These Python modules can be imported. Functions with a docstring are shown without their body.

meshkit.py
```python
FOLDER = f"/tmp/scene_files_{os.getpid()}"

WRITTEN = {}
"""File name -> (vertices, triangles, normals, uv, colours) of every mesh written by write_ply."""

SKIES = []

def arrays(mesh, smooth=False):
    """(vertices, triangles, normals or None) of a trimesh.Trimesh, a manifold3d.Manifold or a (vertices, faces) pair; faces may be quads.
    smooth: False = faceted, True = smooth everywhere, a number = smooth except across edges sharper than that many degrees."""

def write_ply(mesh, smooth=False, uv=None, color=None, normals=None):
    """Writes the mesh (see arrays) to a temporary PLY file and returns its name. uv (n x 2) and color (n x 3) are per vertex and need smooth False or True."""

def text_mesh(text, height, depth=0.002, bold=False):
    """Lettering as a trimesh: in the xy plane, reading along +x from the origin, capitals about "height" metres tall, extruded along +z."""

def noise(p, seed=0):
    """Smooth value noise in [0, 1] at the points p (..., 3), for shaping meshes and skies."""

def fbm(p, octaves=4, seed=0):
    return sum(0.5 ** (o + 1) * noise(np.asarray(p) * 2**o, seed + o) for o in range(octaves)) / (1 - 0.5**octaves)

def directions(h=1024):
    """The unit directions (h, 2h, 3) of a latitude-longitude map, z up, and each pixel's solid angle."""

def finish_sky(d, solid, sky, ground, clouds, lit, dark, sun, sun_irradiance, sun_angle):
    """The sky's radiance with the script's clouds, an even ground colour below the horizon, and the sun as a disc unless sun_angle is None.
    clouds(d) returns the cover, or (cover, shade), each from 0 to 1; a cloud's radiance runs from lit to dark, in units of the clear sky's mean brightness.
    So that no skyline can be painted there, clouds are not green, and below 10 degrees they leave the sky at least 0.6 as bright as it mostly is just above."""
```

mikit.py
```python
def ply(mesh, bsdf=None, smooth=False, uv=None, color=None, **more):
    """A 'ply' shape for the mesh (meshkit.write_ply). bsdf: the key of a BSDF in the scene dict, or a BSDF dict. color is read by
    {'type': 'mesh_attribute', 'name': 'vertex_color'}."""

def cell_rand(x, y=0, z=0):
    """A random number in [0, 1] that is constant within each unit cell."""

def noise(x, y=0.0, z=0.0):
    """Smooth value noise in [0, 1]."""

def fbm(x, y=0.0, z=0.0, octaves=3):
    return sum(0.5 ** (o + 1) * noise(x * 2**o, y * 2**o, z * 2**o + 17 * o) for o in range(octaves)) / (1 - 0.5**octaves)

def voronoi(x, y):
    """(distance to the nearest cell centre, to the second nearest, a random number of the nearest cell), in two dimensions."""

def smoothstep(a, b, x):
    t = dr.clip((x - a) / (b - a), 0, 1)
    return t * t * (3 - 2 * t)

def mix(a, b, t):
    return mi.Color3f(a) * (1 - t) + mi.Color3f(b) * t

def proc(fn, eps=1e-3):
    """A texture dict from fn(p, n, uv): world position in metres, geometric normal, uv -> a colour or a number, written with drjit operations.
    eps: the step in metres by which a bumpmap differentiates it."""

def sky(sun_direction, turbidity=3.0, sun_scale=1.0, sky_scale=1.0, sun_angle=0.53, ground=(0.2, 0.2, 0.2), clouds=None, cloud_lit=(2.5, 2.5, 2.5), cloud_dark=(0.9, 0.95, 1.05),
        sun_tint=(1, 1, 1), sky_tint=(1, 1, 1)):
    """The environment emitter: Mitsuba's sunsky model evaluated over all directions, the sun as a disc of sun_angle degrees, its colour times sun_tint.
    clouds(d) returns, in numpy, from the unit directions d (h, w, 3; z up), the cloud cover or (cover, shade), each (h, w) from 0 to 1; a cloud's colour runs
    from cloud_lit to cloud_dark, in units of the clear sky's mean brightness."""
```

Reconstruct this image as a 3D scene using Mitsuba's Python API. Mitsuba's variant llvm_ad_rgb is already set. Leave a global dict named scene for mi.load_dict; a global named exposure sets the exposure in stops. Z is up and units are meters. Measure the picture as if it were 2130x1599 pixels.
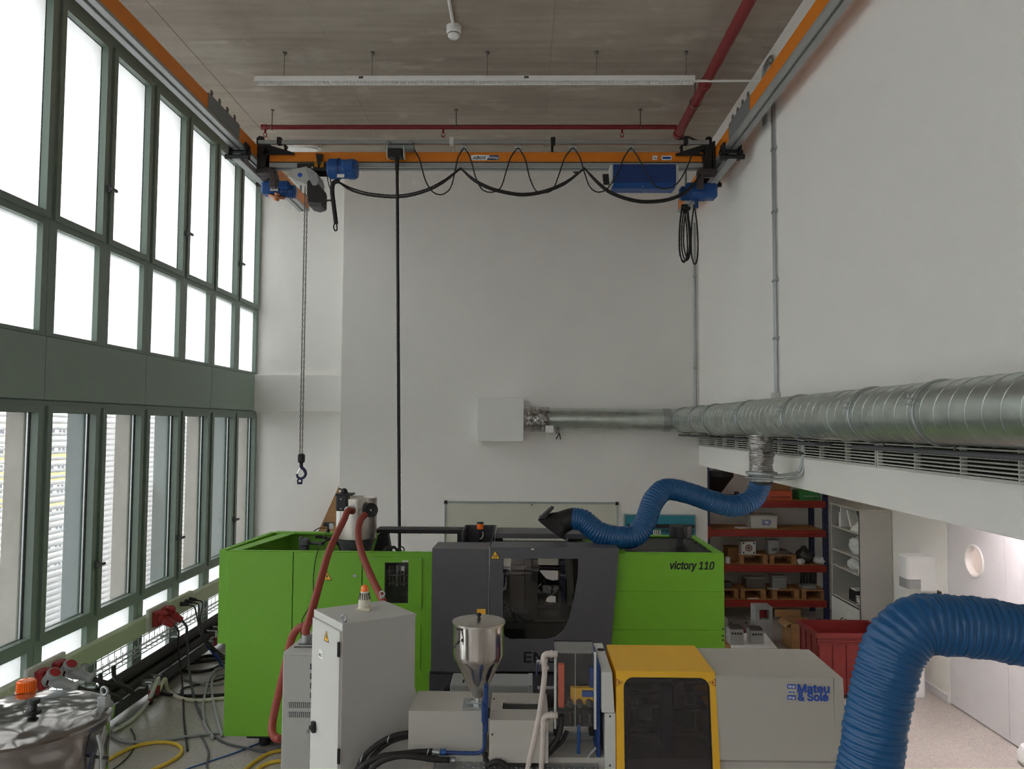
import math, random
import numpy as np
import trimesh, shapely
from shapely.geometry import Polygon, Point, box as sbox
import mitsuba as mi, drjit as dr
import mikit, meshkit
from mikit import proc, noise, fbm, voronoi, cell_rand, smoothstep, mix

scene, labels = {}, {}
rng = random.Random(7)
nrg = np.random.default_rng(7)

# ------------------------------------------------------------------ camera, sky, lamps, exposure
F, CX, CY = 1600.0, 1065.0, 799.5            # focal length and centre in pixels of the 2130x1599 frame
CAM = np.array([0, 0, 3.05])
_a = np.array([(1090 - CX) / F, (883 - CY) / F, 1.0]); _a /= np.linalg.norm(_a)
_u = np.array([.005, -1.0, 0]); _u -= _a * (_u @ _a); _u /= np.linalg.norm(_u)
RW = np.stack([np.cross(_a, _u), _a, _u])    # camera axes (right, down, forward) -> world
_m = np.eye(4); _m[:3, 0] = -RW[:, 0]; _m[:3, 1] = -RW[:, 1]; _m[:3, 2] = RW[:, 2]; _m[:3, 3] = CAM
scene['camera'] = {'type': 'perspective', 'fov': 2 * math.degrees(math.atan(CX / F)), 'fov_axis': 'x', 'near_clip': .05, 'far_clip': 1000,
                   'to_world': mi.ScalarTransform4f(_m.tolist())}
exposure = 3.85

def overcast(d):
    n = meshkit.fbm(d * np.array([2.2, 2.2, 4.0]), 4, 3)
    return np.clip(.93 + .3 * (n - .5), 0, 1), np.clip(.25 + .9 * (n - .5), 0, 1)

SKY_LIT = 1.9
scene['sky'] = mikit.sky([-.6, -.3, .7], turbidity=6, sun_scale=0.0, sky_scale=1.0, ground=(.32, .32, .31), clouds=overcast,
                         cloud_lit=(SKY_LIT, SKY_LIT, SKY_LIT), cloud_dark=(1.3, 1.32, 1.34))

# ------------------------------------------------------------------ pixel of the photograph -> point on a real plane
def ray(px, py): return RW @ np.array([(px - CX) / F, (py - CY) / F, 1.0])
def P(px, py, Y):
    d = ray(px, py); return CAM + d * (Y / d[1])
def PX(px, py, X):
    d = ray(px, py); return CAM + d * (X / d[0])
def PZ(px, py, Z):
    d = ray(px, py); return CAM + d * ((Z - CAM[2]) / d[2])

# ------------------------------------------------------------------ materials
def lin(c):
    c = np.asarray(c, float) / 255.0
    return [float(x) for x in np.where(c <= .04045, c / 12.92, ((c + .055) / 1.055) ** 2.4)]
def mat(name, c, rough=.5, metal=0.0, spec=.5, coat=0.0, tex=None, bump=None, bscale=1.0, two=True):
    base = {'type': 'rgb', 'value': lin(c)} if tex is None else proc(tex)
    b = {'type': 'principled', 'base_color': base, 'roughness': rough, 'metallic': metal, 'specular': spec, 'clearcoat': coat}
    if bump is not None:
        b = {'type': 'bumpmap', 'arbitrary': proc(bump), 'scale': bscale, 'bsdf': b}
    scene[name] = {'type': 'twosided', 'bsdf': b} if two else b
    return name

_CON_A, _CON_B, _CON_C = lin((174, 165, 153)), lin((154, 144, 133)), lin((192, 184, 172))
def tex_concrete(p, n, uv):
    big = fbm(p.x * .9, p.y * 1.6, p.z, 4)
    streak = fbm(p.x * 1.3, p.y * 14.0, 3.0, 3)
    fine = fbm(p.x * 30, p.y * 40, p.z * 30, 2)
    t = smoothstep(.25, .75, big * .55 + streak * .35 + fine * .10)
    c = mix(_CON_B, _CON_A, t)
    return mix(c, mi.Color3f(_CON_C), smoothstep(.62, .85, fbm(p.x * 3 + 9, p.y * 5, 1.0, 3)) * .5)
_TER = lin((166, 159, 153))
def tex_floor(p, n, uv):
    f1, f2, r = voronoi(p.x * 90, p.y * 90)
    c = mi.Color3f(_TER) * (.86 + .28 * r)
    c = c * (.92 + .16 * fbm(p.x * 1.5, p.y * 1.5, 0.0, 3))
    return c
_WALL = lin((238, 236, 232))
def tex_wall(p, n, uv):
    return mi.Color3f(_WALL) * (.95 + .07 * fbm(p.x * .8, p.y * .8, p.z * .5, 3))
def bump_rough(p, n, uv):
    return fbm(p.x * 60, p.y * 60, p.z * 60, 2)
_GALV = lin((198, 206, 200))
def tex_galv(p, n, uv):
    return mi.Color3f(_GALV) * (.74 + .4 * fbm(p.x * 9, p.y * 9, p.z * 9, 3))
_FIN = lin((190, 186, 178))
def tex_fin(p, n, uv):
    return mi.Color3f(_FIN) * (.8 + .35 * fbm(p.x * 5, p.y * 3, p.z * 2.2, 4))
_CARD = lin((150, 112, 74))
def tex_card(p, n, uv):
    return mi.Color3f(_CARD) * (.85 + .25 * fbm(p.x * 6, p.y * 6, p.z * 14, 3))
_WOOD = lin((168, 122, 80))
def tex_wood(p, n, uv):
    return mi.Color3f(_WOOD) * (.7 + .5 * fbm(p.x * 3 + p.y * 2, p.y * 22, p.z * 30, 3))
def bump_foil(p, n, uv):
    return fbm(p.x * 26, p.y * 26, p.z * 60, 3)
def bump_frost(p, n, uv):
    return noise(p.x * 0, p.z * 40.0, p.y * .5)

mat('m_wall', None, .85, spec=.25, tex=tex_wall)
mat('m_concrete', None, .9, spec=.2, tex=tex_concrete)
mat('m_floor', None, .26, spec=.5, tex=tex_floor)
mat('m_frame', (112, 128, 118), .42)
mat('m_frieze', (134, 150, 140), .55)
mat('m_gasket', (26, 28, 28), .6)
mat('m_alu', (196, 198, 200), .35, .9)
mat('m_fin_beige', None, .8, tex=tex_fin)
mat('m_fin_teal', (146, 158, 158), .6)
mat('m_slat', (212, 214, 214), .45)
mat('m_white', (232, 231, 228), .45)
mat('m_bracket', (70, 60, 60), .5)
mat('m_board', (206, 206, 192), .25, coat=.3)
mat('m_white_gloss', (236, 236, 236), .2, coat=.3)
mat('m_door', (222, 219, 222), .5)
mat('m_lightgrey', (200, 200, 194), .45)
mat('m_cabinet', (172, 171, 166), .4)
mat('m_midgrey', (150, 152, 152), .45)
mat('m_boxgrey', (178, 174, 166), .5)
mat('m_darkgrey', (74, 76, 78), .5)
mat('m_char', (82, 81, 86), .45)
mat('m_char_edge', (60, 59, 64), .5)
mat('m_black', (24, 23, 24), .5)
mat('m_rubber', (30, 27, 26), .6)
mat('m_green', (108, 168, 38), .42)
mat('m_green_in', (112, 168, 52), .6)
mat('m_orange', (218, 124, 26), .4)
mat('m_crane_plate', (124, 130, 130), .45, .2)
mat('m_rail_steel', (164, 166, 166), .38, .4)
mat('m_galv', None, .34, .85, tex=tex_galv)
mat('m_galv_flat', (170, 174, 174), .4, .8)
mat('m_inox', (206, 200, 194), .16, 1.0)
mat('m_inox_lid', (196, 190, 182), .30, 1.0)
def bump_dents(p, n, uv):
    return fbm(p.x * 5, p.y * 5, p.z * 5, 3)
mat('m_inox_dull', (150, 145, 142), .13, 1.0, bump=bump_dents, bscale=.03)
mat('m_chrome', (220, 220, 220), .12, 1.0)
mat('m_foil', (214, 212, 210), .20, 1.0)
mat('m_blue', (32, 78, 142), .4)
mat('m_blue_dark', (20, 54, 112), .45)
mat('m_hose_blue', (17, 76, 124), .34, coat=.2)
mat('m_red_pipe', (126, 34, 38), .42)
mat('m_red_rack', (150, 44, 34), .5)
mat('m_red', (150, 34, 38), .5)
mat('m_red_crate', (112, 30, 28), .5)
mat('m_redhose', (140, 58, 44), .5)
mat('m_yellow', (232, 178, 48), .45)
mat('m_yellow_hose', (214, 178, 60), .5)
mat('m_warn', (238, 182, 60), .5)
mat('m_beige', (208, 202, 184), .5)
mat('m_trunking', (192, 200, 172), .5)
mat('m_brass', (196, 140, 54), .35, .9)
mat('m_copper', (196, 130, 96), .4, .6)
mat('m_card', None, .85, tex=tex_card)
mat('m_wood', None, .7, tex=tex_wood)
mat('m_paper', (230, 228, 222), .7)
mat('m_teal', (36, 132, 150), .5)
mat('m_steel', (120, 114, 110), .36, .75)
mat('m_steel_dark', (84, 80, 78), .42, .6)
mat('m_plastic_clear_box', (206, 204, 198), .35)
mat('m_pvc', (196, 184, 178), .4)
mat('m_navy', (34, 38, 78), .45)
mat('m_bag', (214, 214, 212), .3)
mat('m_building', (226, 220, 208), .8)
mat('m_building_win', (120, 124, 130), .3)
mat('m_building_yellow', (236, 206, 140), .8)
mat('m_asphalt', (120, 120, 118), .9)
mat('m_logo_blue', (34, 74, 170), .5)
mat('m_green_box', (60, 140, 72), .5)
mat('m_orange_box', (204, 92, 60), .5)
scene['m_frost'] = {'type': 'principledthin', 'base_color': {'type': 'rgb', 'value': [.93, .96, .96]}, 'roughness': .6, 'diff_trans': 1.7, 'spec_trans': 0.0, 'eta': 1.3}
scene['m_glass'] = {'type': 'thindielectric', 'int_ior': 1.5}
scene['m_acrylic'] = {'type': 'thindielectric', 'int_ior': 1.49}
scene['m_tint'] = {'type': 'thindielectric', 'int_ior': 1.5, 'specular_transmittance': {'type': 'rgb', 'value': [.84, .82, .83]}}
scene['m_tint_dark'] = {'type': 'thindielectric', 'int_ior': 1.5, 'specular_transmittance': {'type': 'rgb', 'value': [.50, .48, .52]}}
scene['m_amber'] = {'type': 'twosided', 'bsdf': {'type': 'principled', 'base_color': {'type': 'rgb', 'value': lin((250, 116, 24))}, 'roughness': .15, 'specular': .6, 'clearcoat': .6}}

# ------------------------------------------------------------------ scene entries
def key_free(k):
    if k not in labels and k not in scene and not any(s.startswith(k + '__') for s in scene): return k
    i = 1
    while f'{k}_{i:03d}' in labels or f'{k}_{i:03d}' in scene: i += 1
    return f'{k}_{i:03d}'
_cnt = {}
def numbered(base):
    i = _cnt.get(base, -1) + 1; _cnt[base] = i
    return base if i == 0 else f'{base}_{i:03d}'
def thing(name, label, cat, group=None):
    k = numbered(name)
    labels[k] = {'label': label, 'category': cat}
    if group: labels[k]['group'] = group
    return k
def struct(name, label=None, cat=None):
    labels[name] = {'kind': 'structure'}
    if label: labels[name]['label'] = label
    if cat: labels[name]['category'] = cat
    return name
def put(k, mesh, m, smooth=False, **more):
    scene[k] = mesh_dict(mesh, m, smooth) if not isinstance(mesh, dict) else mesh
    return k
K = 1.255                                    # the hall was measured in units of 1.255 m; the machines in metres
SC = [1.0]
FZ = CAM[2] * (1 - 1 / K)                    # the floor in hall units
def mesh_dict(mesh, m, smooth=False, **more):
    if SC[0] != 1.0:
        mesh = mesh.copy(); mesh.vertices = CAM + (np.asarray(mesh.vertices) - CAM) * SC[0]
    return mikit.ply(mesh, m, smooth=smooth, **more)
def part(parent, name, mesh, m=None, smooth=False, label=None, kind=None):
    k = numbered(parent + '__' + name)
    put(k, mesh, m, smooth)
    if label or kind:
        labels[k] = {}
        if label: labels[k]['label'] = label
        if kind: labels[k]['kind'] = kind
    return k
def single(name, label, cat, mesh, m, smooth=False, group=None, kind=None):
    k = thing(name, label, cat, group)
    if kind: labels[k]['kind'] = kind
    return put(k, mesh, m, smooth)
def moved(d, x=0, y=0, z=0):
    return {**d, 'to_world': mi.ScalarTransform4f().translate([float(x) * SC[0], float(y) * SC[0], float(z) * SC[0]])}

# ------------------------------------------------------------------ mesh makers
def _chamfer_topology():
    pts = []
    for s in np.ndindex(2, 2, 2):
        sg = np.array(s) * 2.0 - 1
        for ax in range(3):
            v = sg * .8; v[ax] = sg[ax]; pts.append(v)
    h = trimesh.convex.convex_hull(np.array(pts))
    idx = [int(np.argmin(np.linalg.norm(np.array(pts) - v, axis=1))) for v in h.vertices]
    return np.array(idx)[h.faces]
_CF = _chamfer_topology()
_CS = np.array([np.array(s) * 2.0 - 1 for s in np.ndindex(2, 2, 2) for ax in range(3)])
_CA = np.array([np.eye(3)[ax] for s in np.ndindex(2, 2, 2) for ax in range(3)])
def box(x0, x1, y0, y1, z0, z1, b=.004):
    lo, hi = np.minimum([x0, y0, z0], [x1, y1, z1]), np.maximum([x0, y0, z0], [x1, y1, z1])
    h = (hi - lo) / 2
    b = min(b, h.min() * .45)
    return trimesh.Trimesh((lo + hi) / 2 + _CS * (h - b * (1 - _CA)), _CF.copy(), process=False)
def cbox(c, sx, sy, sz, b=.004):
    return box(c[0] - sx / 2, c[0] + sx / 2, c[1] - sy / 2, c[1] + sy / 2, c[2] - sz / 2, c[2] + sz / 2, b)
def cat(*ms):
    out = []
    for m in ms: out += list(m) if isinstance(m, (list, tuple)) else [m]
    return trimesh.util.concatenate(out)
def rot(m, deg, axis=(0, 0, 1), about=None):
    m = m.copy()
    m.apply_transform(trimesh.transformations.rotation_matrix(math.radians(deg), axis, m.bounds.mean(0) if about is None else about))
    return m
def shift(m, x=0, y=0, z=0):
    m = m.copy(); m.apply_translation([x, y, z]); return m
def hexa(b4, t4):
    """Convex solid from corner points."""
    return trimesh.convex.convex_hull(np.array(list(b4) + list(t4), float))
def spline(pts, step=.03):
    pts = np.asarray(pts, float)
    if len(pts) < 3:
        n = max(2, int(np.linalg.norm(pts[1] - pts[0]) / step)); t = np.linspace(0, 1, n)[:, None]
        return pts[0] * (1 - t) + pts[1] * t
    e = np.vstack([2 * pts[0] - pts[1], pts, 2 * pts[-1] - pts[-2]])
    out = []
    for i in range(1, len(e) - 2):
        p0, p1, p2, p3 = e[i - 1:i + 3]
        n = max(2, int(np.linalg.norm(p2 - p1) / step))
        # centripetal-like tension keeps long-short joints from looping
        l0, l1, l2 = (max(np.linalg.norm(a - b), 1e-6) for a, b in ((p1, p0), (p2, p1), (p3, p2)))
        m1 = (p2 - p0) / (l0 + l1) * l1; m2 = (p3 - p1) / (l1 + l2) * l1
        t = np.linspace(0, 1, n, endpoint=False)[:, None]
        out.append((2*t**3 - 3*t**2 + 1) * p1 + (t**3 - 2*t**2 + t) * m1 + (-2*t**3 + 3*t**2) * p2 + (t**3 - t**2) * m2)
    return np.vstack(out + [pts[-1:]])
def sweep(path, r, n=10, caps=True, closed=False):
    """Round tube along a polyline; r a number or one per point."""
    path = np.asarray(path, float); N = len(path)
    r = np.broadcast_to(np.asarray(r, float), N)
    if closed: tan = np.roll(path, -1, 0) - np.roll(path, 1, 0)
    else: tan = np.gradient(path, axis=0)
    tan /= np.maximum(np.linalg.norm(tan, axis=1, keepdims=True), 1e-9)
    ref = np.array([0, 0, 1.0]) if abs(tan[0][2]) < .9 else np.array([1.0, 0, 0])
    u = np.cross(tan[0], ref); u /= np.linalg.norm(u)
    ang = np.arange(n) * 2 * math.pi / n
    V = []
    for i in range(N):
        u = u - tan[i] * (u @ tan[i]); u /= np.linalg.norm(u)
        w = np.cross(tan[i], u)
        V.append(path[i] + r[i] * (np.cos(ang)[:, None] * u + np.sin(ang)[:, None] * w))
    V = np.vstack(V); i = np.arange(N if closed else N - 1); k = np.arange(n)
    a = (i[:, None] * n + k).ravel(); b = (i[:, None] * n + (k + 1) % n).ravel()
    nx = ((i + 1) % N)
    c = (nx[:, None] * n + k).ravel(); d = (nx[:, None] * n + (k + 1) % n).ravel()
    Fc = np.vstack([np.stack([a, b, d], 1), np.stack([a, d, c], 1)])
    if caps and not closed:
        V = np.vstack([V, path[:1], path[-1:]]); c0, c1 = N * n, N * n + 1
        Fc = np.vstack([Fc, np.stack([k * 0 + c0, (k + 1) % n, k], 1), np.stack([k * 0 + c1, (N - 1) * n + k, (N - 1) * n + (k + 1) % n], 1)])
    return trimesh.Trimesh(V, Fc, process=False)
def tube(pts, r, n=10, step=.03): return sweep(spline(pts, step), r, n)
def rod(p0, p1, r, n=14, b=None):
    p0, p1 = np.asarray(p0, float), np.asarray(p1, float)
    L = np.linalg.norm(p1 - p0); d = (p1 - p0) / L
    b = min(r * .15, L * .2) if b is None else b
    return sweep(np.array([p0, p0 + d * b, p1 - d * b, p1]), [r - b, r, r, r - b], n)
def lathe(prof, c=(0, 0, 0), axis=(0, 0, 1), n=32):
    """Revolved profile of (radius, height) about an axis through c."""
    prof = np.asarray(prof, float); ax = np.asarray(axis, float); ax /= np.linalg.norm(ax)
    ref = np.array([0, 0, 1.0]) if abs(ax[2]) < .9 else np.array([1.0, 0, 0])
    u = np.cross(ax, ref); u /= np.linalg.norm(u); w = np.cross(ax, u)
    ang = np.arange(n) * 2 * math.pi / n
    ring = np.cos(ang)[:, None] * u + np.sin(ang)[:, None] * w
    V = np.vstack([np.asarray(c, float) + ax * h + ring * max(r, 1e-5) for r, h in prof])
    i, k = np.arange(len(prof) - 1), np.arange(n)
    a = (i[:, None] * n + k).ravel(); b = (i[:, None] * n + (k + 1) % n).ravel()
    return trimesh.Trimesh(V, np.vstack([np.stack([a, b, b + n], 1), np.stack([a, b + n, a + n], 1)]), process=False)
def hoop(c, R, r, axis=(0, 0, 1), n=28, m=8):
    ang = np.arange(n) * 2 * math.pi / n
    ax = np.asarray(axis, float); ax /= np.linalg.norm(ax)
    ref = np.array([0, 0, 1.0]) if abs(ax[2]) < .9 else np.array([1.0, 0, 0])
    u = np.cross(ax, ref); u /= np.linalg.norm(u); w = np.cross(ax, u)
    return sweep(np.asarray(c, float) + R * (np.cos(ang)[:, None] * u + np.sin(ang)[:, None] * w), r, m, closed=True)
def extr(poly, depth, o=(0, 0, 0), U=(1, 0, 0), V=(0, 0, 1)):
    """Prism: 2-D outline (u, v) laid at o along U, V and given thickness against U x V's direction reversed (towards the viewer for U=x, V=z: -y is the front)."""
    U, V, o = (np.asarray(q, float) for q in (U, V, o))
    W = np.cross(U, V)
    ms = []
    for g in getattr(poly, 'geoms', [poly]):
        m = trimesh.creation.extrude_polygon(g, depth, engine='earcut')
        q = m.vertices
        m.vertices = o + q[:, :1] * U + q[:, 1:2] * V + (q[:, 2:3] - depth) * W
        ms.append(m)
    m = cat(ms)
    return m
def rrect(x0, z0, x1, z1, r=.02):
    x0, x1, z0, z1 = min(x0, x1), max(x0, x1), min(z0, z1), max(z0, z1)
    return sbox(x0 + r, z0 + r, x1 - r, z1 - r).buffer(r, quad_segs=6)
def front(poly, y, depth):
    """Plate in the x-z plane, front face at y, thickness going to +y."""
    m = extr(poly, depth, (0, 0, 0))          # occupies W=(x cross z) = -y
    m.vertices[:, 1] -= m.vertices[:, 1].max(); m.vertices[:, 1] += y + depth
    return m
def side(poly, x, depth):
    """Plate in the y-z plane (outline given as (y, z)), occupying x..x+depth."""
    m = extr(poly, depth, (0, 0, 0), (0, 1, 0), (0, 0, 1))
    m.vertices[:, 0] -= m.vertices[:, 0].min(); m.vertices[:, 0] += x
    return m
def flat(poly, z, depth):
    """Plate in the x-y plane, occupying z..z+depth."""
    m = extr(poly, depth, (0, 0, 0), (1, 0, 0), (0, 1, 0))
    m.vertices[:, 2] -= m.vertices[:, 2].min(); m.vertices[:, 2] += z
    return m
def px_poly(pts, Y):
    return Polygon([(P(a, b, Y)[0], P(a, b, Y)[2]) for a, b in pts])
def px_rect(a0, b0, a1, b1, Y):
    p, q = P(a0, b0, Y), P(a1, b1, Y); return (min(p[0], q[0]), min(p[2], q[2]), max(p[0], q[0]), max(p[2], q[2]))
def text_at(s, o, U, V, height, width=None, bold=False, depth=.0015, slant=0.0):
    """Lettering lying on a face: o its lower-left corner, U along the line, V up; W = U x V points out of the face."""
    m = meshkit.text_mesh(s, height, depth, bold)
    q = m.vertices.copy()
    q[:, 0] += q[:, 1] * slant
    if width: q[:, 0] = (q[:, 0] - q[:, 0].min()) * width / np.ptp(q[:, 0])
    U, V = np.asarray(U, float), np.asarray(V, float)
    m.vertices = np.asarray(o, float) + q[:, :1] * U + q[:, 1:2] * V + q[:, 2:3] * np.cross(U, V)
    return m
def text_front(s, px0, py0, px1, py1, Y, bold=False, slant=0.0, fat=0.0):
    """Lettering on a face at depth Y that faces the camera; the box is where it stands."""
    a, b = P(px0, py1, Y), P(px1, py0, Y)
    m = meshkit.text_mesh(s, .1, .0015, bold); q = m.vertices.copy()
    q[:, 0] += q[:, 1] * slant
    q[:, 0] = a[0] + (q[:, 0] - q[:, 0].min()) * (b[0] - a[0]) / np.ptp(q[:, 0])
    q[:, 1] = a[2] + (q[:, 1] - q[:, 1].min()) * (b[2] - a[2]) / np.ptp(q[:, 1])
    m.vertices = np.stack([q[:, 0], Y - q[:, 2], q[:, 1]], 1)
    m.invert()
    if fat: m = cat(*[shift(m, dx, 0, dz) for dx in (-fat, fat) for dz in (-fat * .6, fat * .6)])
    return m

# ================================================================== the setting
SC[0] = K
XL, XR, ZC, YB, YA, YF = -3.57, 2.17, 6.38, 9.6, 10.2, -3.0     # facade, right wall, ceiling, back wall, alcove wall, wall behind the camera
XC, YR, ZR = 4.72, 13.15, 2.70                                 # corridor wall, back wall, corridor ceiling, in metres
XRM, YFM = XR * K, YF * K
struct('floor', 'speckled grey floor of the workshop and corridor', 'floor')
SC[0] = 1.0
put('floor', box(-5.2, 6.8, YFM - .2, YR + .3, -.12, 0, .0), 'm_floor')
SC[0] = K
struct('ceiling', 'bare board-marked concrete ceiling in large bays', 'ceiling')
put('ceiling', box(-4.0, XR + .3, YF - .2, YA + .2, ZC + .03, ZC + .2, 0), 'm_concrete')
xs = [-4.0, PZ(330, 30, ZC)[0], PZ(690, 100, ZC)[0], PZ(1150, 60, ZC)[0], XR + .3]
ys = [YF - .2, 1.5, 4.35, 6.95, YA + .2]
for i in range(4):
    for j in range(4):
        part('ceiling', 'panel', box(xs[i] + (.002 if i == 1 else .0006), xs[i + 1] - (.002 if i == 0 else .0006), ys[j] + .0006, ys[j + 1] - .0006, ZC, ZC + .04, .0012), 'm_concrete')
struct('wall_back', 'broad white back wall', 'wall')
put('wall_back', box(-2.3, 2.272, YB, YB + .9, FZ - .05, ZC + .03, .004), 'm_wall')
struct('wall_alcove', 'white wall of the alcove beside the windows', 'wall')
put('wall_alcove', box(-4.0, -2.2, YA, YA + .2, FZ - .05, ZC + .03, 0), 'm_wall')
struct('trim_1', 'white slab edge band crossing the alcove wall', 'band')
put('trim_1', box(XL - .02, -2.3, YA - .12, YA, 3.205, 3.69, .006), 'm_wall')
GZ0, GZ1 = 2.80, 3.01
struct('wall_right', 'tall white wall over the corridor opening', 'wall')
put('wall_right', cat(box(XR, XR + .3, YF, YB, 2.56, GZ0, .004), box(XR, XR + .3, YF, YB, GZ1, ZC + .03, .004)), 'm_wall')
SC[0] = 1.0
struct('wall_store', 'white wall behind the store shelving', 'wall')
put('wall_store', cat(box(2.5, 5.6, YR, YR + .2, 0, 3.1, 0), box(5.4, 5.6, 10.6, YR, 0, 3.1, 0)), 'm_wall')
DY = [6.66, 7.70, 8.74]                                          # corridor doors
struct('wall_corridor', 'pale corridor wall with the doors', 'wall')
put('wall_corridor', cat(box(XC, XC + .12, DY[2], 10.95, 0, 3.1, .002), box(XC, XC + .12, YFM, DY[0], 0, 3.1, .002), box(XC, XC + .12, DY[0], DY[2], 2.45, 3.1, .002)), 'm_wall')
struct('wall_beyond', 'white wall of the room behind the porthole doors', 'wall')
put('wall_beyond', cat(box(6.6, 6.7, 5.0, 10.5, 0, 3.1, 0), box(XC + .12, 6.7, 10.4, 10.5, 0, 3.1, 0), box(XC + .12, 6.7, 5.0, 5.1, 0, 3.1, 0)), 'm_wall')
struct('ceiling_beyond', 'white ceiling of the room behind the porthole doors', 'ceiling')
put('ceiling_beyond', box(XC + .1, 6.7, 5.0, 10.5, 3.1, 3.2, 0), 'm_wall')
for i, (a, b) in enumerate(((DY[1], DY[2]), (DY[0], DY[1]))):
    nm = struct(f'door_{i + 1}', ['pale door leaf with a round porthole, next to the paper dispenser', 'second pale porthole door leaf at the edge of the view'][i], 'door')
    cy, cz = (a + b) / 2, 1.65
    part(nm, 'leaf', side(sbox(a + .004, .012, b - .004, 2.445).difference(Point(cy, cz).buffer(.16, quad_segs=12)), XC + .005, .05), 'm_door')
    part(nm, 'porthole_ring', cat(lathe([(.145, .06), (.145, .0), (.15, -.012), (.165, -.014), (.172, -.006), (.172, .0)], (XC + .005, cy, cz), (1, 0, 0), 40)), 'm_white', 30)
    part(nm, 'pane', trimesh.creation.cylinder(.15, .004, 32, transform=trimesh.transformations.translation_matrix((XC + .035, cy, cz)) @ trimesh.transformations.rotation_matrix(math.pi / 2, (0, 1, 0))), 'm_glass')
struct('trim_2', 'thin white rail on the wall beyond the porthole', 'trim')
put('trim_2', box(6.57, 6.6, 5.1, 10.4, 1.30, 1.36, .004), 'm_door')
def ceiling_lamp(name, label, x0, x1, y0, y1, z, rad):
    k = thing(name, label, 'ceiling light')
    part(k, 'frame', flat(sbox(x0 - .03, y0 - .03, x1 + .03, y1 + .03).difference(sbox(x0, y0, x1, y1)), z - .05, .05), 'm_white')
    d = trimesh.Trimesh([[x0, y0, z - .03], [x0, y1, z - .03], [x1, y1, z - .03], [x1, y0, z - .03]], [[0, 1, 2], [0, 2, 3]], process=False)
    kk = part(k, 'diffuser', d, 'm_white')
    scene[kk] = {**scene[kk], 'emitter': {'type': 'area', 'radiance': {'type': 'rgb', 'value': rad}}}
CORR = [3.1, 2.75, 2.8]
ceiling_lamp('corridor_lamp', 'long louvred ceiling lamp of the corridor, hidden by the white beam', 3.95, 4.2, 6.1, 7.7, ZR, CORR)
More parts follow.
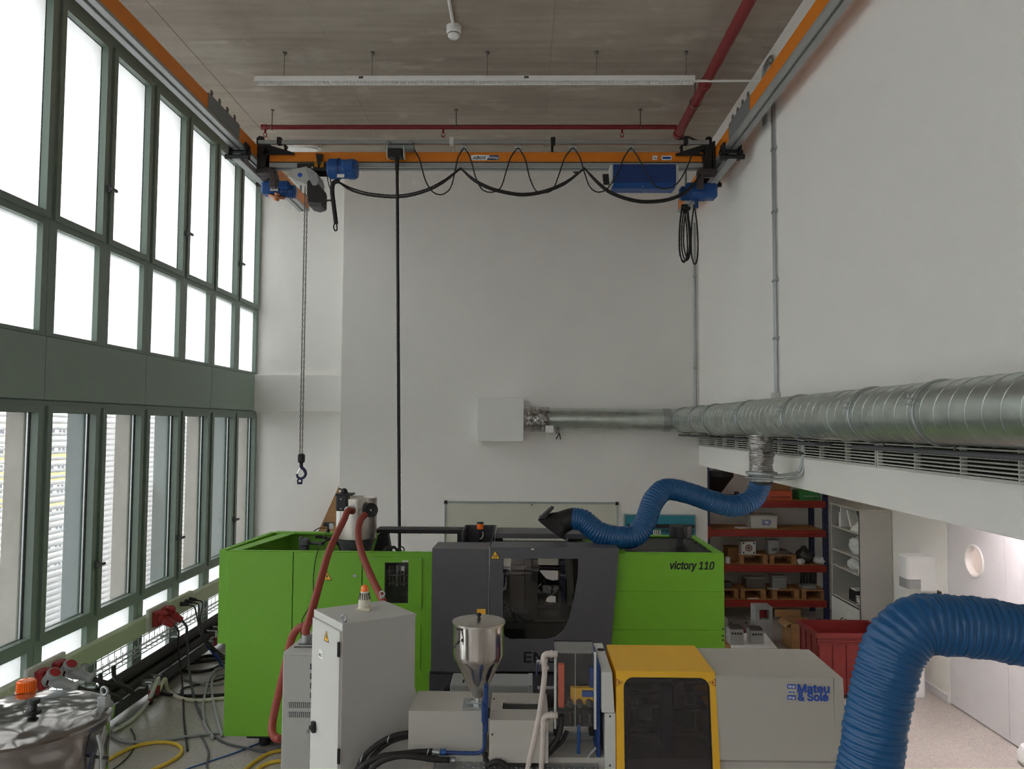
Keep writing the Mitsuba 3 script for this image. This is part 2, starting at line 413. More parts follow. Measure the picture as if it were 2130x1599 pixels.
for q in range(9): part('corridor_lamp', 'louvre_blade', box(3.95, 4.2, 6.1 + q * .2 - .003, 6.1 + q * .2 + .003, ZR - .19, ZR - .035, 0), 'm_white')
for x in (3.935, 4.2): part('corridor_lamp', 'side_rail', box(x, x + .015, 6.09, 7.71, ZR - .07, ZR - .0, .001), 'm_white')
ceiling_lamp('corridor_lamp', 'flat ceiling lamp of the room behind the porthole doors', 5.4, 5.8, 7.4, 8.6, 3.1, [3.2, 2.7, 2.7])
struct('ceiling_corridor', 'low white ceiling of the corridor', 'ceiling')
put('ceiling_corridor', box(XRM + .3, 5.6, YFM, YR + .2, ZR, ZR + .15, 0), 'm_wall')
struct('baseboard_corridor', 'grey skirting of the corridor wall', 'skirting')
put('baseboard_corridor', box(XC - .015, XC, DY[2] + .01, 9.98, 0, .09, .003), 'm_door')
struct('wall_front', 'white wall behind the viewer', 'wall')
_wf = sbox(-5.2, 0, 5.0, 7.3)
FW = [(-4.0, -2.2), (-1.95, -.15)]
for a, b in FW: _wf = _wf.difference(sbox(a, 1.0, b, 6.6))
put('wall_front', front(_wf, YFM - .2, .2), 'm_wall')
SC[0] = K

# ---------------- facade of windows along the left side
def sheet_x(x, y0, y1, z0, z1):
    return trimesh.Trimesh([[x, y0, z0], [x, y1, z0], [x, y1, z1], [x, y0, z1]], [[0, 1, 2], [0, 2, 3]], process=False)
BAY = 1.517
bays = [10.2 - BAY * (i + 1) for i in range(9)]
seen_bays = 4
def bay_panes(y0): return [(y0 + .10, y0 + .69), (y0 + .855, y0 + 1.445)]
frame_u = struct('wall_left', 'grey-green spandrel band between the two window rows', 'wall')
for i, y0 in enumerate(bays):
    part('wall_left', 'panel', box(XL - .10, XL + .012, y0 + .003, y0 + BAY - .003, 3.215, 3.685, .003), 'm_frieze')
put('wall_left', cat(box(XL - .3, XL - .02, YF, 10.2, 3.2, 3.70, 0), box(XL - .3, XL - .02, YF, 10.2, FZ - .1, FZ + .02, 0)), 'm_frieze')
wn = 0
_handle = cat(box(XL + .02, XL + .05, -.012, .012, -.03, .03, .003), box(XL + .045, XL + .07, -.012, .075, -.012, .012, .004))
handle_d = mesh_dict(_handle, 'm_darkgrey')
for i, y0 in enumerate(bays):
    y1 = y0 + BAY; panes = bay_panes(y0)
    for row in (0, 1):
        wn += 1
        nm = struct(f'window_{wn}', ('tall frosted window pair of the upper row, bay %d from the back wall' if row == 0 else 'tall clear window pair of the lower row, bay %d from the back wall') % (i + 1), 'window')
        if row == 0: zf0, zf1, zs0, zs1, zl0, zl1 = 3.69, ZC, 4.62, 6.24, 3.72, 4.52
        else: zf0, zf1, zs0, zs1, zl0, zl1 = FZ + .02, 3.205, 1.49, 3.12, .69, 1.385
        fr = sbox(y0 + .002, zf0, y1 - .002, zf1)
        for a, b in panes:
            fr = fr.difference(sbox(a - .035, zs0 - .03, b + .035, zs1 + .03)).difference(sbox(a, zl0, b, zl1))
        part(nm, 'frame', side(fr, XL - .09, .09), 'm_frame')
        for q, (a, b) in enumerate(panes):
            ring = sbox(a - .055, zs0 - .05, b + .055, zs1 + .05).difference(sbox(a, zs0, b, zs1))
            s = part(nm, 'sash', side(ring, XL - .07, .088), 'm_frame')
            part(nm, 'pane', sheet_x(XL - .045, a - .01, b + .01, zs0 - .01, zs1 + .01), 'm_frost' if row == 0 else 'm_glass', label='frosted pane' if row == 0 else 'clear pane')
            part(nm, 'gasket', cat(side(sbox(a, zs0, b, zs1).difference(sbox(a + .003, zs0 + .003, b - .003, zs1 - .003)), XL - .043, .005)), 'm_gasket')
            if row == 1: part(nm, 'spacer', box(XL - .060, XL - .047, b - .018, b - .004, zs0, zs1, .001), 'm_alu')
            part(nm, 'lower_pane', sheet_x(XL - .045, a, b, zl0, zl1), 'm_frost', label='frosted lower pane')
        if i < seen_bays + 1:
            hz = 5.03 if row == 0 else 1.87
            part(nm, 'handle', moved(handle_d, 0, y0 + .745, hz))

SC[0] = 1.0
for a, b in FW:                                                 # the same glazing in the wall behind the viewer
    wn += 1
    nm = struct(f'window_{wn}', 'tall frosted window behind the viewer', 'window')
    fr = sbox(a, 1.0, b, 6.6)
    for z0, z1 in ((1.08, 3.8), (3.88, 6.52)):
        fr = fr.difference(sbox(a + .07, z0, b - .07, z1))
        part(nm, 'pane', trimesh.Trimesh([[a + .06, YFM - .1, z0 - .01], [b - .06, YFM - .1, z0 - .01], [b - .06, YFM - .1, z1 + .01], [a + .06, YFM - .1, z1 + .01]], [[0, 1, 2], [0, 2, 3]], process=False), 'm_frost')
    part(nm, 'frame', front(fr, YFM - .15, .1), 'm_frame')
SC[0] = K

# ---------------- outside: reveals, blinds, ground, buildings
struct('wall_outside', 'concrete fins standing outside between the lower windows', 'wall')
slat = rot(box(-.028, .028, -.36, .36, -.0012, .0012, .0006), 24, (0, 1, 0), (0, 0, 0))
slat_d = mesh_dict(slat, 'm_slat')
ORD = ['first', 'second', 'third', 'fourth', 'fifth', 'sixth', 'seventh', 'eighth']
pc = 0
for i, y0 in enumerate(bays[:seen_bays]):
    for q in (1, 0):
        a, b = bay_panes(y0)[q]
        part('wall_outside', 'fin', box(XL - .235, XL - .092, b + .012, b + .10, FZ, 3.3, .006), 'm_fin_teal' if q == 0 else 'm_fin_beige', label='grey painted fin' if q == 0 else 'raw concrete fin')
        bl = thing('window_blind', f'white slatted outside blind behind the {ORD[pc]} lower window from the back wall', 'blind', 'slatted blinds outside the lower windows')
        pc += 1
        yc, x = (a + b) / 2 + .03, XL - .285
        z = 1.2
        while z < 3.22:
            part(bl, 'slat', moved(slat_d, x, yc, z)); z += .05
        part(bl, 'rail', box(x - .03, x + .03, yc - .36, yc + .36, 3.22, 3.28, .004), 'm_slat')
        for dy in (-.2, .2): part(bl, 'cord', box(x - .028, x - .026, yc + dy - .002, yc + dy + .002, 1.2, 3.22, 0), 'm_slat')
struct('wall_upper_fins', 'concrete fins standing outside between the upper windows', 'wall')
for i, y0 in enumerate(bays):
    for q in (0, 1): part('wall_upper_fins', 'fin', box(XL - .26, XL - .092, bay_panes(y0)[q][1] + .012, bay_panes(y0)[q][1] + .10, 3.4, 6.5, .006), 'm_fin_beige')
put('wall_upper_fins', box(XL - .3, XL - .1, YF, 10.3, 6.5, 6.6, 0), 'm_fin_beige')
put('wall_outside', box(XL - .25, XL - .1, 3.9, 10.3, 3.285, 3.4, 0), 'm_fin_beige')
struct('ground', 'grey yard outside the windows', 'ground')
put('ground', box(-140, -4.2, -60, 160, -9.2, -9, 0), 'm_asphalt')
def building(x0, x1, y0, y1, z0, z1, m, label, rows, cols, bands=()):
    k = thing('building', label, 'building')
    part(k, 'wall', box(x0, x1, y0, y1, z0, z1, .02), m)
    h = (z1 - z0) / rows
    for r in range(rows):
        for c in range(cols):
            zz = z0 + h * r
            w = (y1 - y0) / cols; w2 = (x1 - x0) / cols
            part(k, 'window', box(x1 - .02, x1 + .04, y0 + w * (c + .2), y0 + w * (c + .8), zz + h * .3, zz + h * .75, .01), 'm_building_win')
            part(k, 'window', box(x0 + w2 * (c + .2), x0 + w2 * (c + .8), y0 - .04, y0 + .02, zz + h * .3, zz + h * .75, .01), 'm_building_win')
    part(k, 'roof', box(x0 - .2, x1 + .2, y0 - .2, y1 + .2, z1, z1 + .3, .03), 'm_white')
    for a, b in bands: part(k, 'band', box(x0 - .05, x1 + .05, y0 - .06, y1 + .05, a, b, .02), 'm_building_yellow')
building(-46, -36.6, 60, 63.5, -9, 3.0, 'm_building', 'pale block with yellow bands seen through the slats of the sixth lower window', 8, 7, ((.05, .55), (-1.5, -.9), (-3.6, -3.0)))

# ================================================================== building services on ceiling and walls
# ---- hanging luminaire
k = thing('pendant_luminaire', 'long white louvred fluorescent luminaire hung on thin wires below the concrete ceiling', 'ceiling light')
LY = 6.72
lx0, lx1 = P(533, 170, LY)[0], P(1443, 172, LY)[0]; lz = P(990, 162, LY)[2]
part(k, 'housing', cat(box(lx0, lx1, LY - .045, LY + .045, lz - .016, lz, .003), box(lx0, lx1, LY - .048, LY - .042, lz - .046, lz, .002),
                       box(lx0, lx1, LY + .042, LY + .048, lz - .046, lz, .002), box(lx0 - .004, lx0, LY - .048, LY + .048, lz - .046, lz, .001), box(lx1, lx1 + .004, LY - .048, LY + .048, lz - .046, lz, .001)), 'm_white')
lou_d = mesh_dict(box(-.0015, .0015, -.041, .041, -.042, -.018, 0), 'm_white')
nl = 120
for i in range(nl): part(k, 'louvre', moved(lou_d, lx0 + (i + .5) * (lx1 - lx0) / nl, LY, lz))
for px in (753, 1095): part(k, 'sensor', cat(box(P(px, 170, LY)[0] - .02, P(px, 170, LY)[0] + .02, LY - .052, LY - .047, lz - .026, lz - .006, .002)), 'm_darkgrey')
for px in (594, 776, 1014, 1240, 1425):
    x = PZ(px, 112, ZC)[0]
    part(k, 'wire', cat(rod((x, LY, lz), (x, LY, ZC), .0025, 6), lathe([(0, 0), (.018, 0), (.018, -.012), (.004, -.03)], (x, LY, ZC), n=10)), 'm_steel')
# ---- smoke detector on its conduit
c = PZ(944, 55, ZC)
k = thing('smoke_detector', 'white round smoke detector on the concrete ceiling at the end of a conduit', 'smoke detector')
part(k, 'base', lathe([(0, 0), (.062, 0), (.062, -.05), (.052, -.06), (0, -.06)], (c[0], c[1], ZC), n=28), 'm_white', 30)
part(k, 'head', lathe([(0, -.06), (.05, -.06), (.05, -.085), (.036, -.10), (0, -.102)], (c[0], c[1], ZC), n=28), 'm_white', 30)
part(k, 'slot_ring', lathe([(.0505, -.066), (.052, -.066), (.052, -.072), (.0505, -.072)], (c[0], c[1], ZC), n=28), 'm_darkgrey')
single('ceiling_conduit', 'thin white conduit along the ceiling leading to the smoke detector', 'conduit',
       rod((c[0], c[1] - .06, ZC - .018), (c[0] + .03, YF + .05, ZC - .018), .014, 10), 'm_white', 30)
# ---- sprinkler pipework
RY = P(980, 254, 7.98)[1]; RZ = 6.19
x0, x1 = P(550, 250, RY)[0], P(1408, 258, RY)[0]
k = thing('sprinkler_pipe', 'dark red sprinkler pipe crossing under the ceiling with a wider feed running towards the viewer', 'sprinkler pipe')
part(k, 'branch_pipe', cat(rod((x0, RY, RZ), (x1, RY, RZ), .024, 16), lathe([(.0, -.03), (.029, -.03), (.029, .03), (0, .03)], (x0, RY, RZ), (1, 0, 0), 16)), 'm_red_pipe', 30)
part(k, 'main_pipe', cat(rod((x1 + .04, RY + .12, RZ - .03), (x1 + .04, YF + .05, RZ - .03), .047, 20), lathe([(0, -.03), (.056, -.03), (.056, .035), (0, .035)], (x1 + .04, RY + .1, RZ - .03), (0, 1, 0), 20)), 'm_red_pipe', 30)
for yy in (6.9, 4.4): part(k, 'coupling', lathe([(.046, -.035), (.058, -.03), (.058, .03), (.046, .035)], (x1 + .04, yy, RZ - .03), (0, 1, 0), 20), 'm_red_pipe', 30)
for px in (552, 922, 1294):
    x = P(px, 258, RY)[0]
    part(k, 'sprinkler_head', cat(rod((x, RY, RZ - .015), (x, RY, RZ - .062), .011, 10), hoop((x, RY, RZ - .08), .018, .0035, (0, 1, 0), 14, 6), lathe([(0, 0), (.02, 0), (.02, .004), (0, .004)], (x, RY, RZ - .105), n=14)), 'm_red_pipe', 30)
for px in (566, 949, 1332):
    x = P(px, 250, RY)[0]
    part(k, 'hanger', cat(rod((x, RY, RZ + .02), (x, RY, ZC), .005, 8), hoop((x, RY, RZ), .029, .004, (1, 0, 0), 18, 6), lathe([(0, 0), (.018, 0), (.018, -.01), (0, -.012)], (x, RY, ZC), n=10)), 'm_steel')
for yy in (7.3, 5.2): part(k, 'hanger', cat(rod((x1 + .04, yy, RZ), (x1 + .04, yy, ZC), .006, 8), hoop((x1 + .04, yy, RZ - .03), .052, .005, (0, 1, 0), 20, 6)), 'm_steel')
# ---- conduits on the right wall
WX = XR - .02
cy = PX(1612, 500, WX)[1]; ztop, zbot = PX(1612, 95, WX)[2], PX(1614, 818, WX)[2]
k = thing('wall_conduit', 'grey conduit pair running down the tall white wall to a junction box above the duct', 'conduit')
cy2 = PX(1587, 150, WX)[1]
zc2 = ZC - .09
part(k, 'pipe', cat(tube([(WX, cy, zbot), (WX, cy, zc2 - .5), (WX, cy, zc2 - .05), (WX, cy + .05, zc2), (WX, cy2 - .05, zc2), (WX, cy2, zc2 - .06), (WX, cy2, 5.75)], .011, 8, .05)), 'm_galv_flat', 30)
part(k, 'pipe', cat(tube([(WX, cy + .035, zbot), (WX, cy + .035, zc2 - .5), (WX, cy + .035, zc2 - .09), (WX, cy + .085, zc2 - .04), (WX, cy2 - .09, zc2 - .04), (WX, cy2 - .04, zc2 - .1), (WX, cy2 - .04, 5.75)], .011, 8, .05)), 'm_galv_flat', 30)
clip_d = mesh_dict(box(WX - .012, XR, -.03, .062, -.012, .012, .003), 'm_galv_flat')
for z in (5.45, 4.9, 4.3, 3.8): part(k, 'clip', moved(clip_d, 0, cy, z))
part(k, 'junction_box', box(XR - .05, XR, cy - .035, cy + .07, zbot - .10, zbot + .01, .006), 'm_lightgrey')
xx = 2.13
single('corner_conduit', 'thin grey conduit standing in the corner of the white back wall', 'conduit', cat(rod((xx, YB - .015, 3.2), (xx, YB - .015, 5.6), .013, 10), box(xx - .02, xx + .02, YB - .03, YB, 4.9, 4.93, .003), box(xx - .02, xx + .02, YB - .03, YB, 3.75, 3.78, .003)), 'm_galv_flat', 30)
zz = P(1443, 174, LY)[2]
single('luminaire_conduit', 'thin white conduit from the luminaire end across to the tall wall', 'conduit', rod((lx1 + .004, LY, lz - .03), (XR, LY, lz - .03), .011, 10), 'm_white', 30)
single('wall_hook', 'small round hook plate on the white back wall under the crane bridge', 'hook', cat(lathe([(0, 0), (.03, 0), (.03, .006), (0, .01)], (P(1197, 357, YB)[0], YB, P(1197, 357, YB)[2]), (0, -1, 0), 16), hoop((P(1197, 357, YB)[0], YB - .025, P(1197, 357, YB)[2]), .02, .005, (1, 0, 0), 14, 6)), 'm_steel', 30)
k = thing('emergency_light', 'oval white emergency light on the ceiling above the chain hoist', 'ceiling light')
c = P(630, 307, 9.0)
el = shapely.affinity.scale(Point(0, 0).buffer(.13), 1.7, 1)
part(k, 'body', shift(flat(el, ZC - .05, .05), c[0], 9.0), 'm_lightgrey', 30)
part(k, 'lens', shift(flat(shapely.affinity.scale(el, .8, .75), ZC - .07, .025), c[0], 9.0), 'm_white', 30)

# ---- ventilation grilles in the right wall
gy = [9.58, 8.42, 6.60, 4.78, 2.96, 1.1]
GL = ['next to the back wall', 'behind the foil sleeve', 'second along the wall from the foil sleeve', 'third along from the foil sleeve', 'nearest the viewer']
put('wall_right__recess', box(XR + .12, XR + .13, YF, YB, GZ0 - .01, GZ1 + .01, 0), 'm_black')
for i in range(5):
    a, b = gy[i + 1] + .006, gy[i] - .006
    k = thing('vent_grille', f'white slatted air grille under the duct, {GL[i]}', 'vent grille', 'air grilles under the duct')
    fr = sbox(a, GZ0, b, GZ1).difference(sbox(a + .014, GZ0 + .014, b - .014, GZ1 - .014))
    part(k, 'frame', side(fr, XR - .004, .03), 'm_lightgrey')
    n = 9
    sd = mesh_dict(box(XR - .002, XR + .03, a + .012, b - .012, -.0042, .0042, .001), 'm_lightgrey')
    for q in range(n): part(k, 'slat', moved(sd, 0, 0, GZ0 + .014 + (q + .5) * (GZ1 - GZ0 - .028) / n))
    nr = max(2, round((b - a) / .42))
    for q in range(1, nr): part(k, 'rib', box(XR - .003, XR + .032, a + (b - a) * q / nr - .004, a + (b - a) * q / nr + .004, GZ0 + .012, GZ1 - .012, .001), 'm_lightgrey')

# ---- galvanised duct
DX, DZ, DR = 1.925, 3.115, .147
BX0 = P(1137, 870, 9.38)[0]
k = thing('spiral_duct', 'galvanised spiral ventilation duct along the tall white wall and across the back wall', 'duct')
part(k, 'pipe', lathe([(0, 0), (DR, 0), (DR, 12.1), (0, 12.1)], (DX, -2.6, DZ), (0, 1, 0), 48), 'm_galv', 30)
n = int(9.1 / .105) * 20
t = np.linspace(0, 1, n)
def helix(L, pitch, f):
    tt = np.linspace(0, L, int(L / pitch) * 22); a = 2 * math.pi * tt / pitch
    return f(tt, a)
part(k, 'seam', sweep(helix(8.6, .118, lambda tt, a: np.stack([DX + DR * np.cos(a), .6 + tt, DZ + DR * np.sin(a)], 1)), .0038, 5), 'm_galv', True)
part(k, 'cross_pipe', lathe([(0, 0), (.135, 0), (.135, DX - BX0 - .02), (0, DX - BX0 - .02)], (BX0, 9.36, DZ), (1, 0, 0), 40), 'm_galv', 30)
L2 = 1.42
part(k, 'seam', sweep(helix(L2, .095, lambda tt, a: np.stack([BX0 + .02 + tt, 9.36 + .135 * np.cos(a), DZ + .135 * np.sin(a)], 1)), .003, 5), 'm_galv', True)
part(k, 'collar', lathe([(.13, 0), (.139, 0), (.141, .02), (.139, .10), (.13, .10)], (DX - .25, 9.36, DZ), (1, 0, 0), 40), 'm_galv_flat', 30)
for yy in (9.2, 8.35, 7.7, 6.5, 5.35, 4.25, 3.55):
    part(k, 'clamp', cat(hoop((DX, yy, DZ), DR + .004, .007, (0, 1, 0), 40, 8), box(DX - DR - .03, DX - DR + .005, yy - .012, yy + .012, DZ + .035, DZ + .041, .001), box(DX - DR - .03, DX - DR + .005, yy - .012, yy + .012, DZ + .062, DZ + .068, .001),
                         rod((DX - DR - .02, yy, DZ + .02), (DX - DR - .02, yy, DZ + .085), .003, 8)), 'm_galv_flat', 30)
    part(k, 'hanger_rod', rod((DX + .04, yy, DZ - DR - .03), (DX + .04, yy, DZ - DR + .02), .007, 8), 'm_steel')
for yy in (6.95, 4.6): part(k, 'joint', lathe([(DR - .01, -.05), (DR + .004, -.05), (DR + .004, .05), (DR - .01, .05)], (DX, yy, DZ), (0, 1, 0), 48), 'm_galv', 30)
ch = sbox(-.045, -.02, .045, .0).difference(sbox(-.038, -.014, .038, .03)).union(sbox(-.06, -.003, -.04, 0)).union(sbox(.04, -.003, .06, 0))
for a, b in ((9.5, 8.6), (8.5, 7.9), (7.3, 6.2), (5.9, 5.05), (4.5, 3.75), (3.75, 2.9)):
    part(k, 'support_rail', cat(box(DX - .03, DX + .07, b, a, DZ - DR - .046, DZ - DR - .024, .006), box(DX + .06, XR, (a + b) / 2 - .02, (a + b) / 2 + .02, DZ - DR - .044, DZ - DR - .028, .003)), 'm_darkgrey')
def foil(p0, p1, R, nr=46, n=44, fold=.007, seed=1):
    p0, p1 = np.asarray(p0, float), np.asarray(p1, float)
    t = np.linspace(0, 1, nr); path = p0 + (p1 - p0) * t[:, None]
    r_ = R + fold * np.where(np.arange(nr) % 2, 1, -1) * (.5 + np.array([rng.random() for _ in range(nr)]))
    m = sweep(path, r_, n); c_ = np.vstack([np.repeat(path, n, 0), path[:1], path[-1:]])
    d_ = m.vertices - c_; L_ = np.maximum(np.linalg.norm(d_, axis=1, keepdims=True), 1e-6)
    w_ = (meshkit.fbm(m.vertices * 22 + seed, 3, seed) - .5) * .035
    m.vertices = m.vertices + d_ / L_ * w_[:, None] * (L_ > .01)
    return m
# box and foil sleeve where the cross pipe leaves through the back wall
bx = px_rect(993, 828, 1089, 918, 9.15)
single('duct_box', 'white square box on the back wall at the end of the galvanised duct', 'duct box', box(bx[0], bx[2], 9.15, YB, bx[1], bx[3], .004), 'm_white')
single('foil_sleeve', 'crinkled foil sleeve between the white box and the galvanised duct', 'foil sleeve', foil((bx[2] - .01, 9.36, DZ), (BX0 + .03, 9.36, DZ), .148), 'm_foil')
single('duct_tag', 'small white tag hanging at the start of the duct beside the foil sleeve', 'tag', cat(box(*(P(1138, 0, 9.2)[0], P(1154, 0, 9.2)[0]), 9.215, 9.222, P(0, 893, 9.2)[2], P(0, 878, 9.2)[2], .001)), 'm_white')
c = P(1160, 900, 9.3)
k = thing('damper_lever', 'small black damper lever hanging below the duct', 'lever')
part(k, 'bracket', box(c[0] - .02, c[0] + .02, 9.27, 9.33, c[2] - .01, c[2] + .045, .003), 'm_steel')
part(k, 'grip', cat(rot(box(c[0] - .006, c[0] + .006, 9.28, 9.31, c[2] - .08, c[2], .002), 25, (0, 1, 0)), rot(box(c[0] + .02, c[0] + .032, 9.28, 9.31, c[2] - .08, c[2] + .01, .002), -12, (0, 1, 0))), 'm_black')

# ---- branch: foil sleeve, collar with tube bracket, blue extraction hose with hood
HY = 6.26; HX = PX(1583, 950, DX)[0]
def wob(n, r, a, b, s): return np.array([r + a * math.sin(i * 1.9 + s) + b * math.sin(i * 4.7 + s) for i in range(n)])
z0, z1 = DZ - DR + .01, P(1580, 985, HY)[2]
single('foil_sleeve', 'crinkled vertical foil sleeve hanging from the long duct above the blue hose', 'foil sleeve', foil((DX - .01, HY, z1), (DX - .01, HY, z0), .092, 50, 36, .005, 4), 'm_foil')
k = thing('hose_bracket', 'bent steel tube bracket holding the collar of the blue hose on the tall wall', 'bracket')
for dz, dr in ((0, .10), (-.03, .115)):
    for s in (1,):
        zz = z1 + dz
        part(k, 'tube', tube([(DX + .19 + dr * .5, HY - .12 - dr, DZ - .16), (DX + .19 + dr * .5, HY - .12 - dr, zz + .12), (DX + .17 + dr * .4, HY - .12 - dr, zz + .03), (DX + .11, HY - .1 - dr * .5, zz), (DX, HY - dr - .02, zz),
                              (DX - dr - .02, HY - .02, zz), (DX - .02, HY + dr, zz)], .011, 10, .02), 'm_galv_flat', 30)
part(k, 'collar', lathe([(.09, .02), (.125, .015), (.125, .0), (.095, -.005), (.09, -.06), (.094, -.062)], (DX - .01, HY, z1), n=36), 'm_galv_flat', 30)
for dy in (-.17, -.23): part(k, 'screw_clip', box(DX + .2, XR, HY + dy - .015, HY + dy + .015, 2.83, 2.85, .003), 'm_steel')

def hose(pts, R, pitch=.02, n=24, amp=.004, wr=.0):
    p = spline(pts, .004)
    s = np.concatenate([[0], np.cumsum(np.linalg.norm(np.diff(p, axis=0), axis=1))])
    q = np.arange(0, s[-1], pitch / 4)
    pp = np.stack([np.interp(q, s, p[:, i]) for i in range(3)], 1)
    ph = q / pitch * 2 * math.pi
    r = R + amp * np.abs(np.cos(ph / 2)) ** .7 * 1.6 - amp
    m = sweep(pp, r, n)
    if wr:
        nz = meshkit.fbm(m.vertices * 38.0, 3, 5) - .5
        V = m.vertices.copy(); cidx = np.minimum(np.arange(len(V)) // n, len(pp) - 1)
        d = V - pp[cidx]; L = np.maximum(np.linalg.norm(d, axis=1, keepdims=True), 1e-6)
        m.vertices = V + d / L * nz[:, None] * wr
    return m
k = thing('extraction_arm', 'blue ribbed extraction hose with a black hood, hanging over the green machine', 'extraction hose')
ctr = [(1576, 1008), (1568, 1035), (1530, 1052), (1480, 1042), (1430, 1025), (1385, 1018), (1360, 1040), (1342, 1085), (1320, 1114), (1285, 1117), (1245, 1107), (1212, 1082), (1188, 1078)]
HD = [6.26, 6.26, 6.24, 6.2, 6.15, 6.1, 6.05, 6.0, 5.95, 5.92, 5.92, 5.94, 5.95]
hp = [P(a, b, y) for (a, b), y in zip(ctr, HD)]
hp[0] = np.array([DX - .01, HY, z1 - .06])
part(k, 'hose', hose(hp, .084, .021, 26, .0042, .008), 'm_hose_blue', True)
part(k, 'cuff', lathe([(.086, .0), (.09, 0), (.09, -.035), (.086, -.035)], (DX - .01, HY, z1 - .05), n=32), 'm_black', 30)
hq = spline([P(x, y, 5.95) for x, y in ((1196, 1077), (1184, 1080), (1172, 1085), (1160, 1091), (1152, 1098), (1149, 1102))], .008)
part(k, 'hood', sweep(hq, np.interp(np.linspace(0, 1, len(hq)), [0, .22, .5, .75, .9, 1], [.080, .081, .086, .104, .124, .139]), 40), 'm_black', 40, label='black hood')
h0, h1, g = P(1123, 1077, 5.95), P(1134, 1073, 5.95), P(1149, 1055, 5.95)
part(k, 'hood_handle', hexa([h0 + [-.01, -.06, .0], h0 + [-.01, .06, .0], h1 + [.0, .06, -.01], h1 + [.0, -.06, -.01]], [g + [-.008, -.05, .008], g + [-.008, .05, .008], g + [.012, .05, .0], g + [.012, -.05, .0]]), 'm_black')
# ---- near extraction hose, close to the viewer
k = thing('extraction_arm', 'wide blue ribbed hose arching close to the viewer in front of the red crate', 'extraction hose')
ctr = [(1440, 1660), (1520, 1720), (1620, 1740), (1720, 1715), (1790, 1650), (1812, 1575), (1822, 1500), (1842, 1410), (1862, 1345), (1905, 1302), (1970, 1300), (2050, 1307), (2140, 1322), (2300, 1300), (2420, 1180)]
hp = [P(a, b, 2.42 - .0004 * (i - 7)) for i, (a, b) in enumerate(ctr)]
hp.append(np.array([DX + .0, 2.42, DZ - DR - .01]))
part(k, 'hose', hose(hp, .090, .021, 36, .0034, .012), 'm_hose_blue', True)

# ================================================================== travelling crane
def rail(x0, x1, zb, zt, ye, faces):
    """Runway beam along y: orange web box on top, grey channel below with an open slot."""
    w = x1 - x0; xm = (x0 + x1) / 2
    return (box(x0 + .004, x1 - .004, YF + .3, ye, zb + .028, zt, .004),
            cat(box(x0, xm - .012, YF + .3, ye, zb, zb + .026, .003), box(xm + .012, x1, YF + .3, ye, zb, zb + .026, .003), box(x0 + .008, x1 - .008, YF + .3, ye, zb + .02, zb + .03, .001)))
def runway(x0, x1, label, wall_x, ja, jb):
    k = thing('crane_runway', label, 'crane rail')
    a, b = rail(x0, x1, 5.69, 5.85, 9.45, 1)
    part(k, 'web', a, 'm_orange'); part(k, 'channel', b, 'm_rail_steel')
    part(k, 'slot', box((x0 + x1) / 2 - .012, (x0 + x1) / 2 + .012, YF + .3, 9.45, 5.712, 5.716, 0), 'm_black')
    part(k, 'end_cap', box(x0, x1, 9.45, 9.47, 5.70, 5.85, .003), 'm_rail_steel')
    part(k, 'joint_plate', box(x0 - .006, x1 + .006, ja, jb, 5.715, 5.86, .004), 'm_crane_plate', label='grey splice plate')
    n = 4
    for q in range(n):
        yy = ja + (jb - ja) * (q + .5) / n; xq = x1 - .012 if wall_x < 0 else x0 + .012
        part(k, 'bolt', cat(rod((xq, yy, 5.86), (xq, yy, 5.90), .011, 8), hoop((xq, yy, 5.895), .02, .005, (1, 0, 0), 12, 6)), 'm_steel')
    for yy in (9.3, 2.0):
        part(k, 'hanger', cat(box(x0 - .01, x1 + .01, yy - .05, yy + .05, 5.85, 5.866, .003), rod(((x0 + x1) / 2, yy, 5.86), ((x0 + x1) / 2, yy, ZC), .012, 10)), 'm_crane_plate')
    return k
yL = [PX(434, 195, -2.70)[1], PX(497, 290, -2.70)[1]]
yR = [PX(1559, 232, 1.90)[1], PX(1517, 285, 1.90)[1]]
runway(-2.83, -2.70, 'orange crane rail with a grey steel underside running above the windows', -1, yL[0], yL[1])
runway(1.90, 2.03, 'orange crane rail with a grey steel underside running beside the tall white wall', 1, yR[0], yR[1])

BY = 7.62
k = thing('crane_bridge', 'orange overhead crane bridge spanning between the two rails with black end brackets', 'crane bridge')
bl, br = P(560, 330, BY)[0], P(1463, 335, BY)[0]
zt, zo, zb = P(1000, 316, BY)[2], P(1000, 338, BY)[2], P(1000, 347, BY)[2]
part(k, 'beam', box(bl, br, BY, BY + .13, zo, zt, .004), 'm_orange')
part(k, 'channel', cat(box(bl, br, BY - .004, BY + .05, zb, zo + .001, .004), box(bl, br, BY + .08, BY + .134, zb, zo + .001, .004), box(bl, br, BY, BY + .13, zo - .012, zo, .001)), 'm_rail_steel')
part(k, 'edge_line', box(bl, br, BY - .006, BY + .002, zo - .004, zo + .006, .001), 'm_black')
zr = P(1000, 296, BY - .12)[2]
part(k, 'cable_rail', cat(box(P(545, 0, BY - .12)[0], P(1472, 0, BY - .12)[0], BY - .14, BY - .10, zr - .02, zr + .018, .004)), 'm_galv_flat', label='galvanised cable rail')
for px in (583, 940, 1150, 1425):
    x = P(px, 300, BY - .1)[0]
    part(k, 'rail_support', cat(box(x - .012, x + .012, BY - .12, BY + .12, zr + .02, zr + .04, .002), box(x - .012, x + .012, BY + .06, BY + .085, zt, zr + .03, .002), box(x - .022, x + .022, BY - .15, BY - .09, zr - .025, zr + .045, .004)), 'm_black' if px != 940 else 'm_lightgrey')
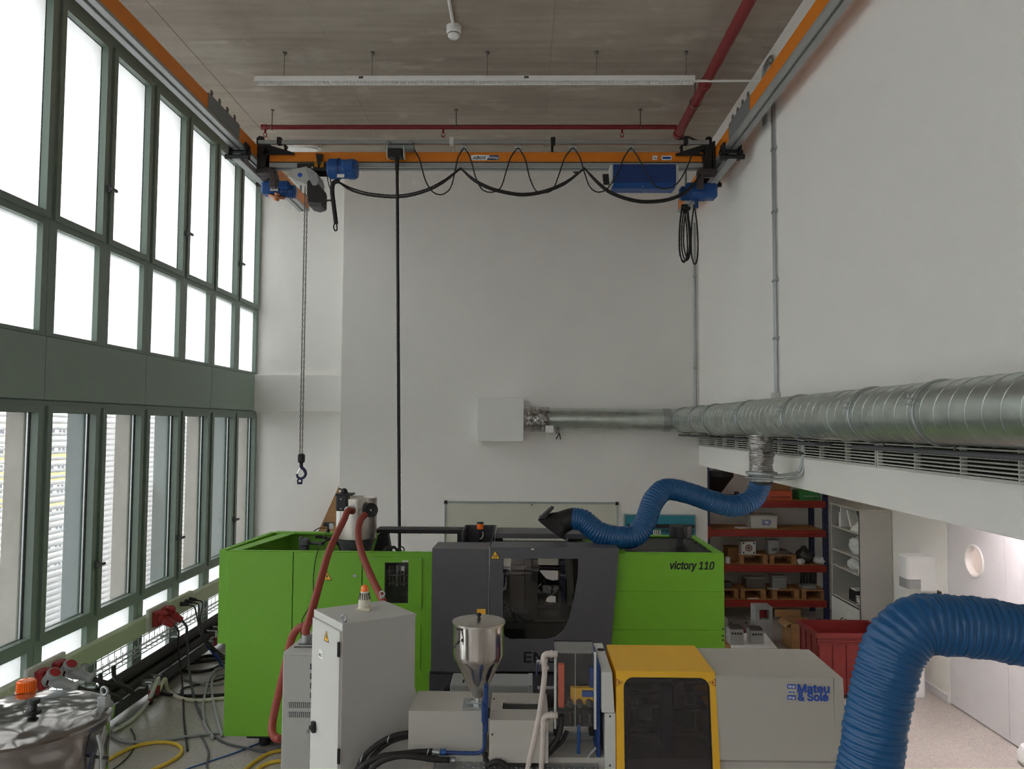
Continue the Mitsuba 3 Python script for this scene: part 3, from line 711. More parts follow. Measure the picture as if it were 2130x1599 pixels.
for i, (sx, rx, cx) in enumerate(((-1, -2.765, bl), (1, 1.965, br))):
    # end bracket: gusset plates either side of the beam, and the trolley frame under the rail
    def bp(pts, Y):
        return px_poly(pts, Y)
    if sx < 0:
        outl = [(534, 288), (540, 283), (549, 285), (552, 300), (612, 318), (612, 322), (556, 322), (552, 347), (536, 347)]
        hol = [[(548, 305), (563, 318), (548, 322)]]
    else:
        outl = [(1481, 288), (1476, 284), (1468, 286), (1464, 301), (1405, 320), (1405, 324), (1460, 324), (1464, 349), (1480, 349)]
        hol = [[(1467, 306), (1453, 319), (1467, 323)]]
    pol = bp(outl, BY - .03)
    for hh in hol: pol = pol.difference(bp(hh, BY - .03))
    part(k, 'end_bracket', cat(front(pol, BY - .04, .018), front(pol, BY + .15, .018)), 'm_black')
    part(k, 'end_bracket_post', box(cx + sx * .10 - .012, cx + sx * .10 + .012, BY - .04, BY + .17, zb - .02, zt + .10, .004), 'm_black')
    part(k, 'end_cross_bar', box(min(cx - sx * .02, cx + sx * .13), max(cx - sx * .02, cx + sx * .13), BY + .0, BY + .13, zb - .03, zb - .002, .004), 'm_bracket')
    part(k, 'end_brace', hexa([(cx - sx * .02, BY - .01, zb - .03), (cx + sx * .02, BY - .01, zb - .03), (cx - sx * .02, BY + .01, zb - .03), (cx + sx * .02, BY + .01, zb - .03)], [(rx - sx * .06, BY - .01, 5.60), (rx - sx * .1, BY - .01, 5.60), (rx - sx * .06, BY + .01, 5.60), (rx - sx * .1, BY + .01, 5.60)]), 'm_bracket')
    fr = box(rx - .04, rx + .04, BY - .42, BY + .58, 5.565, 5.63, .006)
    part(k, 'end_carriage', cat(fr), 'm_rail_steel')
    part(k, 'carriage_leg', cat(box(rx - sx * .2 - .03, rx - sx * .2 + .03, BY + .02, BY + .10, 5.44, 5.62, .004), box(min(rx, rx - sx * .22), max(rx, rx - sx * .22), BY + .0, BY + .12, 5.575, 5.62, .004)), 'm_bracket')
    for yy in (BY - .36, BY + .5):
        part(k, 'wheel_block', cat(box(rx - .09, rx - .07, yy - .06, yy + .06, 5.60, 5.74, .006), box(rx + .07, rx + .09, yy - .06, yy + .06, 5.60, 5.74, .006), box(rx - .09, rx + .09, yy - .03, yy + .03, 5.585, 5.625, .006),
                                   rod((rx - .11, yy, 5.655), (rx + .11, yy, 5.655), .03, 14), rod((rx - .115, yy - .05, 5.60), (rx + .115, yy - .05, 5.60), .024, 12)), 'm_black', 30)
# name plates on the beam
k2 = k
r = px_rect(980, 322.5, 1038, 333.5, BY)
part(k, 'nameplate', box(r[0], r[2], BY - .003, BY + .001, r[1], r[3], .0005), 'm_white')
r2 = (r[0] + (r[2] - r[0]) * .56, r[1], r[2], r[3])
part(k, 'load_plate', front(Polygon([(r2[0], r2[1] + .002), (r2[2] - .002, r2[1] + .002), (r2[2] - .002, r2[3] - .002), (r2[0] + .03, r2[3] - .002)]), BY - .0045, .002), 'm_navy')
part(k, 'nameplate_lettering', text_front('ABUS', 983, 325, 1011, 331.5, BY - .003, True, .25), 'm_navy')
part(k, 'load_lettering', text_front('500kg', 1016, 325, 1036, 331.5, BY - .0045, True), 'm_white')
r = px_rect(1357, 324, 1367, 333, BY); part(k, 'ce_plate', box(r[0], r[2], BY - .003, BY + .001, r[1], r[3], .0005), 'm_white')
part(k, 'ce_lettering', text_front('CE', 1359, 326, 1365, 331, BY - .003, False), 'm_black')
r = px_rect(1376, 324, 1397, 333, BY); part(k, 'data_plate', box(r[0], r[2], BY - .003, BY + .001, r[1], r[3], .0005), 'm_white')
r = px_rect(1378, 326, 1395, 331, BY); part(k, 'data_field', box(r[0], r[2], BY - .0045, BY - .002, r[1], r[3], .0005), 'm_logo_blue')
# drive motors at the two ends
def drive(pc, L, R, dx, label, gear_m):
    k = thing('drive_motor', label, 'motor')
    c = np.asarray(pc, float)
    part(k, 'body', lathe([(0, 0), (R * .7, 0), (R * .95, .02), (R, .04), (R, L * .55), (R * .86, L * .58), (R * .86, L * .9), (R * .6, L), (0, L)], c, dx, 24), 'm_blue', 30)
    d = np.asarray(dx, float)
    for q in range(5):
        part(k, 'fin', lathe([(R * .8, 0), (R * .98, .002), (R * .98, .008), (R * .8, .01)], c + d * (L * .62 + q * .02), dx, 24), 'm_blue', 30)
    part(k, 'gearbox', box(c[0] - R * 1.1, c[0] + R * 1.1, c[1] - .07, c[1] + .07, c[2] - R * .8, c[2] + R * 1.15, .02), 'm_blue')
    part(k, 'terminal_box', cbox(c + d * L * .62 + [0, -.06, R * .55], .11, .08, .09, .015), 'm_blue')
    return k, c
k, c = drive(P(562, 395, 7.95), .27, .072, (1, .1, -.05), 'blue drive motor with a copper coloured gear under the crane rail by the windows', 'm_copper')
part(k, 'gear', cat(lathe([(.035, 0), (.085, 0), (.085, .02), (.035, .02)], c + [.08, -.03, -.09], (.25, -.35, 1), 20), lathe([(.0, -.03), (.03, -.03), (.03, .05), (0, .05)], c + [.08, -.03, -.09], (.25, -.35, 1), 14),
                    *[rod(c + np.array([.08, -.03, -.085]), c + np.array([.08, -.03, -.085]) + .07 * np.array([math.cos(q), math.sin(q), 0]), .012, 8) for q in (0, 2.1, 4.2)]), 'm_copper', 30, label='copper coloured gear wheel')
part(k, 'plate', box(c[0] + .03, c[0] + .11, c[1] - .085, c[1] - .078, c[2] - .035, c[2] + .01, .001), 'm_lightgrey')
k, c = drive(P(1472, 402, 7.85), .29, .08, (-1, .12, .02), 'blue drive motor under the crane rail beside the tall wall', None)
part(k, 'gland', rod(c + np.array([-.12, -.02, -.16]), c + np.array([-.12, -.02, -.05]), .02, 10), 'm_blue_dark')
# hoist trolley with chain hoist
k = thing('chain_hoist', 'grey chain hoist with black chain bag and blue trolley motor under the crane bridge', 'chain hoist')
tz = zb
r = px_rect(620, 341, 692, 357, BY)
part(k, 'trolley_plate', cat(box(r[0], r[2], BY - .03, BY - .018, r[1], r[3], .004), box(r[0], r[2], BY + .148, BY + .16, r[1], r[3], .004)), 'm_black')
for px in (637, 650):
    c = P(px, 349, BY - .03); part(k, 'trolley_pin', rod(c, c + np.array([0, -.012, 0]), .011, 12), 'm_chrome', 30)
r = px_rect(656, 339, 676, 351, BY)
part(k, 'motor_mount', box(px_rect(686, 343, 700, 357, BY)[0], px_rect(686, 343, 700, 357, BY)[2], BY - .1, BY - .02, px_rect(686, 343, 700, 357, BY)[1], px_rect(686, 343, 700, 357, BY)[3], .004), 'm_black')
part(k, 'brass_block', box(r[0], r[0] + (r[2] - r[0]) * .42, BY - .05, BY - .03, r[1], r[3], .004), 'm_brass')
part(k, 'brass_block', box(r[0] + (r[2] - r[0]) * .58, r[2], BY - .05, BY - .03, r[1], r[3], .004), 'm_brass')
c = P(665, 340, BY - .03)
part(k, 'stop_horn', front(Polygon([(c[0] - .015, c[2] - .02), (c[0] + .015, c[2] - .02), (c[0] + .035, c[2] + .09), (c[0] - .035, c[2] + .09)]), BY - .06, .03), 'm_black')
# body: rounded housing tilted
bp_ = px_poly([(606, 362), (612, 357), (640, 351), (648, 358), (660, 366), (667, 380), (664, 392), (650, 390), (640, 388), (622, 380), (608, 372)], BY + .02)
m = front(bp_.buffer(-.01).buffer(.01), BY - .05, .20)
part(k, 'housing', m, 'm_cabinet', 35)
bp2 = px_poly([(641, 354), (650, 356), (664, 366), (668, 381), (665, 391), (656, 392), (648, 378)], BY + .02)
part(k, 'motor_cover', front(bp2.buffer(-.008).buffer(.008), BY - .075, .24), 'm_midgrey', 35)
c = P(624, 364, BY - .05); part(k, 'badge', lathe([(0, 0), (.022, 0), (.022, .004), (0, .005)], c, (0, -1, 0), 20), 'm_logo_blue')
bp3 = px_poly([(643, 382), (650, 376), (658, 378), (672, 394), (674, 400), (673, 430), (660, 435), (647, 432), (645, 425), (643, 395)], BY)
part(k, 'chain_bag', front(bp3.buffer(-.012).buffer(.012), BY - .07, .19), 'm_rubber', 35, label='black chain bag')
bp4 = px_poly([(645, 424), (673, 426), (672, 431), (660, 435), (647, 432)], BY)
part(k, 'chain_bag_trim', front(bp4, BY - .073, .196), 'm_darkgrey', 35)
r = px_rect(690, 342, 752, 376, BY)
cz = (r[1] + r[3]) / 2
part(k, 'trolley_motor', lathe([(0, 0), (.085, 0), (.1, .015), (.1, .10), (.094, .105), (.094, .2), (.1, .205), (.1, .26), (.085, .285), (0, .29)], (r[0], BY - .115, cz), (1, 0, -.02), 28), 'm_blue', 30, label='blue trolley motor')
part(k, 'motor_box', cbox(P(725, 346, BY - .20), .13, .10, .11, .025), 'm_blue')
part(k, 'motor_band', lathe([(.099, 0), (.104, 0), (.104, .02), (.099, .02)], (r[0] + .095, BY - .115, cz), (1, 0, -.02), 28), 'm_blue_dark')
rp = px_rect(701, 362, 716, 368.5, BY - .22); part(k, 'rating_plate', box(rp[0], rp[2], BY - .222, BY - .212, rp[1], rp[3], .001), 'm_white')
# chain falls and hook
for px0, px1 in ((633.5, 625), (638.5, 629.5)):
    a, b = P(px0, 385, BY + .02), P(px1, 947, BY + .02)
    x = (a[0] + b[0]) / 2
    zz = np.arange(b[2], a[2], .030)
    links = []
    for q, z in enumerate(zz):
        h = np.array([[0, .007], [0, -.007]])
        ang = np.linspace(0, 2 * math.pi, 10, endpoint=False)
        ux, uy = (1, 0) if q % 2 else (0, 1)
        lp = np.stack([x + .0062 * np.cos(ang) * ux, BY + .02 + .0062 * np.cos(ang) * uy, z + .018 * np.sin(ang)], 1)
        links.append(sweep(lp, .0032, 5, closed=True))
    part(k, 'chain', cat(links), 'm_steel', True, kind='stuff')
c = P(627, 953, BY + .02)
part(k, 'hook_block', cat(box(c[0] - .03, c[0] + .03, BY - .015, BY + .055, c[2] - .045, c[2] + .045, .014), rod((c[0], BY + .02, c[2] - .08), (c[0], BY + .02, c[2] - .03), .018, 12)), 'm_rubber', 30)
hk = [c + np.array([dx, 0, dz]) for dx, dz in ((0, -.06), (0, -.085), (.03, -.115), (.045, -.15), (.03, -.185), (-.005, -.2), (-.035, -.185), (-.042, -.155))]
part(k, 'hook', sweep(spline(hk, .01), np.linspace(.017, .011, len(spline(hk, .01))), 10), 'm_navy', 30, label='dark blue hook')
part(k, 'hook_latch', cat(rod(c + np.array([-.005, 0, -.09]), c + np.array([-.038, 0, -.155]), .006, 8)), 'm_chrome')
part(k, 'hook_shackle', cat(hoop(c + np.array([-.012, 0, -.225]), .022, .008, (0, 1, 0), 16, 8), rod(c + np.array([-.035, 0, -.245]), c + np.array([.012, 0, -.245]), .012, 10)), 'm_navy', 30)
# control box
k = thing('control_box', 'blue control box with grey end flanges hung below the crane bridge', 'control box')
r = px_rect(1273, 349, 1402, 395, BY + .05)
part(k, 'lid', box(r[0], r[2], BY - .06, BY + .0, r[1] + .04, r[3], .004), 'm_blue_dark')
part(k, 'base', box(r[0], r[2], BY - .0, BY + .16, r[1], r[3], .004), 'm_blue')
part(k, 'lip', hexa([(r[0], BY - .06, r[1] + .04), (r[2], BY - .06, r[1] + .04), (r[0], BY, r[1]), (r[2], BY, r[1])], [(r[0], BY, r[1] + .04), (r[2], BY, r[1] + .04), (r[0], BY - .055, r[1] + .045), (r[2], BY - .055, r[1] + .045)]), 'm_blue')
for x0, x1 in ((r[0] - .03, r[0]), (r[2], r[2] + .03)):
    part(k, 'flange', box(x0, x1, BY - .045, BY + .15, r[1] + .02, r[3], .003), 'm_lightgrey')
for q in range(3): part(k, 'gland', rod((r[0] - .09, BY + .02 + q * .04, r[1] + .06 + q * .05), (r[0] - .03, BY + .02 + q * .04, r[1] + .06 + q * .05), .018, 10), 'm_rubber')
c = P(1336, 391, BY); part(k, 'lock', rod((c[0], BY - .045, c[2] + .005), (c[0], BY - .03, c[2] + .005), .006, 10), 'm_chrome')
# control pendant trolley with its cable
k = thing('pendant_trolley', 'dark teal trolley with black box carrying the vertical control cable on the crane bridge', 'cable trolley')
r = px_rect(803, 303, 862, 312, BY - .14)
part(k, 'carriage', cat(box(r[0], r[2], BY - .17, BY - .07, r[1], r[3], .006), *[rod((x, BY - .19, r[3] + .02), (x, BY - .05, r[3] + .02), .018, 12) for x in (r[0] + .03, r[2] - .03)]), 'm_crane_plate')
r = px_rect(809, 311, 838, 329, BY - .14)
part(k, 'box', box(r[0], r[2], BY - .19, BY - .08, r[1], r[3], .012), 'm_black')
for x in (r[0] - .012, r[2] + .012): part(k, 'strap', box(x - .004, x + .004, BY - .18, BY - .09, r[1], r[3] + .03, .001), 'm_lightgrey')
a, b = P(826, 329, BY - .13), P(830, 1139, BY - .13)
k3 = thing('control_cable', 'thick black control cable hanging straight down from the crane bridge behind the charcoal machine', 'cable')
part(k3, 'cable', rod((a[0], BY - .13, a[2] + .02), (a[0] + (b[0] - a[0]) * 1.2, BY - .13, 1.35), .0155, 12), 'm_rubber', 30)
part(k3, 'grip', rod((a[0], BY - .13, a[2] - .12), (a[0], BY - .13, a[2]), .02, 12), 'm_black', 30)
part(k3, 'pendant', box(a[0] - .04, a[0] + .04, BY - .17, BY - .09, 1.05, 1.38, .02), 'm_black')
# festoon cables
def festoon(pts, label, Y, r=.0065, extra=0):
    single('festoon_cable', label, 'cable', tube([P(x, y, Y) for x, y in pts], r, 8, .03), 'm_rubber', True, 'festoon cables of the crane')
tr = [965, 1078, 1192, 1312]
FN = ['first from the control cable', 'second from the control cable', 'third from the control cable', 'fourth from the control cable']
for i, px in enumerate(tr):
    k = thing('festoon_trolley', f'small steel cable trolley on the crane rail, {FN[i]}', 'cable trolley', 'cable trolleys on the crane')
    c = P(px, 304, BY - .12)
    part(k, 'saddle', cat(box(c[0] - .03, c[0] + .03, BY - .135, BY - .105, c[2] - .01, c[2] + .012, .003), rod((c[0] - .035, BY - .12, c[2] - .012), (c[0] + .035, BY - .12, c[2] - .012), .012, 10)), 'm_galv_flat')
    part(k, 'clip', cat(rot(box(c[0] - .018, c[0] - .01, BY - .13, BY - .11, c[2] - .05, c[2] - .01, .001), 15, (0, 1, 0)), rot(box(c[0] + .01, c[0] + .018, BY - .13, BY - .11, c[2] - .05, c[2] - .01, .001), -15, (0, 1, 0))), 'm_galv_flat')
FY = BY - .125
festoon([(862, 312), (872, 330), (885, 375), (900, 399), (917, 405), (935, 394), (946, 360), (952, 330), (965, 306)], 'thin cable loop hanging between the control box trolley and the first small trolley', FY)
festoon([(965, 306), (977, 325), (990, 370), (1004, 395), (1022, 400), (1040, 392), (1052, 360), (1062, 328), (1078, 306)], 'thin cable loop hanging between the first and second small trolleys', FY)
festoon([(1078, 306), (1092, 330), (1102, 370), (1115, 397), (1130, 401), (1148, 396), (1162, 365), (1175, 328), (1192, 306)], 'thin cable loop hanging between the second and third small trolleys', FY)
festoon([(1192, 306), (1205, 325), (1216, 360), (1228, 390), (1245, 400), (1262, 393), (1285, 360), (1298, 328), (1312, 306)], 'thin cable loop hanging between the third and fourth small trolleys', FY)
festoon([(1312, 306), (1326, 325), (1345, 360), (1365, 388), (1390, 392), (1410, 380), (1428, 350), (1440, 320)], 'thin cable loop in front of the blue control box', FY)
def bundle(pts, label):
    k = thing('cable_bundle', label, 'cable', 'black cable bundles under the crane bridge')
    for q in range(4):
        o = np.array([0, rng.uniform(-.02, .02), rng.uniform(-.005, .005)])
        p = [P(x, y, BY + .02) + o * (1 if 0 < i < len(pts) - 1 else .3) + np.array([0, 0, -.012 * q * (1 if 0 < i < len(pts) - 1 else 0) * .6]) for i, (x, y) in enumerate(pts)]
        part(k, 'cable', tube(p, .008, 8, .04), 'm_rubber', True)
bundle([(703, 378), (730, 392), (770, 403), (830, 407), (880, 397), (920, 378), (958, 350)], 'thick black cable bundle sagging from the hoist motor to the first tie point')
bundle([(958, 350), (985, 371), (1020, 389), (1060, 399), (1090, 402), (1130, 396), (1175, 378), (1216, 350)], 'thick black cable bundle sagging at the middle of the crane bridge')
bundle([(1216, 350), (1240, 374), (1270, 398), (1320, 415), (1360, 417), (1400, 410), (1435, 390), (1470, 345)], 'thick black cable bundle sagging below the blue control box')
k = thing('hanging_cable_end', 'black taped cable bundle hanging down beside the chain bag', 'cable')
part(k, 'cable', sweep(spline([P(x, y, BY - .06) for x, y in ((706, 376), (694, 380), (691, 395), (694, 425), (697, 450), (699, 465))], .02), .022, 10), 'm_rubber', True)
part(k, 'cable', tube([P(x, y, BY - .06) for x, y in ((673, 428), (680, 417), (690, 417))], .009, 8, .02), 'm_rubber', True)
part(k, 'loop', tube([P(x, y, BY - .06) for x, y in ((697, 462), (694, 472), (697, 480), (701, 478), (700, 465))], .007, 8, .01), 'm_rubber', True)
for a, b in ((679, 684), (684, 689)): part(k, 'lead', tube([P(a, 357, BY - .04), P(b, 385, BY - .06), P(690, 400, BY - .06)], .005, 6), 'm_rubber', True)
k = thing('coiled_cable', 'black spare cable tied in long hanging loops below the wall side motor', 'cable')
for q, (xl, xr, yb) in enumerate(((1413, 1436, 543), (1418, 1434, 540), (1414, 1430, 546), (1422, 1437, 534), (1438, 1452, 550))):
    yt = 425
    part(k, 'loop', tube([P(x, y, 7.9 + .012 * q) for x, y in ((xl + 6, yt), (xl + 1, yt + 40), (xl, yb - 25), (xl + 4, yb - 5), ((xl + xr) / 2, yb), (xr - 3, yb - 6), (xr, yb - 30), (xr - 2, yt + 45), (xr - 8, yt))], .0075, 8, .04), 'm_rubber', True)
part(k, 'tie', box(*(P(1418, 0, 7.92)[0], P(1432, 0, 7.92)[0]), 7.88, 7.96, P(0, 436, 7.92)[2], P(0, 430, 7.92)[2], .004), 'm_black')
single('cable_lead', 'black cable curling over the crane bridge at the wall side bracket', 'cable', tube([P(x, y, BY + .0) for x, y in ((1405, 296), (1420, 287), (1432, 285), (1445, 291), (1460, 294), (1472, 292))], .011, 8), 'm_rubber', True)

SC[0] = 1.0

# ================================================================== green and charcoal injection moulding machine
def PF(px, py, o, W):
    """Point where the pixel's line meets the plane through o with normal W."""
    d = ray(px, py); o = np.asarray(o, float)
    return CAM + d * (((o - CAM) @ W) / (d @ W))
def tri_sign(k, o, U, V, W, s, sym, name='warning_sign', m='m_warn'):
    """Triangular warning sign with a dark border and a symbol, lying on a face."""
    o, U, V, W = (np.asarray(q, float) for q in (o, U, V, W))
    t = Polygon([(-s / 2, 0), (s / 2, 0), (0, s * .87)]).buffer(.003)
    p = part(k, name, extr(t, .001, o + W * .001, U, V), m)
    bd = t.difference(t.buffer(-s * .06))
    part(p, 'border', extr(bd, .0006, o + W * .0018, U, V), 'm_black') if p.count('__') == 1 else None
    if sym == 'bolt': g = Polygon([(.01, .62), (-.12, .33), (-.01, .33), (-.06, .1), (.13, .42), (.03, .42), (.08, .62)])
    elif sym == 'crush': g = shapely.union_all([sbox(-.20, .15, -.06, .22), sbox(-.13, .15, -.06, .42), sbox(.06, .15, .13, .42), sbox(-.2, .35, -.06, .42), sbox(.06, .35, .2, .42), sbox(.06, .15, .2, .22)])
    else: g = shapely.union_all([sbox(-.04, .24, .04, .55), sbox(-.15, .38, .15, .43), sbox(-.18, .12, .18, .18)])
    g = shapely.affinity.scale(g, s, s, origin=(0, 0))
    part(p, 'symbol', extr(g, .0006, o + W * .0018, U, V), 'm_black')
EX, EZ, NY = (1, 0, 0), (0, 0, 1), (0, -1, 0)
M0 = 7.2; MB = 8.45
mk = thing('moulding_machine', 'large green and charcoal injection moulding machine across the middle of the hall', 'machine')
zt = P(700, 1148, M0)[2]; zbm = .17
def mx(px, y=1300, Y=M0): return P(px, y, Y)[0]
def frontbox(px0, px1, z0, z1, y0, y1, b=.004): return box(mx(px0, 1300, y0), mx(px1, 1300, y0), y0, y1, z0, z1, b)
# left cladding
xl = mx(470)
part(mk, 'front_panel', box(xl, mx(606.5), M0, M0 + .03, zbm, zt, .003), 'm_green')
part(mk, 'front_panel', box(mx(608), mx(751), M0, M0 + .03, zbm, zt, .003), 'm_green')
part(mk, 'front_panel', front(sbox(mx(752.5), zbm, mx(897), zt).difference(sbox(*px_rect(801, 1168, 849, 1254, M0))), M0, .03), 'm_green')
for px in (607.2, 751.7): part(mk, 'panel_gap', box(mx(px - 1.2), mx(px + 1.2), M0 + .012, M0 + .03, zbm, zt - .01, 0), 'm_black')
xo = mx(453, 1300, M0 + .03)
part(mk, 'end_panel', cat(flat(Polygon([(xo, M0 + .03), (xo + .045, M0 + .03), (-2.70, MB), (-2.745, MB)]), 1.0, zt - 1.0), box(xo + .002, xl - .004, M0 + .035, M0 + .065, 1.0, zt, .003)), 'm_green')
part(mk, 'end_panel_edge', box(xo + .045, xl - .002, M0 + .022, M0 + .05, 1.0, zt, .003), 'm_green')
part(mk, 'inner_end_panel', flat(Polygon([(xl + .01, M0 + .03), (xl + .05, M0 + .03), (-2.55, MB), (-2.59, MB)]), .3, zt - .3), 'm_green_in')
part(mk, 'inner_rim', flat(Polygon([(xl + .0, M0 + .03), (xl + .11, M0 + .03), (-2.46, MB), (-2.60, MB)]), zt - .006, .012), 'm_green')
part(mk, 'outer_rim', flat(Polygon([(xo, M0 + .03), (xo + .06, M0 + .03), (-2.70, MB), (-2.76, MB)]), zt - .004, .012), 'm_green')
xbk = mx(787, 1110, MB)
part(mk, 'rear_panel', box(-2.70, xbk, MB, MB + .03, zbm, zt, .003), 'm_green_in')
part(mk, 'rear_rim', box(-2.70, xbk, MB - .07, MB + .03, zt - .01, zt + .012, .003), 'm_green')
part(mk, 'front_rim', box(xl, mx(897), M0, M0 + .035, zt, zt + .008, .002), 'm_green')
part(mk, 'inner_deck', box(xl + .1, mx(900), M0 + .04, MB - .02, 1.28, 1.32, .003), 'm_steel_dark')
for (a, b) in ((600, 690),): part(mk, 'rear_shadow_slot', box(mx(600, 1100, MB), mx(680, 1100, MB), MB - .012, MB - .002, 1.60, 1.63, .002), 'm_green')
# valve block seen inside the open end
c = P(635, 1124, 7.8)
part(mk, 'valve_block', cat(box(c[0] - .05, c[0] + .03, 7.75, 7.86, 1.32, c[2] + .0, .01), box(c[0] - .02, c[0] + .05, 7.72, 7.80, c[2] - .05, c[2] + .03, .012), rod((c[0] - .03, 7.76, c[2]), (c[0] - .03, 7.76, c[2] + .045), .022, 12), rod((c[0] + .05, 7.78, c[2] - .02), (c[0] + .2, 7.78, c[2] - .03), .016, 10)), 'm_darkgrey', 30)
part(mk, 'valve_hose', cat(tube([c + [.1, 0, .04], c + [.2, .05, .02], c + [.32, .1, -.06], c + [.4, .1, -.3]], .014, 8), tube([c + [.18, -.05, -.02], c + [.28, 0, .03], c + [.4, .05, -.1]], .01, 8)), 'm_rubber', True)
# access panel with window in the third door
r = px_rect(774, 1158, 877, 1266, M0)
w = px_rect(801, 1169, 849, 1254, M0)
part(mk, 'access_panel', front(sbox(*r).difference(sbox(*w)), M0 - .012, .012), 'm_green')
part(mk, 'access_window', trimesh.Trimesh([[w[0], M0 - .004, w[1]], [w[2], M0 - .004, w[1]], [w[2], M0 - .004, w[3]], [w[0], M0 - .004, w[3]]], [[0, 1, 2], [0, 2, 3]], process=False), 'm_tint')
part(mk, 'window_gasket', front(sbox(*w).difference(sbox(w[0] + .008, w[1] + .008, w[2] - .008, w[3] - .008)), M0 - .006, .016), 'm_black')
part(mk, 'window_housing', cat(box(w[0] - .02, w[2] + .02, M0 + .28, M0 + .30, w[1] - .02, w[3] + .02, 0), box(w[0] - .02, w[0], M0 + .03, M0 + .3, w[1], w[3], 0), box(w[2], w[2] + .02, M0 + .03, M0 + .3, w[1], w[3], 0), box(w[0], w[2], M0 + .03, M0 + .3, w[1] - .02, w[1], 0)), 'm_black')
for q in range(6):
    x = w[0] + .02 + q * (w[2] - w[0] - .04) / 5
    part(mk, 'flow_tube', rod((x, M0 + .12, w[1] + (w[3] - w[1]) * .36), (x, M0 + .12, w[3] - .05), .009 if q != 2 else .014, 10), ['m_steel', 'm_steel_dark', 'm_chrome', 'm_steel_dark', 'm_steel', 'm_steel'][q], 30)
part(mk, 'flow_manifold', cat(box(w[0], w[2], M0 + .10, M0 + .16, w[1] + (w[3] - w[1]) * .62, w[1] + (w[3] - w[1]) * .64, .002), box(w[0], w[2], M0 + .10, M0 + .16, w[1] + (w[3] - w[1]) * .42, w[1] + (w[3] - w[1]) * .45, .002)), 'm_steel_dark')
rr = px_rect(835, 1177, 841, 1187, M0 + .1); part(mk, 'scale_label', box(rr[0], rr[2], M0 + .095, M0 + .10, rr[1], rr[3], .001), 'm_white')
rr = px_rect(837, 1164.5, 850, 1168, M0); part(mk, 'small_label', box(rr[0], rr[2], M0 - .014, M0 - .012, rr[1], rr[3], .0005), 'm_lightgrey')
for a, b in ((778, 1162), (826, 1161), (874, 1162), (873, 1262), (780, 1262)):
    c = P(a, b, M0 - .012); part(mk, 'screw', rod(c, c - np.array([0, .004, 0]), .007, 8), 'm_galv_flat')
for a, b in ((738, 1197), (765, 1198)):
    c = P(a, b, M0); part(mk, 'lock', cat(rod(c, c - np.array([0, .008, 0]), .016, 14)), 'm_galv_flat', 30)
c = P(680, 1206, M0); tri_sign(mk, c, EX, EZ, NY, .085, 'bolt')
r = px_rect(776, 1294, 874, 1392, M0); part(mk, 'lower_access_panel', front(sbox(*r), M0 - .006, .006), 'm_green')
r = px_rect(626, 1286, 740, 1330, M0); part(mk, 'lower_access_panel', front(sbox(*r), M0 - .006, .006), 'm_green')
# charcoal section
C0 = 7.14
ztc = P(950, 1141, C0)[2]
part(mk, 'charcoal_panel', front(Polygon([(mx(899, 1150, C0), ztc), (mx(1017, 1150, C0), ztc), (mx(1016, 1396, C0), P(1016, 1396, C0)[2]), (mx(896, 1396, C0), P(896, 1396, C0)[2])]), C0, .03), 'm_char')
part(mk, 'charcoal_top', hexa([(mx(899, 1141, C0), C0 + .005, ztc - .04), (mx(1017, 1141, C0), C0 + .005, ztc - .04), (mx(899, 1141, C0), C0 + .40, ztc - .04), (mx(1017, 1141, C0), C0 + .40, ztc - .04)],
                              [(mx(899, 1141, C0), C0 + .005, ztc), (mx(1017, 1141, C0), C0 + .005, ztc), (mx(899, 1141, C0) + .01, C0 + .40, ztc), (mx(1017, 1141, C0), C0 + .40, ztc)]), 'm_char')
part(mk, 'charcoal_side', box(mx(899, 1141, C0), mx(899, 1141, C0) + .02, C0 + .03, C0 + .4, .8, ztc - .04, .002), 'm_char')
zb0 = P(950, 1398, C0)[2]
part(mk, 'base', box(mx(895), mx(1275), C0 + .01, MB, .16, zb0 - .004, .006), 'm_char_edge')
part(mk, 'base_strip', box(mx(896, 1398, C0), mx(1270, 1398, C0), C0, C0 + .05, zb0 - .018, zb0 - .004, .002), 'm_black')
# sliding door with its window
dz = P(1150, 1139, C0)[2]
door = px_poly([(1019, 1140), (1287, 1143), (1280, 1240), (1271, 1345), (1268, 1397), (1019, 1396)], C0)
win = px_poly([(1046, 1161), (1203, 1162), (1202, 1200), (1195, 1240), (1185, 1285), (1172, 1312), (1155, 1326), (1135, 1330), (1062, 1330), (1050, 1324), (1046, 1312)], C0).buffer(-.012).buffer(.012)
part(mk, 'sliding_door', front(door.difference(win), C0, .025), 'm_char')
part(mk, 'door_window', extr(win.buffer(.004), .003, (0, C0 + .02, 0)), 'm_tint')
part(mk, 'door_top', hexa([(mx(1019, 1141, C0), C0 + .005, dz - .04), (mx(1287, 1141, C0), C0 + .005, dz - .04), (mx(1019, 1141, C0), C0 + .34, dz - .04), (mx(1287, 1141, C0), C0 + .34, dz - .04)],
                          [(mx(1019, 1141, C0), C0 + .01, dz), (mx(1287, 1141, C0), C0 + .01, dz), (mx(1019, 1141, C0) + .01, C0 + .34, dz + .002), (mx(1287, 1141, C0), C0 + .34, dz + .002)]), 'm_char')
part(mk, 'door_edge', box(mx(1017.6, 1141, C0), mx(1018.6, 1141, C0), C0 - .002, C0 + .02, zb0, dz, .001), 'm_alu')
c = P(1108, 1142, C0); part(mk, 'door_clip', cbox(c + np.array([0, 0, .0]), .03, .02, .012, .003), 'm_lightgrey')
c = P(1030, 1162, C0); tri_sign(mk, c, EX, EZ, NY, .085, 'crush')
r = px_rect(992, 1266, 1010, 1278, C0); part(mk, 'small_sign', box(r[0], r[2], C0 - .0015, C0, r[1], r[3], .0005), 'm_warn')
part(mk, 'maker_lettering', text_front('ENGEL', 1089, 1356, 1200, 1378, C0, True), 'm_black')
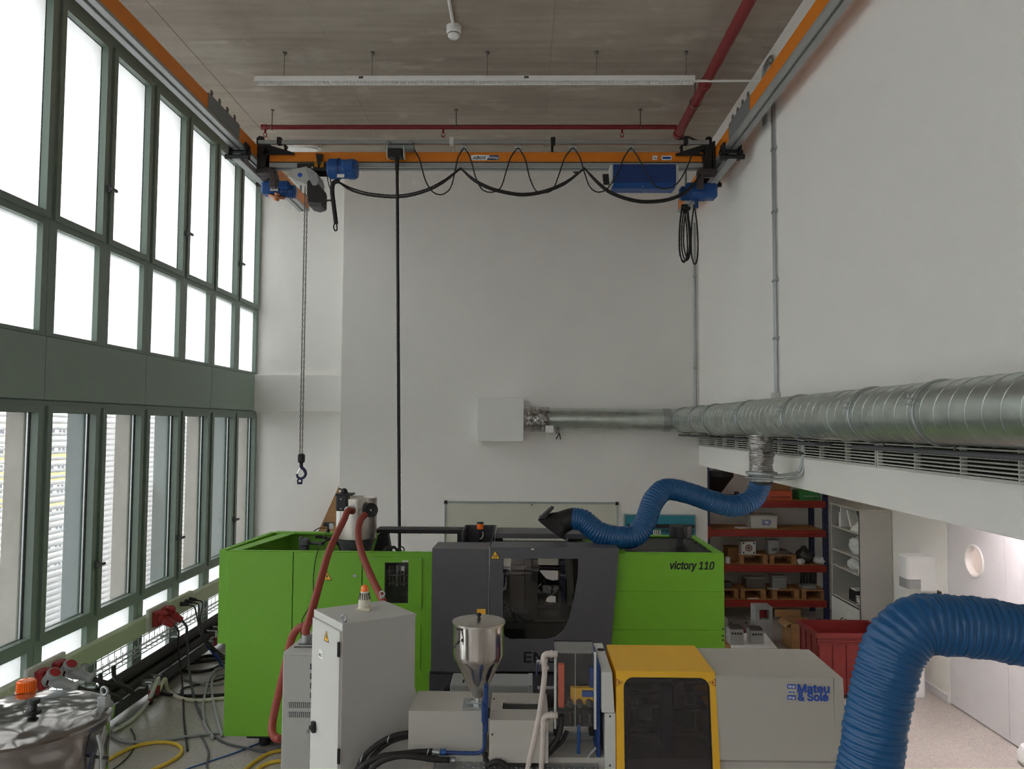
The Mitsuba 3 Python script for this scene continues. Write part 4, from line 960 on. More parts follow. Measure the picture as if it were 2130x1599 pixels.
# mould area behind the door
def ins(px0, py0, px1, py1, Y0, Y1, m, name, b=.006, **kw):
    r = px_rect(px0, py0, px1, py1, Y0); return part(mk, name, box(r[0], r[2], Y0, Y1, r[1], r[3], b), m, **kw)
RY2 = 8.36
rear = sbox(*px_rect(1024, 1150, 1262, 1345, RY2))
for q in ([(1047, 1158), (1091, 1158), (1091, 1192), (1047, 1192)], [(1117, 1158), (1166, 1158), (1166, 1206), (1150, 1208), (1136, 1204), (1124, 1190), (1120, 1172)], [(1135, 1252), (1137, 1243), (1146, 1238), (1156, 1240), (1156, 1256)], [(1136, 1265), (1150, 1265), (1150, 1270), (1136, 1270)]):
    rear = rear.difference(px_poly(q, RY2))
part(mk, 'rear_guard', front(rear, RY2, .03), 'm_black')
ins(1024, 1128, 1262, 1150, RY2, RY2 + .05, 'm_black', 'rear_header') if False else None
ins(1060, 1196, 1091, 1286, 7.6, 8.1, 'm_steel', 'moving_platen')
ins(1062, 1174, 1091, 1197, 7.55, 8.05, 'm_steel', 'platen_block')
ins(1091, 1163, 1119, 1290, 7.62, 8.2, 'm_steel_dark', 'clamp_plate')
c0, c1 = P(1118, 1180, 7.7), P(1168, 1181, 7.7); part(mk, 'tie_bar', rod(c0, c1, .026, 14), 'm_steel_dark', 30)
c0, c1 = P(1118, 1262, 7.7), P(1168, 1262, 7.7); part(mk, 'tie_bar', rod(c0, c1, .026, 14), 'm_steel_dark', 30)
ins(1166, 1160, 1176, 1300, 7.66, 8.2, 'm_char_edge', 'fixed_platen')
for yy in (1168, 1196): part(mk, 'tie_nut', rod(P(1163, yy, 7.6), P(1178, yy, 7.6), .042, 14), 'm_steel', 30)
c0, c1 = P(1190, 1165, 7.4), P(1193, 1235, 7.4); part(mk, 'guard_post', rod(c0, c1, .008, 8), 'm_steel')
ins(1046, 1286, 1190, 1294, 7.5, 8.2, 'm_steel', 'bed_rail')
ins(1030, 1294, 1200, 1345, 7.6, 8.3, 'm_black', 'bed')
for q, pts in enumerate(([(1044, 1184), (1050, 1188), (1056, 1186), (1062, 1190)], [(1130, 1206), (1138, 1218), (1150, 1224), (1165, 1220)], [(1150, 1238), (1154, 1228), (1164, 1224), (1170, 1230)], [(1052, 1250), (1062, 1262), (1075, 1278), (1090, 1290), (1110, 1290)], [(1046, 1262), (1060, 1270), (1072, 1286), (1084, 1296)])):
    part(mk, 'inner_hose', tube([P(a, b, 7.5) for a, b in pts], .013, 8, .02), 'm_rubber', True)
ins(1048, 1186, 1058, 1196, 7.5, 7.58, 'm_midgrey', 'hose_coupling')
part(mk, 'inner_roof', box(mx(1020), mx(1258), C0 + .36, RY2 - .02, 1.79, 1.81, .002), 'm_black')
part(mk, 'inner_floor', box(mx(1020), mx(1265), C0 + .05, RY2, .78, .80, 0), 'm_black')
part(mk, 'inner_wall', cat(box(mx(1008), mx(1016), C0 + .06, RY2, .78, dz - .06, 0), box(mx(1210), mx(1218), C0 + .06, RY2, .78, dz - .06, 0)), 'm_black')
# black guard frame along the rear top
zr = P(870, 1104, 8.2)[2]
a, b = P(783, 1104, 8.2), P(962, 1104, 8.2)
part(mk, 'guard_rail', cat(box(a[0], b[0], 8.16, 8.24, zr - .022, zr + .018, .006), box(a[0], b[0], 8.24, 8.40, zr + .004, zr + .02, .002)), 'm_black')
part(mk, 'guard_post', cat(box(*px_rect(951, 1108, 966, 1132, 8.15)[::2], 8.15, 8.25, 1.7, zr, .006), hexa([P(788, 1110, 8.2) + [0, 0, 0], P(806, 1110, 8.2), P(812, 1150, 8.2), P(775, 1150, 8.2)], [P(788, 1110, 8.2) + [0, .12, 0], P(806, 1110, 8.2) + [0, .12, 0], P(812, 1150, 8.2) + [0, .12, 0], P(775, 1150, 8.2) + [0, .12, 0]])), 'm_black')
r = px_rect(964, 1099, 1027, 1130, 7.9)
part(mk, 'beacon_tray', cat(box(r[0], r[2], 8.18, 8.2, r[1] - .1, r[3], .003), box(r[0] - .005, r[0] + .015, 7.75, 8.2, r[1] - .05, r[3], .003), hexa([(r[2] - .03, 7.7, r[1] - .06), (r[2] - .05, 7.7, r[1] - .06), (r[2] - .03, 8.2, r[1] - .06), (r[2] - .05, 8.2, r[1] - .06)], [(r[2] + .02, 7.9, r[3]), (r[2], 7.9, r[3]), (r[2] + .02, 8.2, r[3]), (r[2], 8.2, r[3])]), box(r[0], r[2], 7.75, 8.2, r[1] - .08, r[1] - .06, .003)), 'm_char_edge')
c = P(999, 1092, 8.0)
bz = P(999, 1098, 8.0)[2]
bk = part(mk, 'beacon', lathe([(0, 0), (.034, 0), (.034, .02), (0, .02)], (c[0], 8.0, bz - .03), n=20), 'm_black', 30)
part(bk, 'lens', lathe([(0, .02), (.033, .02), (.033, .075), (0, .075)], (c[0], 8.0, bz - .03), n=24), 'm_amber', 30, label='orange beacon lens')
part(bk, 'cap', lathe([(0, .075), (.035, .075), (.035, .09), (0, .092)], (c[0], 8.0, bz - .03), n=24), 'm_black', 30)
part(bk, 'stand', rod((c[0], 8.0, r[1] - .06), (c[0], 8.0, bz - .03), .014, 10), 'm_black')
part(bk, 'wire', tube([P(1000, 1100, 8.0), P(1005, 1108, 7.98), P(1003, 1118, 7.97), P(998, 1121, 7.97)], .005, 6), 'm_lightgrey')
zc2 = 1.935
xa, xb = P(1030, 1110, 7.85)[0], P(1232, 1110, 7.85)[0]
part(mk, 'top_guard', cat(box(xa, xb, 7.85, 8.3, zc2, zc2 + .015, .003), box(xa, xb, 7.85, 7.87, zc2 - .035, zc2 + .015, .003)), 'm_char')
for p0, p1 in ((1181, 1212), (1030, 1046)):
    part(mk, 'guard_post', box(P(p0, 1120, 7.95)[0], P(p1, 1120, 7.95)[0], 7.93, 8.0, 1.74, zc2, .004), 'm_black')
# green end with its raised rim
xR = mx(1507); zg = P(1400, 1152, M0)[2]
xs0 = mx(1262)
zs = [zbm, P(1400, 1310, M0)[2], P(1400, 1230, M0)[2], zg]
for i in range(3): part(mk, 'end_front_panel', box(xs0, xR, M0, M0 + .03, zs[i] + .0006, zs[i + 1] - .0006, .002), 'm_green')
part(mk, 'end_seam_back', box(xs0, xR - .01, M0 + .004, M0 + .035, zs[1] - .01, zs[2] + .01, 0), 'm_green_in')
xq = mx(1441, 1118, 8.32)
part(mk, 'end_side_panel', flat(Polygon([(xR - .03, M0 + .03), (xR, M0 + .03), (xq + .03, 8.35), (xq, 8.35)]), zbm, zg - zbm), 'm_green')
part(mk, 'end_rear_panel', box(xs0 - .2, xq + .03, 8.33, 8.36, zbm, zg, .003), 'm_green')
part(mk, 'end_rim', cat(flat(Polygon([(xR - .075, M0), (xR, M0), (xq + .03, 8.36), (xq - .03, 8.36)]), zg - .004, .014), box(mx(1300), xR, M0, M0 + .05, zg - .004, zg + .01, .004), box(xs0 - .25, xq, 8.28, 8.36, zg, zg + .012, .004)), 'm_green')
part(mk, 'end_top', flat(Polygon([(xs0 - .15, M0 + .16), (mx(1285), M0 + .02), (mx(1309, 1150), M0 + .02), (mx(1285, 1130, 7.6), 7.62), (mx(1285, 1130, 7.6), 8.3), (xs0 - .28, 8.3)]), zg - .012, .014), 'm_green')
part(mk, 'end_cover', flat(Polygon([(mx(1309, 1150), M0 + .045), (xR - .075, M0 + .045), (xq - .03, 8.29), (mx(1285, 1130, 7.6), 8.29), (mx(1285, 1130, 7.6), 7.62)]), zg - .05, .04), 'm_black')
for q in range(6):
    yy = M0 + .2 + q * .19; x = xR - .09 + (xq - .03 - xR + .075) * (yy - M0) / 1.15
    part(mk, 'cover_screw', rod((x, yy, zg - .01), (x, yy, zg + .004), .012, 8), 'm_char_edge')
c = P(1416, 1128, 7.72)
zz = zg - .01
part(mk, 'breather_cap', lathe([(0, 0), (.045, 0), (.04, .07), (.04, .085), (.105, .09), (.11, .10), (.11, .19), (.106, .205), (.05, .212), (0, .214)], (c[0], 7.72, zz), n=36), 'm_black', 30)
part(mk, 'name_lettering', text_front('victory 110', 1394, 1167.5, 1486, 1188, M0, True, .22, .0012), 'm_black')
for yy in (1308, 1322, 1331):
    c = P(1504, yy, M0); part(mk, 'screw', rod(c, c - np.array([0, .004, 0]), .008, 8), 'm_black')
for x in (xl + .3, 0.0, xR - .3):
    for y in (M0 + .25, MB - .3): part(mk, 'foot', rod((x, y, 0), (x, y, .18), .05, 14), 'm_black', 30)
part(mk, 'plinth', box(xl + .15, xR - .1, M0 + .18, MB - .1, .08, .17, .006), 'm_black')
part(mk, 'inner_frame', cat(box(xo + .08, xl - .005, M0 + .07, M0 + .3, .80, .99, .01)), 'm_lightgrey')
for q, (a, b) in enumerate(((800, 1141), (812, 1140), (828, 1141))):
    c = P(a, b, 7.5); part(mk, 'top_fitting', cat(rod(c - np.array([0, 0, .1]), c, .02, 10), hoop(c + np.array([.03, 0, -.01]), .03, .006, (0, 1, 0), 14, 6)), 'm_black', 30)
part(mk, 'top_hose', cat(tube([P(a, b, 7.45) for a, b in ((800, 1146), (808, 1138), (818, 1137), (826, 1146))], .008, 8, .02), tube([P(a, b, 7.45) for a, b in ((805, 1146), (815, 1140), (822, 1140), (836, 1146))], .008, 8, .02)), 'm_rubber', True)

# ---- hopper dryer standing in the open end
HYY = 7.75
c = P(742, 1080, HYY); hr = 41 * HYY / F
zt_, zb_ = P(742, 1034, HYY)[2], P(742, 1117, HYY)[2]
hk = thing('dryer_hopper', 'stainless cylindrical dryer hopper with black fan wheel standing on the green machine', 'hopper')
part(hk, 'body', lathe([(hr - .006, zt_ - zb_ - .1), (hr - .004, zt_ - zb_), (hr, zt_ - zb_), (hr, .0), (hr - .004, -.006), (.05, -.01)], (c[0], HYY, zb_), n=48), 'm_inox_lid', 30)
part(hk, 'cone', lathe([(hr - .008, -.004), (hr - .012, -.02), (.085, -.30), (.08, -.36), (0, -.36)], (c[0], HYY, zb_), n=48), 'm_darkgrey', 30, label='dark grey cone')
part(hk, 'lid', lathe([(0, 0), (hr - .006, 0), (hr - .006, .004), (0, .006)], (c[0], HYY, zt_ - .02), n=40), 'm_inox_lid', 30)
part(hk, 'cone_foot', cat(lathe([(.0, .02), (.09, .02), (.09, -.2), (0, -.2)], (c[0], HYY, zb_ - .31), n=24)), 'm_darkgrey', 30)
w_ = P(771, 1060, HYY - hr * .8)
fw = part(hk, 'fan_wheel', lathe([(0, .0), (.064, .0), (.07, .006), (.07, .03), (.064, .036), (.05, .032), (.03, .028), (.028, .04), (0, .04)], w_, (.25, -1, 0), 36), 'm_black', 30, label='black fan wheel')
part(fw, 'hub', rod(w_ - np.array([.03, -.12, 0]), w_, .025, 14), 'm_chrome', 30)
part(fw, 'nut', rod(w_ + np.array([.01, -.04, 0]), w_ + np.array([.013, -.05, 0]), .01, 8), 'm_chrome')
r = px_rect(698.5, 1028, 721, 1063, HYY - .22)
bb = part(hk, 'motor_box', cat(box(r[0], r[2], HYY - .22, HYY - .08, r[1], r[3], .012), box(r[0] - .005, r[2] + .05, HYY - .225, HYY - .07, r[3] - .012, r[3] + .006, .004)), 'm_black', label='black motor box')
part(bb, 'clip', cat(*[lathe([(0, 0), (.007, 0), (.005, .005), (0, .006)], P(a, b, HYY - .22), (0, -1, 0), 10) for a, b in ((709, 1038), (709, 1058))]), 'm_chrome')
part(bb, 'top_knob', cat(lathe([(0, 0), (.05, 0), (.03, .02), (.03, .035), (.012, .05), (0, .05)], ((r[0] + r[2]) / 2 + .01, HYY - .15, r[3] + .004), n=14), rot(cbox(((r[0] + r[2]) / 2, HYY - .15, r[3] + .035), .09, .03, .012, .004), 20, (0, 1, 0))), 'm_black', 30)
def curved_label(a0, a1, z0, z1, R, m, name):
    t = np.linspace(a0, a1, 8)
    v = np.vstack([np.stack([c[0] + R * np.cos(t), HYY + R * np.sin(t), np.full(8, z)], 1) for z in (z0, z1)])
    f = [[i, i + 1, i + 9] for i in range(7)] + [[i, i + 9, i + 8] for i in range(7)]
    part(hk, name, trimesh.Trimesh(v, f, process=False), m)
zl = [P(742, q, HYY - hr)[2] for q in (1062, 1115, 1104, 1092, 1085)]
curved_label(math.radians(188), math.radians(228), zl[1], zl[0], hr + .0015, 'm_white', 'white_label')
curved_label(math.radians(200), math.radians(226), zl[1] + .01, zl[2] + .02, hr + .003, 'm_warn', 'yellow_label')
curved_label(math.radians(222), math.radians(240), zl[3], zl[4], hr + .003, 'm_warn', 'yellow_label')
part(hk, 'hose_stub', cat(rod(P(731, 1060, HYY - hr * .8), P(722, 1060, HYY - hr - .05), .034, 16)), 'm_galv_flat', 30)
c1_ = P(697, 1110, HYY)
k = thing('camera_bracket', 'small black camera-like sensor standing on the rear rim of the green machine', 'sensor')
c = P(683, 1093, 8.4)
part(k, 'body', box(c[0] - .05, c[0] + .06, 8.36, 8.44, c[2] - .005, c[2] + .035, .008), 'm_black')
part(k, 'stem', rod((c[0], 8.40, zt), (c[0], 8.40, c[2]), .016, 10), 'm_black')
part(k, 'plate', box(c[0] + .02, c[0] + .07, 8.35, 8.358, c[2] - .03, c[2] + .03, .002), 'm_lightgrey')
part(k, 'wire', tube([P(678, 1098, 8.4), P(664, 1098, 8.41), P(653, 1104, 8.42)], .006, 6), 'm_rubber', True)
single('sensor_wire', 'thin dark wire trailing from the sensor down the front of the green machine', 'wire', tube([P(683, 1094, 8.33), P(676, 1112, 7.9), P(662, 1142, 7.18), P(656, 1165, 7.17), P(652, 1200, 7.17), P(651, 1240, 7.17), P(640, 1268, 7.17), P(628, 1290, 7.17), P(626, 1330, 7.17)], .004, 6), 'm_rubber', True)
# red hoses
def flex(name, label, pts, Y, R, m='m_redhose', group=None, pitch=.016):
    Ys = np.interp(np.linspace(0, 1, len(pts)), np.linspace(0, 1, len(Y)), Y)
    return single(name, label, 'hose', hose([P(a, b, y) for (a, b), y in zip(pts, Ys)], R, pitch, 16, .0016), m, True, group)
flex('red_hose', 'long brick red ribbed hose from the dryer hopper down to the vented grey unit', [(733, 1063), (724, 1062), (716, 1080), (700, 1112), (684, 1148), (670, 1195), (655, 1248), (643, 1290), (636, 1312), (637, 1330)], [7.50, 7.38, 7.2, 6.9, 6.6, 6.3, 6.1, 5.9, 5.85, 5.83], .030)
flex('red_hose', 'short brick red ribbed hose from the fan wheel down behind the white cabinet', [(760, 1070), (752, 1078), (746, 1096), (746, 1120), (752, 1148), (764, 1180), (778, 1212), (792, 1240), (799, 1262), (800, 1300)], [7.40, 7.34, 7.2, 7.0, 6.8, 6.6, 6.4, 6.2, 6.1, 6.05], .030)
flex('red_hose', 'brick red ribbed hose looping down beside the vented grey unit to the floor', [(636, 1300), (622, 1306), (610, 1320), (602, 1345), (592, 1390), (580, 1440), (569, 1490), (566, 1520), (573, 1534), (583, 1537)], [6.05, 6.06, 6.07, 6.08, 6.08, 6.08, 6.05, 5.95, 5.9, 5.88], .030)

# ---- back wall things
SC[0] = K
r = px_rect(925, 1042, 1286, 1180, YB - .02)
wb = thing('whiteboard', 'wide whiteboard with an aluminium frame on the back wall', 'whiteboard')
part(wb, 'board', box(r[0] + .01, r[2] - .01, YB - .016, YB - .002, r[1], r[3] - .01, .002), 'm_board')
part(wb, 'frame', front(sbox(r[0], r[1] - .02, r[2], r[3]).difference(sbox(r[0] + .02, r[1], r[2] - .02, r[3] - .024)), YB - .026, .024), 'm_galv_flat')
for x in (r[0] + .015, r[2] - .015): part(wb, 'corner_cap', box(x - .022, x + .022, YB - .028, YB - .002, r[3] - .036, r[3] + .006, .008), 'm_black')
c = P(1106, 1048, YB - .02); part(wb, 'magnet', lathe([(0, 0), (.009, 0), (.009, .008), (0, .009)], (c[0], YB - .02, c[2] - .01), (0, -1, 0), 14), 'm_black')
r = px_rect(1298, 1069, 1448, 1150, YB - .03)
tb = thing('tool_board', 'teal tool board with a dark rail on the back wall beside the whiteboard', 'tool board')
part(tb, 'panel', box(r[0], r[2], YB - .03, YB - .002, r[1], r[3], .003), 'm_teal')
part(tb, 'edge', front(sbox(*r).difference(sbox(r[0] + .012, r[1] + .012, r[2] - .012, r[3] - .012)), YB - .036, .008), 'm_midgrey')
r2 = px_rect(1306, 1090, 1444, 1098, YB - .06); part(tb, 'rail', box(r2[0], r2[2], YB - .08, YB - .03, r2[1], r2[3], .004), 'm_black')
for i, px in enumerate((1360, 1364, 1368, 1373, 1380, 1388, 1394, 1440)):
    a = P(px, 1098, YB - .06); h = (.10, .09, .1, .09, .05, .06, .05, .07)[i]
    t = thing('hand_tool', f'{["small pale handled tool", "small dark tool"][i > 3]} hanging on the teal tool board, {["first", "second", "third", "fourth", "fifth", "sixth", "seventh", "last"][i]} along the rail', 'tool', 'tools on the teal board')
    part(t, 'handle', box(a[0] - .008, a[0] + .008, YB - .075, YB - .055, a[2] - h, a[2] - .02, .004), 'm_beige' if i < 4 else 'm_black')
    part(t, 'shank', box(a[0] - .004, a[0] + .004, YB - .07, YB - .062, a[2] - .025, a[2] + .02, .001), 'm_steel')
k = thing('carton', 'long brown cardboard carton leaning in the alcove behind the dryer hopper', 'carton')
a0, a1 = P(705, 1010, 9.96), P(662, 1105, 9.96)
v = a1 - a0; lo = a1 + v * ((a1[2] - FZ - .01) / -v[2]); xe = -2.315
q = [a0, lo, np.array([xe, 9.96, lo[2]]), np.array([xe, 9.96, a0[2] - .02])]
part(k, 'board', hexa(q, [w_ + np.array([0, .12, 0]) for w_ in q]), 'm_card')
part(k, 'tape', hexa([q[0] * .5 + q[3] * .5 + [0, -.002, -.3], q[0] * .1 + q[3] * .9 + [0, -.002, -.3]], [w_ * .5 + q[2] * .5 + np.array([dx, dy, 0]) for w_, dx in ((lo, 0.0), (lo, .04)) for dy in (-.002, .002)]), 'm_wood')
SC[0] = 1.0

# ================================================================== machines in the foreground
# ---- white control cabinet turned towards the windows
ZT = 1.8
kL, kF, kR, kB = PZ(655, 1267, ZT), PZ(714, 1297, ZT), PZ(864, 1276, ZT), PZ(803, 1247, ZT)
kB = kL + kR - kF
ck = thing('control_cabinet', 'tall light grey control cabinet with a beacon on top', 'cabinet')
quad = [q[:2] for q in (kL, kF, kR, kB)]
part(ck, 'body', flat(Polygon(quad), .06, ZT - .06 - .02), 'm_cabinet')
part(ck, 'top', flat(Polygon(quad).buffer(.004, join_style=2), ZT - .02, .02), 'm_cabinet')
part(ck, 'plinth', flat(Polygon(quad).buffer(-.02), 0, .06), 'm_darkgrey')
U1 = (kF - kL) / np.linalg.norm(kF - kL); U1[2] = 0; U1 /= np.linalg.norm(U1); W1 = np.cross(U1, EZ); w1 = np.linalg.norm((kF - kL)[:2])
U2 = (kR - kF); U2[2] = 0; w2 = np.linalg.norm(U2); U2 = U2 / w2; W2 = np.cross(U2, EZ)
o1 = np.array([kL[0], kL[1], 0]) + W1 * .0
part(ck, 'door', extr(sbox(.012, .1, w1 - .008, ZT - .05), .018, o1 + W1 * .02, U1, EZ), 'm_lightgrey')
part(ck, 'door_frame', extr(sbox(0, .06, w1, ZT).difference(sbox(.008, .095, w1 - .004, ZT - .045)), .01, o1 + W1 * .006, U1, EZ), 'm_lightgrey')
of = o1 + W1 * .0205
c = PF(679, 1333, of, W1); tri_sign(ck, c, U1, EZ, W1, .07, 'bolt')
c = PF(667, 1360, of, W1); part(ck, 'label_plate', extr(rrect(-.03, -.028, .03, .028, .003), .001, c + W1 * .001, U1, EZ), 'm_white')
c = PF(667, 1362, of, W1); part(ck, 'label_lettering', text_at('M.2', c + W1 * .001 - U1 * .018 - np.array([0, 0, .008]), U1, EZ, .018, .036), 'm_darkgrey')
for py in (1350, 1572):
    c = PF(706, py, of, W1); part(ck, 'hinge', extr(sbox(-.008, -.045, .012, .045), .012, c + W1 * .012, U1, EZ), 'm_black')
c = PF(655, 1511, of, W1); part(ck, 'latch', cat(extr(rrect(-.022, -.035, .018, .035, .008), .02, c + W1 * .02, U1, EZ), extr(rrect(-.014, -.012, .03, .012, .006), .02, c + W1 * .036, U1, EZ)), 'm_black')
for px, py in ((715, 1294), (795, 1243)):
    c = PZ(px, py, ZT); part(ck, 'lifting_eye', cat(lathe([(0, 0), (.018, 0), (.018, .008), (.008, .012), (0, .012)], (c[0], c[1], ZT), n=14), hoop((c[0], c[1], ZT + .028), .018, .006, (.25, 1, 0), 20, 8)), 'm_galv_flat', 30)
# flared foot on the far face
oR = np.array([kR[0], kR[1], 0]); 
part(ck, 'rear_flare', hexa([oR + [0, 0, 1.33], oR + (kB - kR) * [1, 1, 0] + [0, 0, 1.33]], [oR + U2 * .06 + [0, 0, 1.15], oR + U2 * .06 + (kB - kR) * [1, 1, 0] + [0, 0, 1.15], oR + [0, 0, .1], oR + U2 * .06 + [0, 0, .1], oR + (kB - kR) * [1, 1, 0] + [0, 0, .1], oR + U2 * .06 + (kB - kR) * [1, 1, 0] + [0, 0, .1]]), 'm_cabinet')
c = PZ(758, 1267, ZT)
bk = thing('warning_beacon', 'cream slotted warning beacon with an orange dome standing on the light grey control cabinet', 'beacon')
part(bk, 'foot', cat(flat(rrect(c[0] - .046, c[1] - .046, c[0] + .046, c[1] + .046, .01), ZT + .001, .012)), 'm_beige')
part(bk, 'body', lathe([(0, .013), (.04, .013), (.041, .05), (.04, .054), (.04, .06), (.027, .118), (.026, .122), (0, .122)], (c[0], c[1], ZT), n=32), 'm_beige', 30)
for q in range(14):
    a = q * 2 * math.pi / 14
    d = np.array([math.cos(a), math.sin(a), 0]); b0, b1 = np.array([c[0], c[1], ZT + .068]) + d * .0385, np.array([c[0], c[1], ZT + .112]) + d * .0292
    part(bk, 'slot', rod(b0, b1, .0035, 6), 'm_black')
part(bk, 'dome', lathe([(.025, .120), (.0265, .123), (.0255, .142), (.021, .155), (.012, .162), (0, .164)], (c[0], c[1], ZT), n=32), 'm_amber', 30, label='orange dome')

# ---- vented grey unit behind it
VZ = 1.40; v0, v1 = PZ(589, 1356, VZ), PZ(624, 1325, VZ)
vk = thing('dryer_unit', 'grey vented dryer unit half hidden behind the tall control cabinet, with red hoses on top', 'dryer')
vx0, vx1, vy0, vy1 = v0[0], v0[0] + .42, v0[1], v0[1] + .46
part(vk, 'body', box(vx0, vx1, vy0, vy1, .06, VZ - .02, .006), 'm_cabinet')
part(vk, 'top', hexa([(vx0, vy0, VZ - .022), (vx1, vy0, VZ - .022), (vx0, vy1, VZ - .022), (vx1, vy1, VZ - .022)], [(vx0 + .004, vy0 + .004, VZ), (vx1, vy0 + .004, VZ), (vx0 + .07, vy1, VZ + .03), (vx1, vy1, VZ + .03)]), 'm_cabinet')
for q in range(5):
    yy = vy0 + .09 + q * .062; zz = VZ + .03 * (yy - vy0) / .46 + .001
    part(vk, 'top_slot', rot(box(vx0 + .05 + q * .012, vx1 - .02, yy, yy + .026, zz - .001, zz + .003, .001), 3.7, (1, 0, 0)), 'm_darkgrey')
for a, b in ((1460, 1472), (1480, 1492)):
    r = px_rect(600, a, 655, b, vy0)
    gp = part(vk, 'grille', box(r[0], r[2], vy0 - .003, vy0, r[1], r[3], .001), 'm_darkgrey')
    for q in range(14): part(gp, 'bar', box(r[0] + (q + .25) * (r[2] - r[0]) / 14, r[0] + (q + .7) * (r[2] - r[0]) / 14, vy0 - .005, vy0 - .002, r[1] + .002, r[3] - .002, .0005), 'm_cabinet')
for q, py in enumerate((1380, 1400, 1420, 1440)):
    r = px_rect(645, py, 656, py + 12, vy0); part(vk, 'side_slot', box(r[0], r[2], vy0 - .003, vy0, r[1], r[3], .001), 'm_darkgrey')
c = P(639, 1521, vy0); part(vk, 'lock', rod(c, c - np.array([0, .012, 0]), .012, 12), 'm_galv_flat', 30)
part(vk, 'foot_bar', box(vx0 + .02, vx1 - .02, vy0 + .03, vy1 - .03, 0, .06, .004), 'm_black')
part(vk, 'hose_socket', cat(rod((P(637, 1328, 5.83)[0], 5.83, VZ), (P(637, 1328, 5.83)[0], 5.83, VZ + .07), .036, 16)), 'm_galv_flat', 30)

# ---- grey electronics box on a stand behind the hopper
EZt = 1.09; ey0 = PZ(935, 1424, EZt)[1]; 
e0, e1, e2 = PZ(936, 1424, EZt), PZ(1107, 1425, EZt), PZ(1093, 1400, EZt)
ek = thing('electronics_box', 'flat grey electronics box with a slotted lid behind the steel hopper', 'control box')
ed = max(.22, e2[1] - e1[1])
part(ek, 'case', box(e0[0], e1[0], ey0, ey0 + ed, EZt - .17, EZt, .006), 'm_midgrey')
part(ek, 'side_frame', box(e1[0] - .03, e1[0] + .004, ey0 - .004, ey0 + ed, EZt - .175, EZt + .006, .004), 'm_midgrey')
for q in range(7): part(ek, 'lid_slot', box(e0[0] + .09 + q * .024, e0[0] + .102 + q * .024, ey0 + .05, ey0 + .12, EZt - .001, EZt + .0015, .0005), 'm_black')
part(ek, 'stand', box(e0[0] + .05, e1[0] - .05, ey0 + .03, ey0 + ed - .03, 0, EZt - .17, .006), 'm_darkgrey')
c = P(937, 1400, ey0 + .1); part(ek, 'plug', cat(rod((e0[0] - .05, ey0 + .1, EZt - .06), (e0[0], ey0 + .1, EZt - .06), .02, 12), tube([(e0[0] - .05, ey0 + .1, EZt - .06), (e0[0] - .12, ey0 + .1, EZt - .12), (e0[0] - .14, ey0 + .12, EZt - .4), (e0[0] - .1, ey0 + .14, .3)], .009, 8)), 'm_black', 30)

# ---- small injection moulding machine (yellow guard, pale covers)
sk = thing('small_machine', 'small pale injection moulding machine with a yellow guard and blue frame in the foreground', 'machine')
Y4 = 4.78
g0, g1 = PZ(1282, 1395, 1.55), PZ(1487, 1397, 1.55)
Y4 = g0[1]; Y5 = 5.36
def q4(px, py, Y=None): return P(px, py, Y or Y4)
ft = [q4(1282, 1395), q4(1487, 1397), q4(1499, 1610), q4(1285, 1610)]
fz = .86
fl = lambda a, b: a + (b - a) * ((fz - a[2]) / (b[2] - a[2]))
fpoly = Polygon([(p_[0], p_[2]) for p_ in (ft[0], ft[1], fl(ft[1], ft[2]), fl(ft[0], ft[3]))])
wn_ = px_poly([(1298, 1409), (1474, 1411), (1483, 1640), (1301, 1640)], Y4)
wn_ = wn_.buffer(-.06).buffer(.06)
part(sk, 'guard_front', front(fpoly.difference(wn_), Y4, .012), 'm_yellow', label='yellow guard')
part(sk, 'guard_window', extr(wn_.buffer(.002), .004, (0, Y4 + .008, 0)), 'm_tint_dark')
part(sk, 'window_seal', front(wn_.buffer(.003).difference(wn_.buffer(-.006)), Y4 - .002, .012), 'm_black')
xa_, xb_ = ft[0][0], ft[1][0]
zg4 = 1.55
part(sk, 'guard_top', hexa([(xa_, Y4 + .002, zg4 - .012), (xb_, Y4 + .002, zg4 - .012), (xa_, Y5, zg4 - .012), (xb_, Y5, zg4 - .012)], [(xa_ + .003, Y4 + .006, zg4), (xb_ - .003, Y4 + .006, zg4), (xa_, Y5, zg4), (xb_, Y5, zg4)]), 'm_yellow')
part(sk, 'guard_side', cat(hexa([(xa_, Y4 + .01, zg4 - .01), (xa_ + .01, Y4 + .01, zg4 - .01), (xa_, Y5, zg4 - .01), (xa_ + .01, Y5, zg4 - .01)], [(xa_, Y4 + .01, fz), (xa_ + .01, Y4 + .01, fz), (xa_, Y5, fz), (xa_ + .01, Y5, fz)])), 'm_yellow')
xr_ = fl(ft[1], ft[2])[0]
part(sk, 'guard_side', hexa([(xb_ - .01, Y4 + .01, zg4 - .01), (xb_, Y4 + .01, zg4 - .01), (xb_ - .01, Y5, zg4 - .01), (xb_, Y5, zg4 - .01)], [(xr_ - .01, Y4 + .01, fz), (xr_, Y4 + .01, fz), (xr_ - .01, Y5, fz), (xr_, Y5, fz)]), 'm_yellow')
part(sk, 'guard_back', box(xa_, xb_, Y5 - .01, Y5, fz, zg4 - .012, .002), 'm_black')
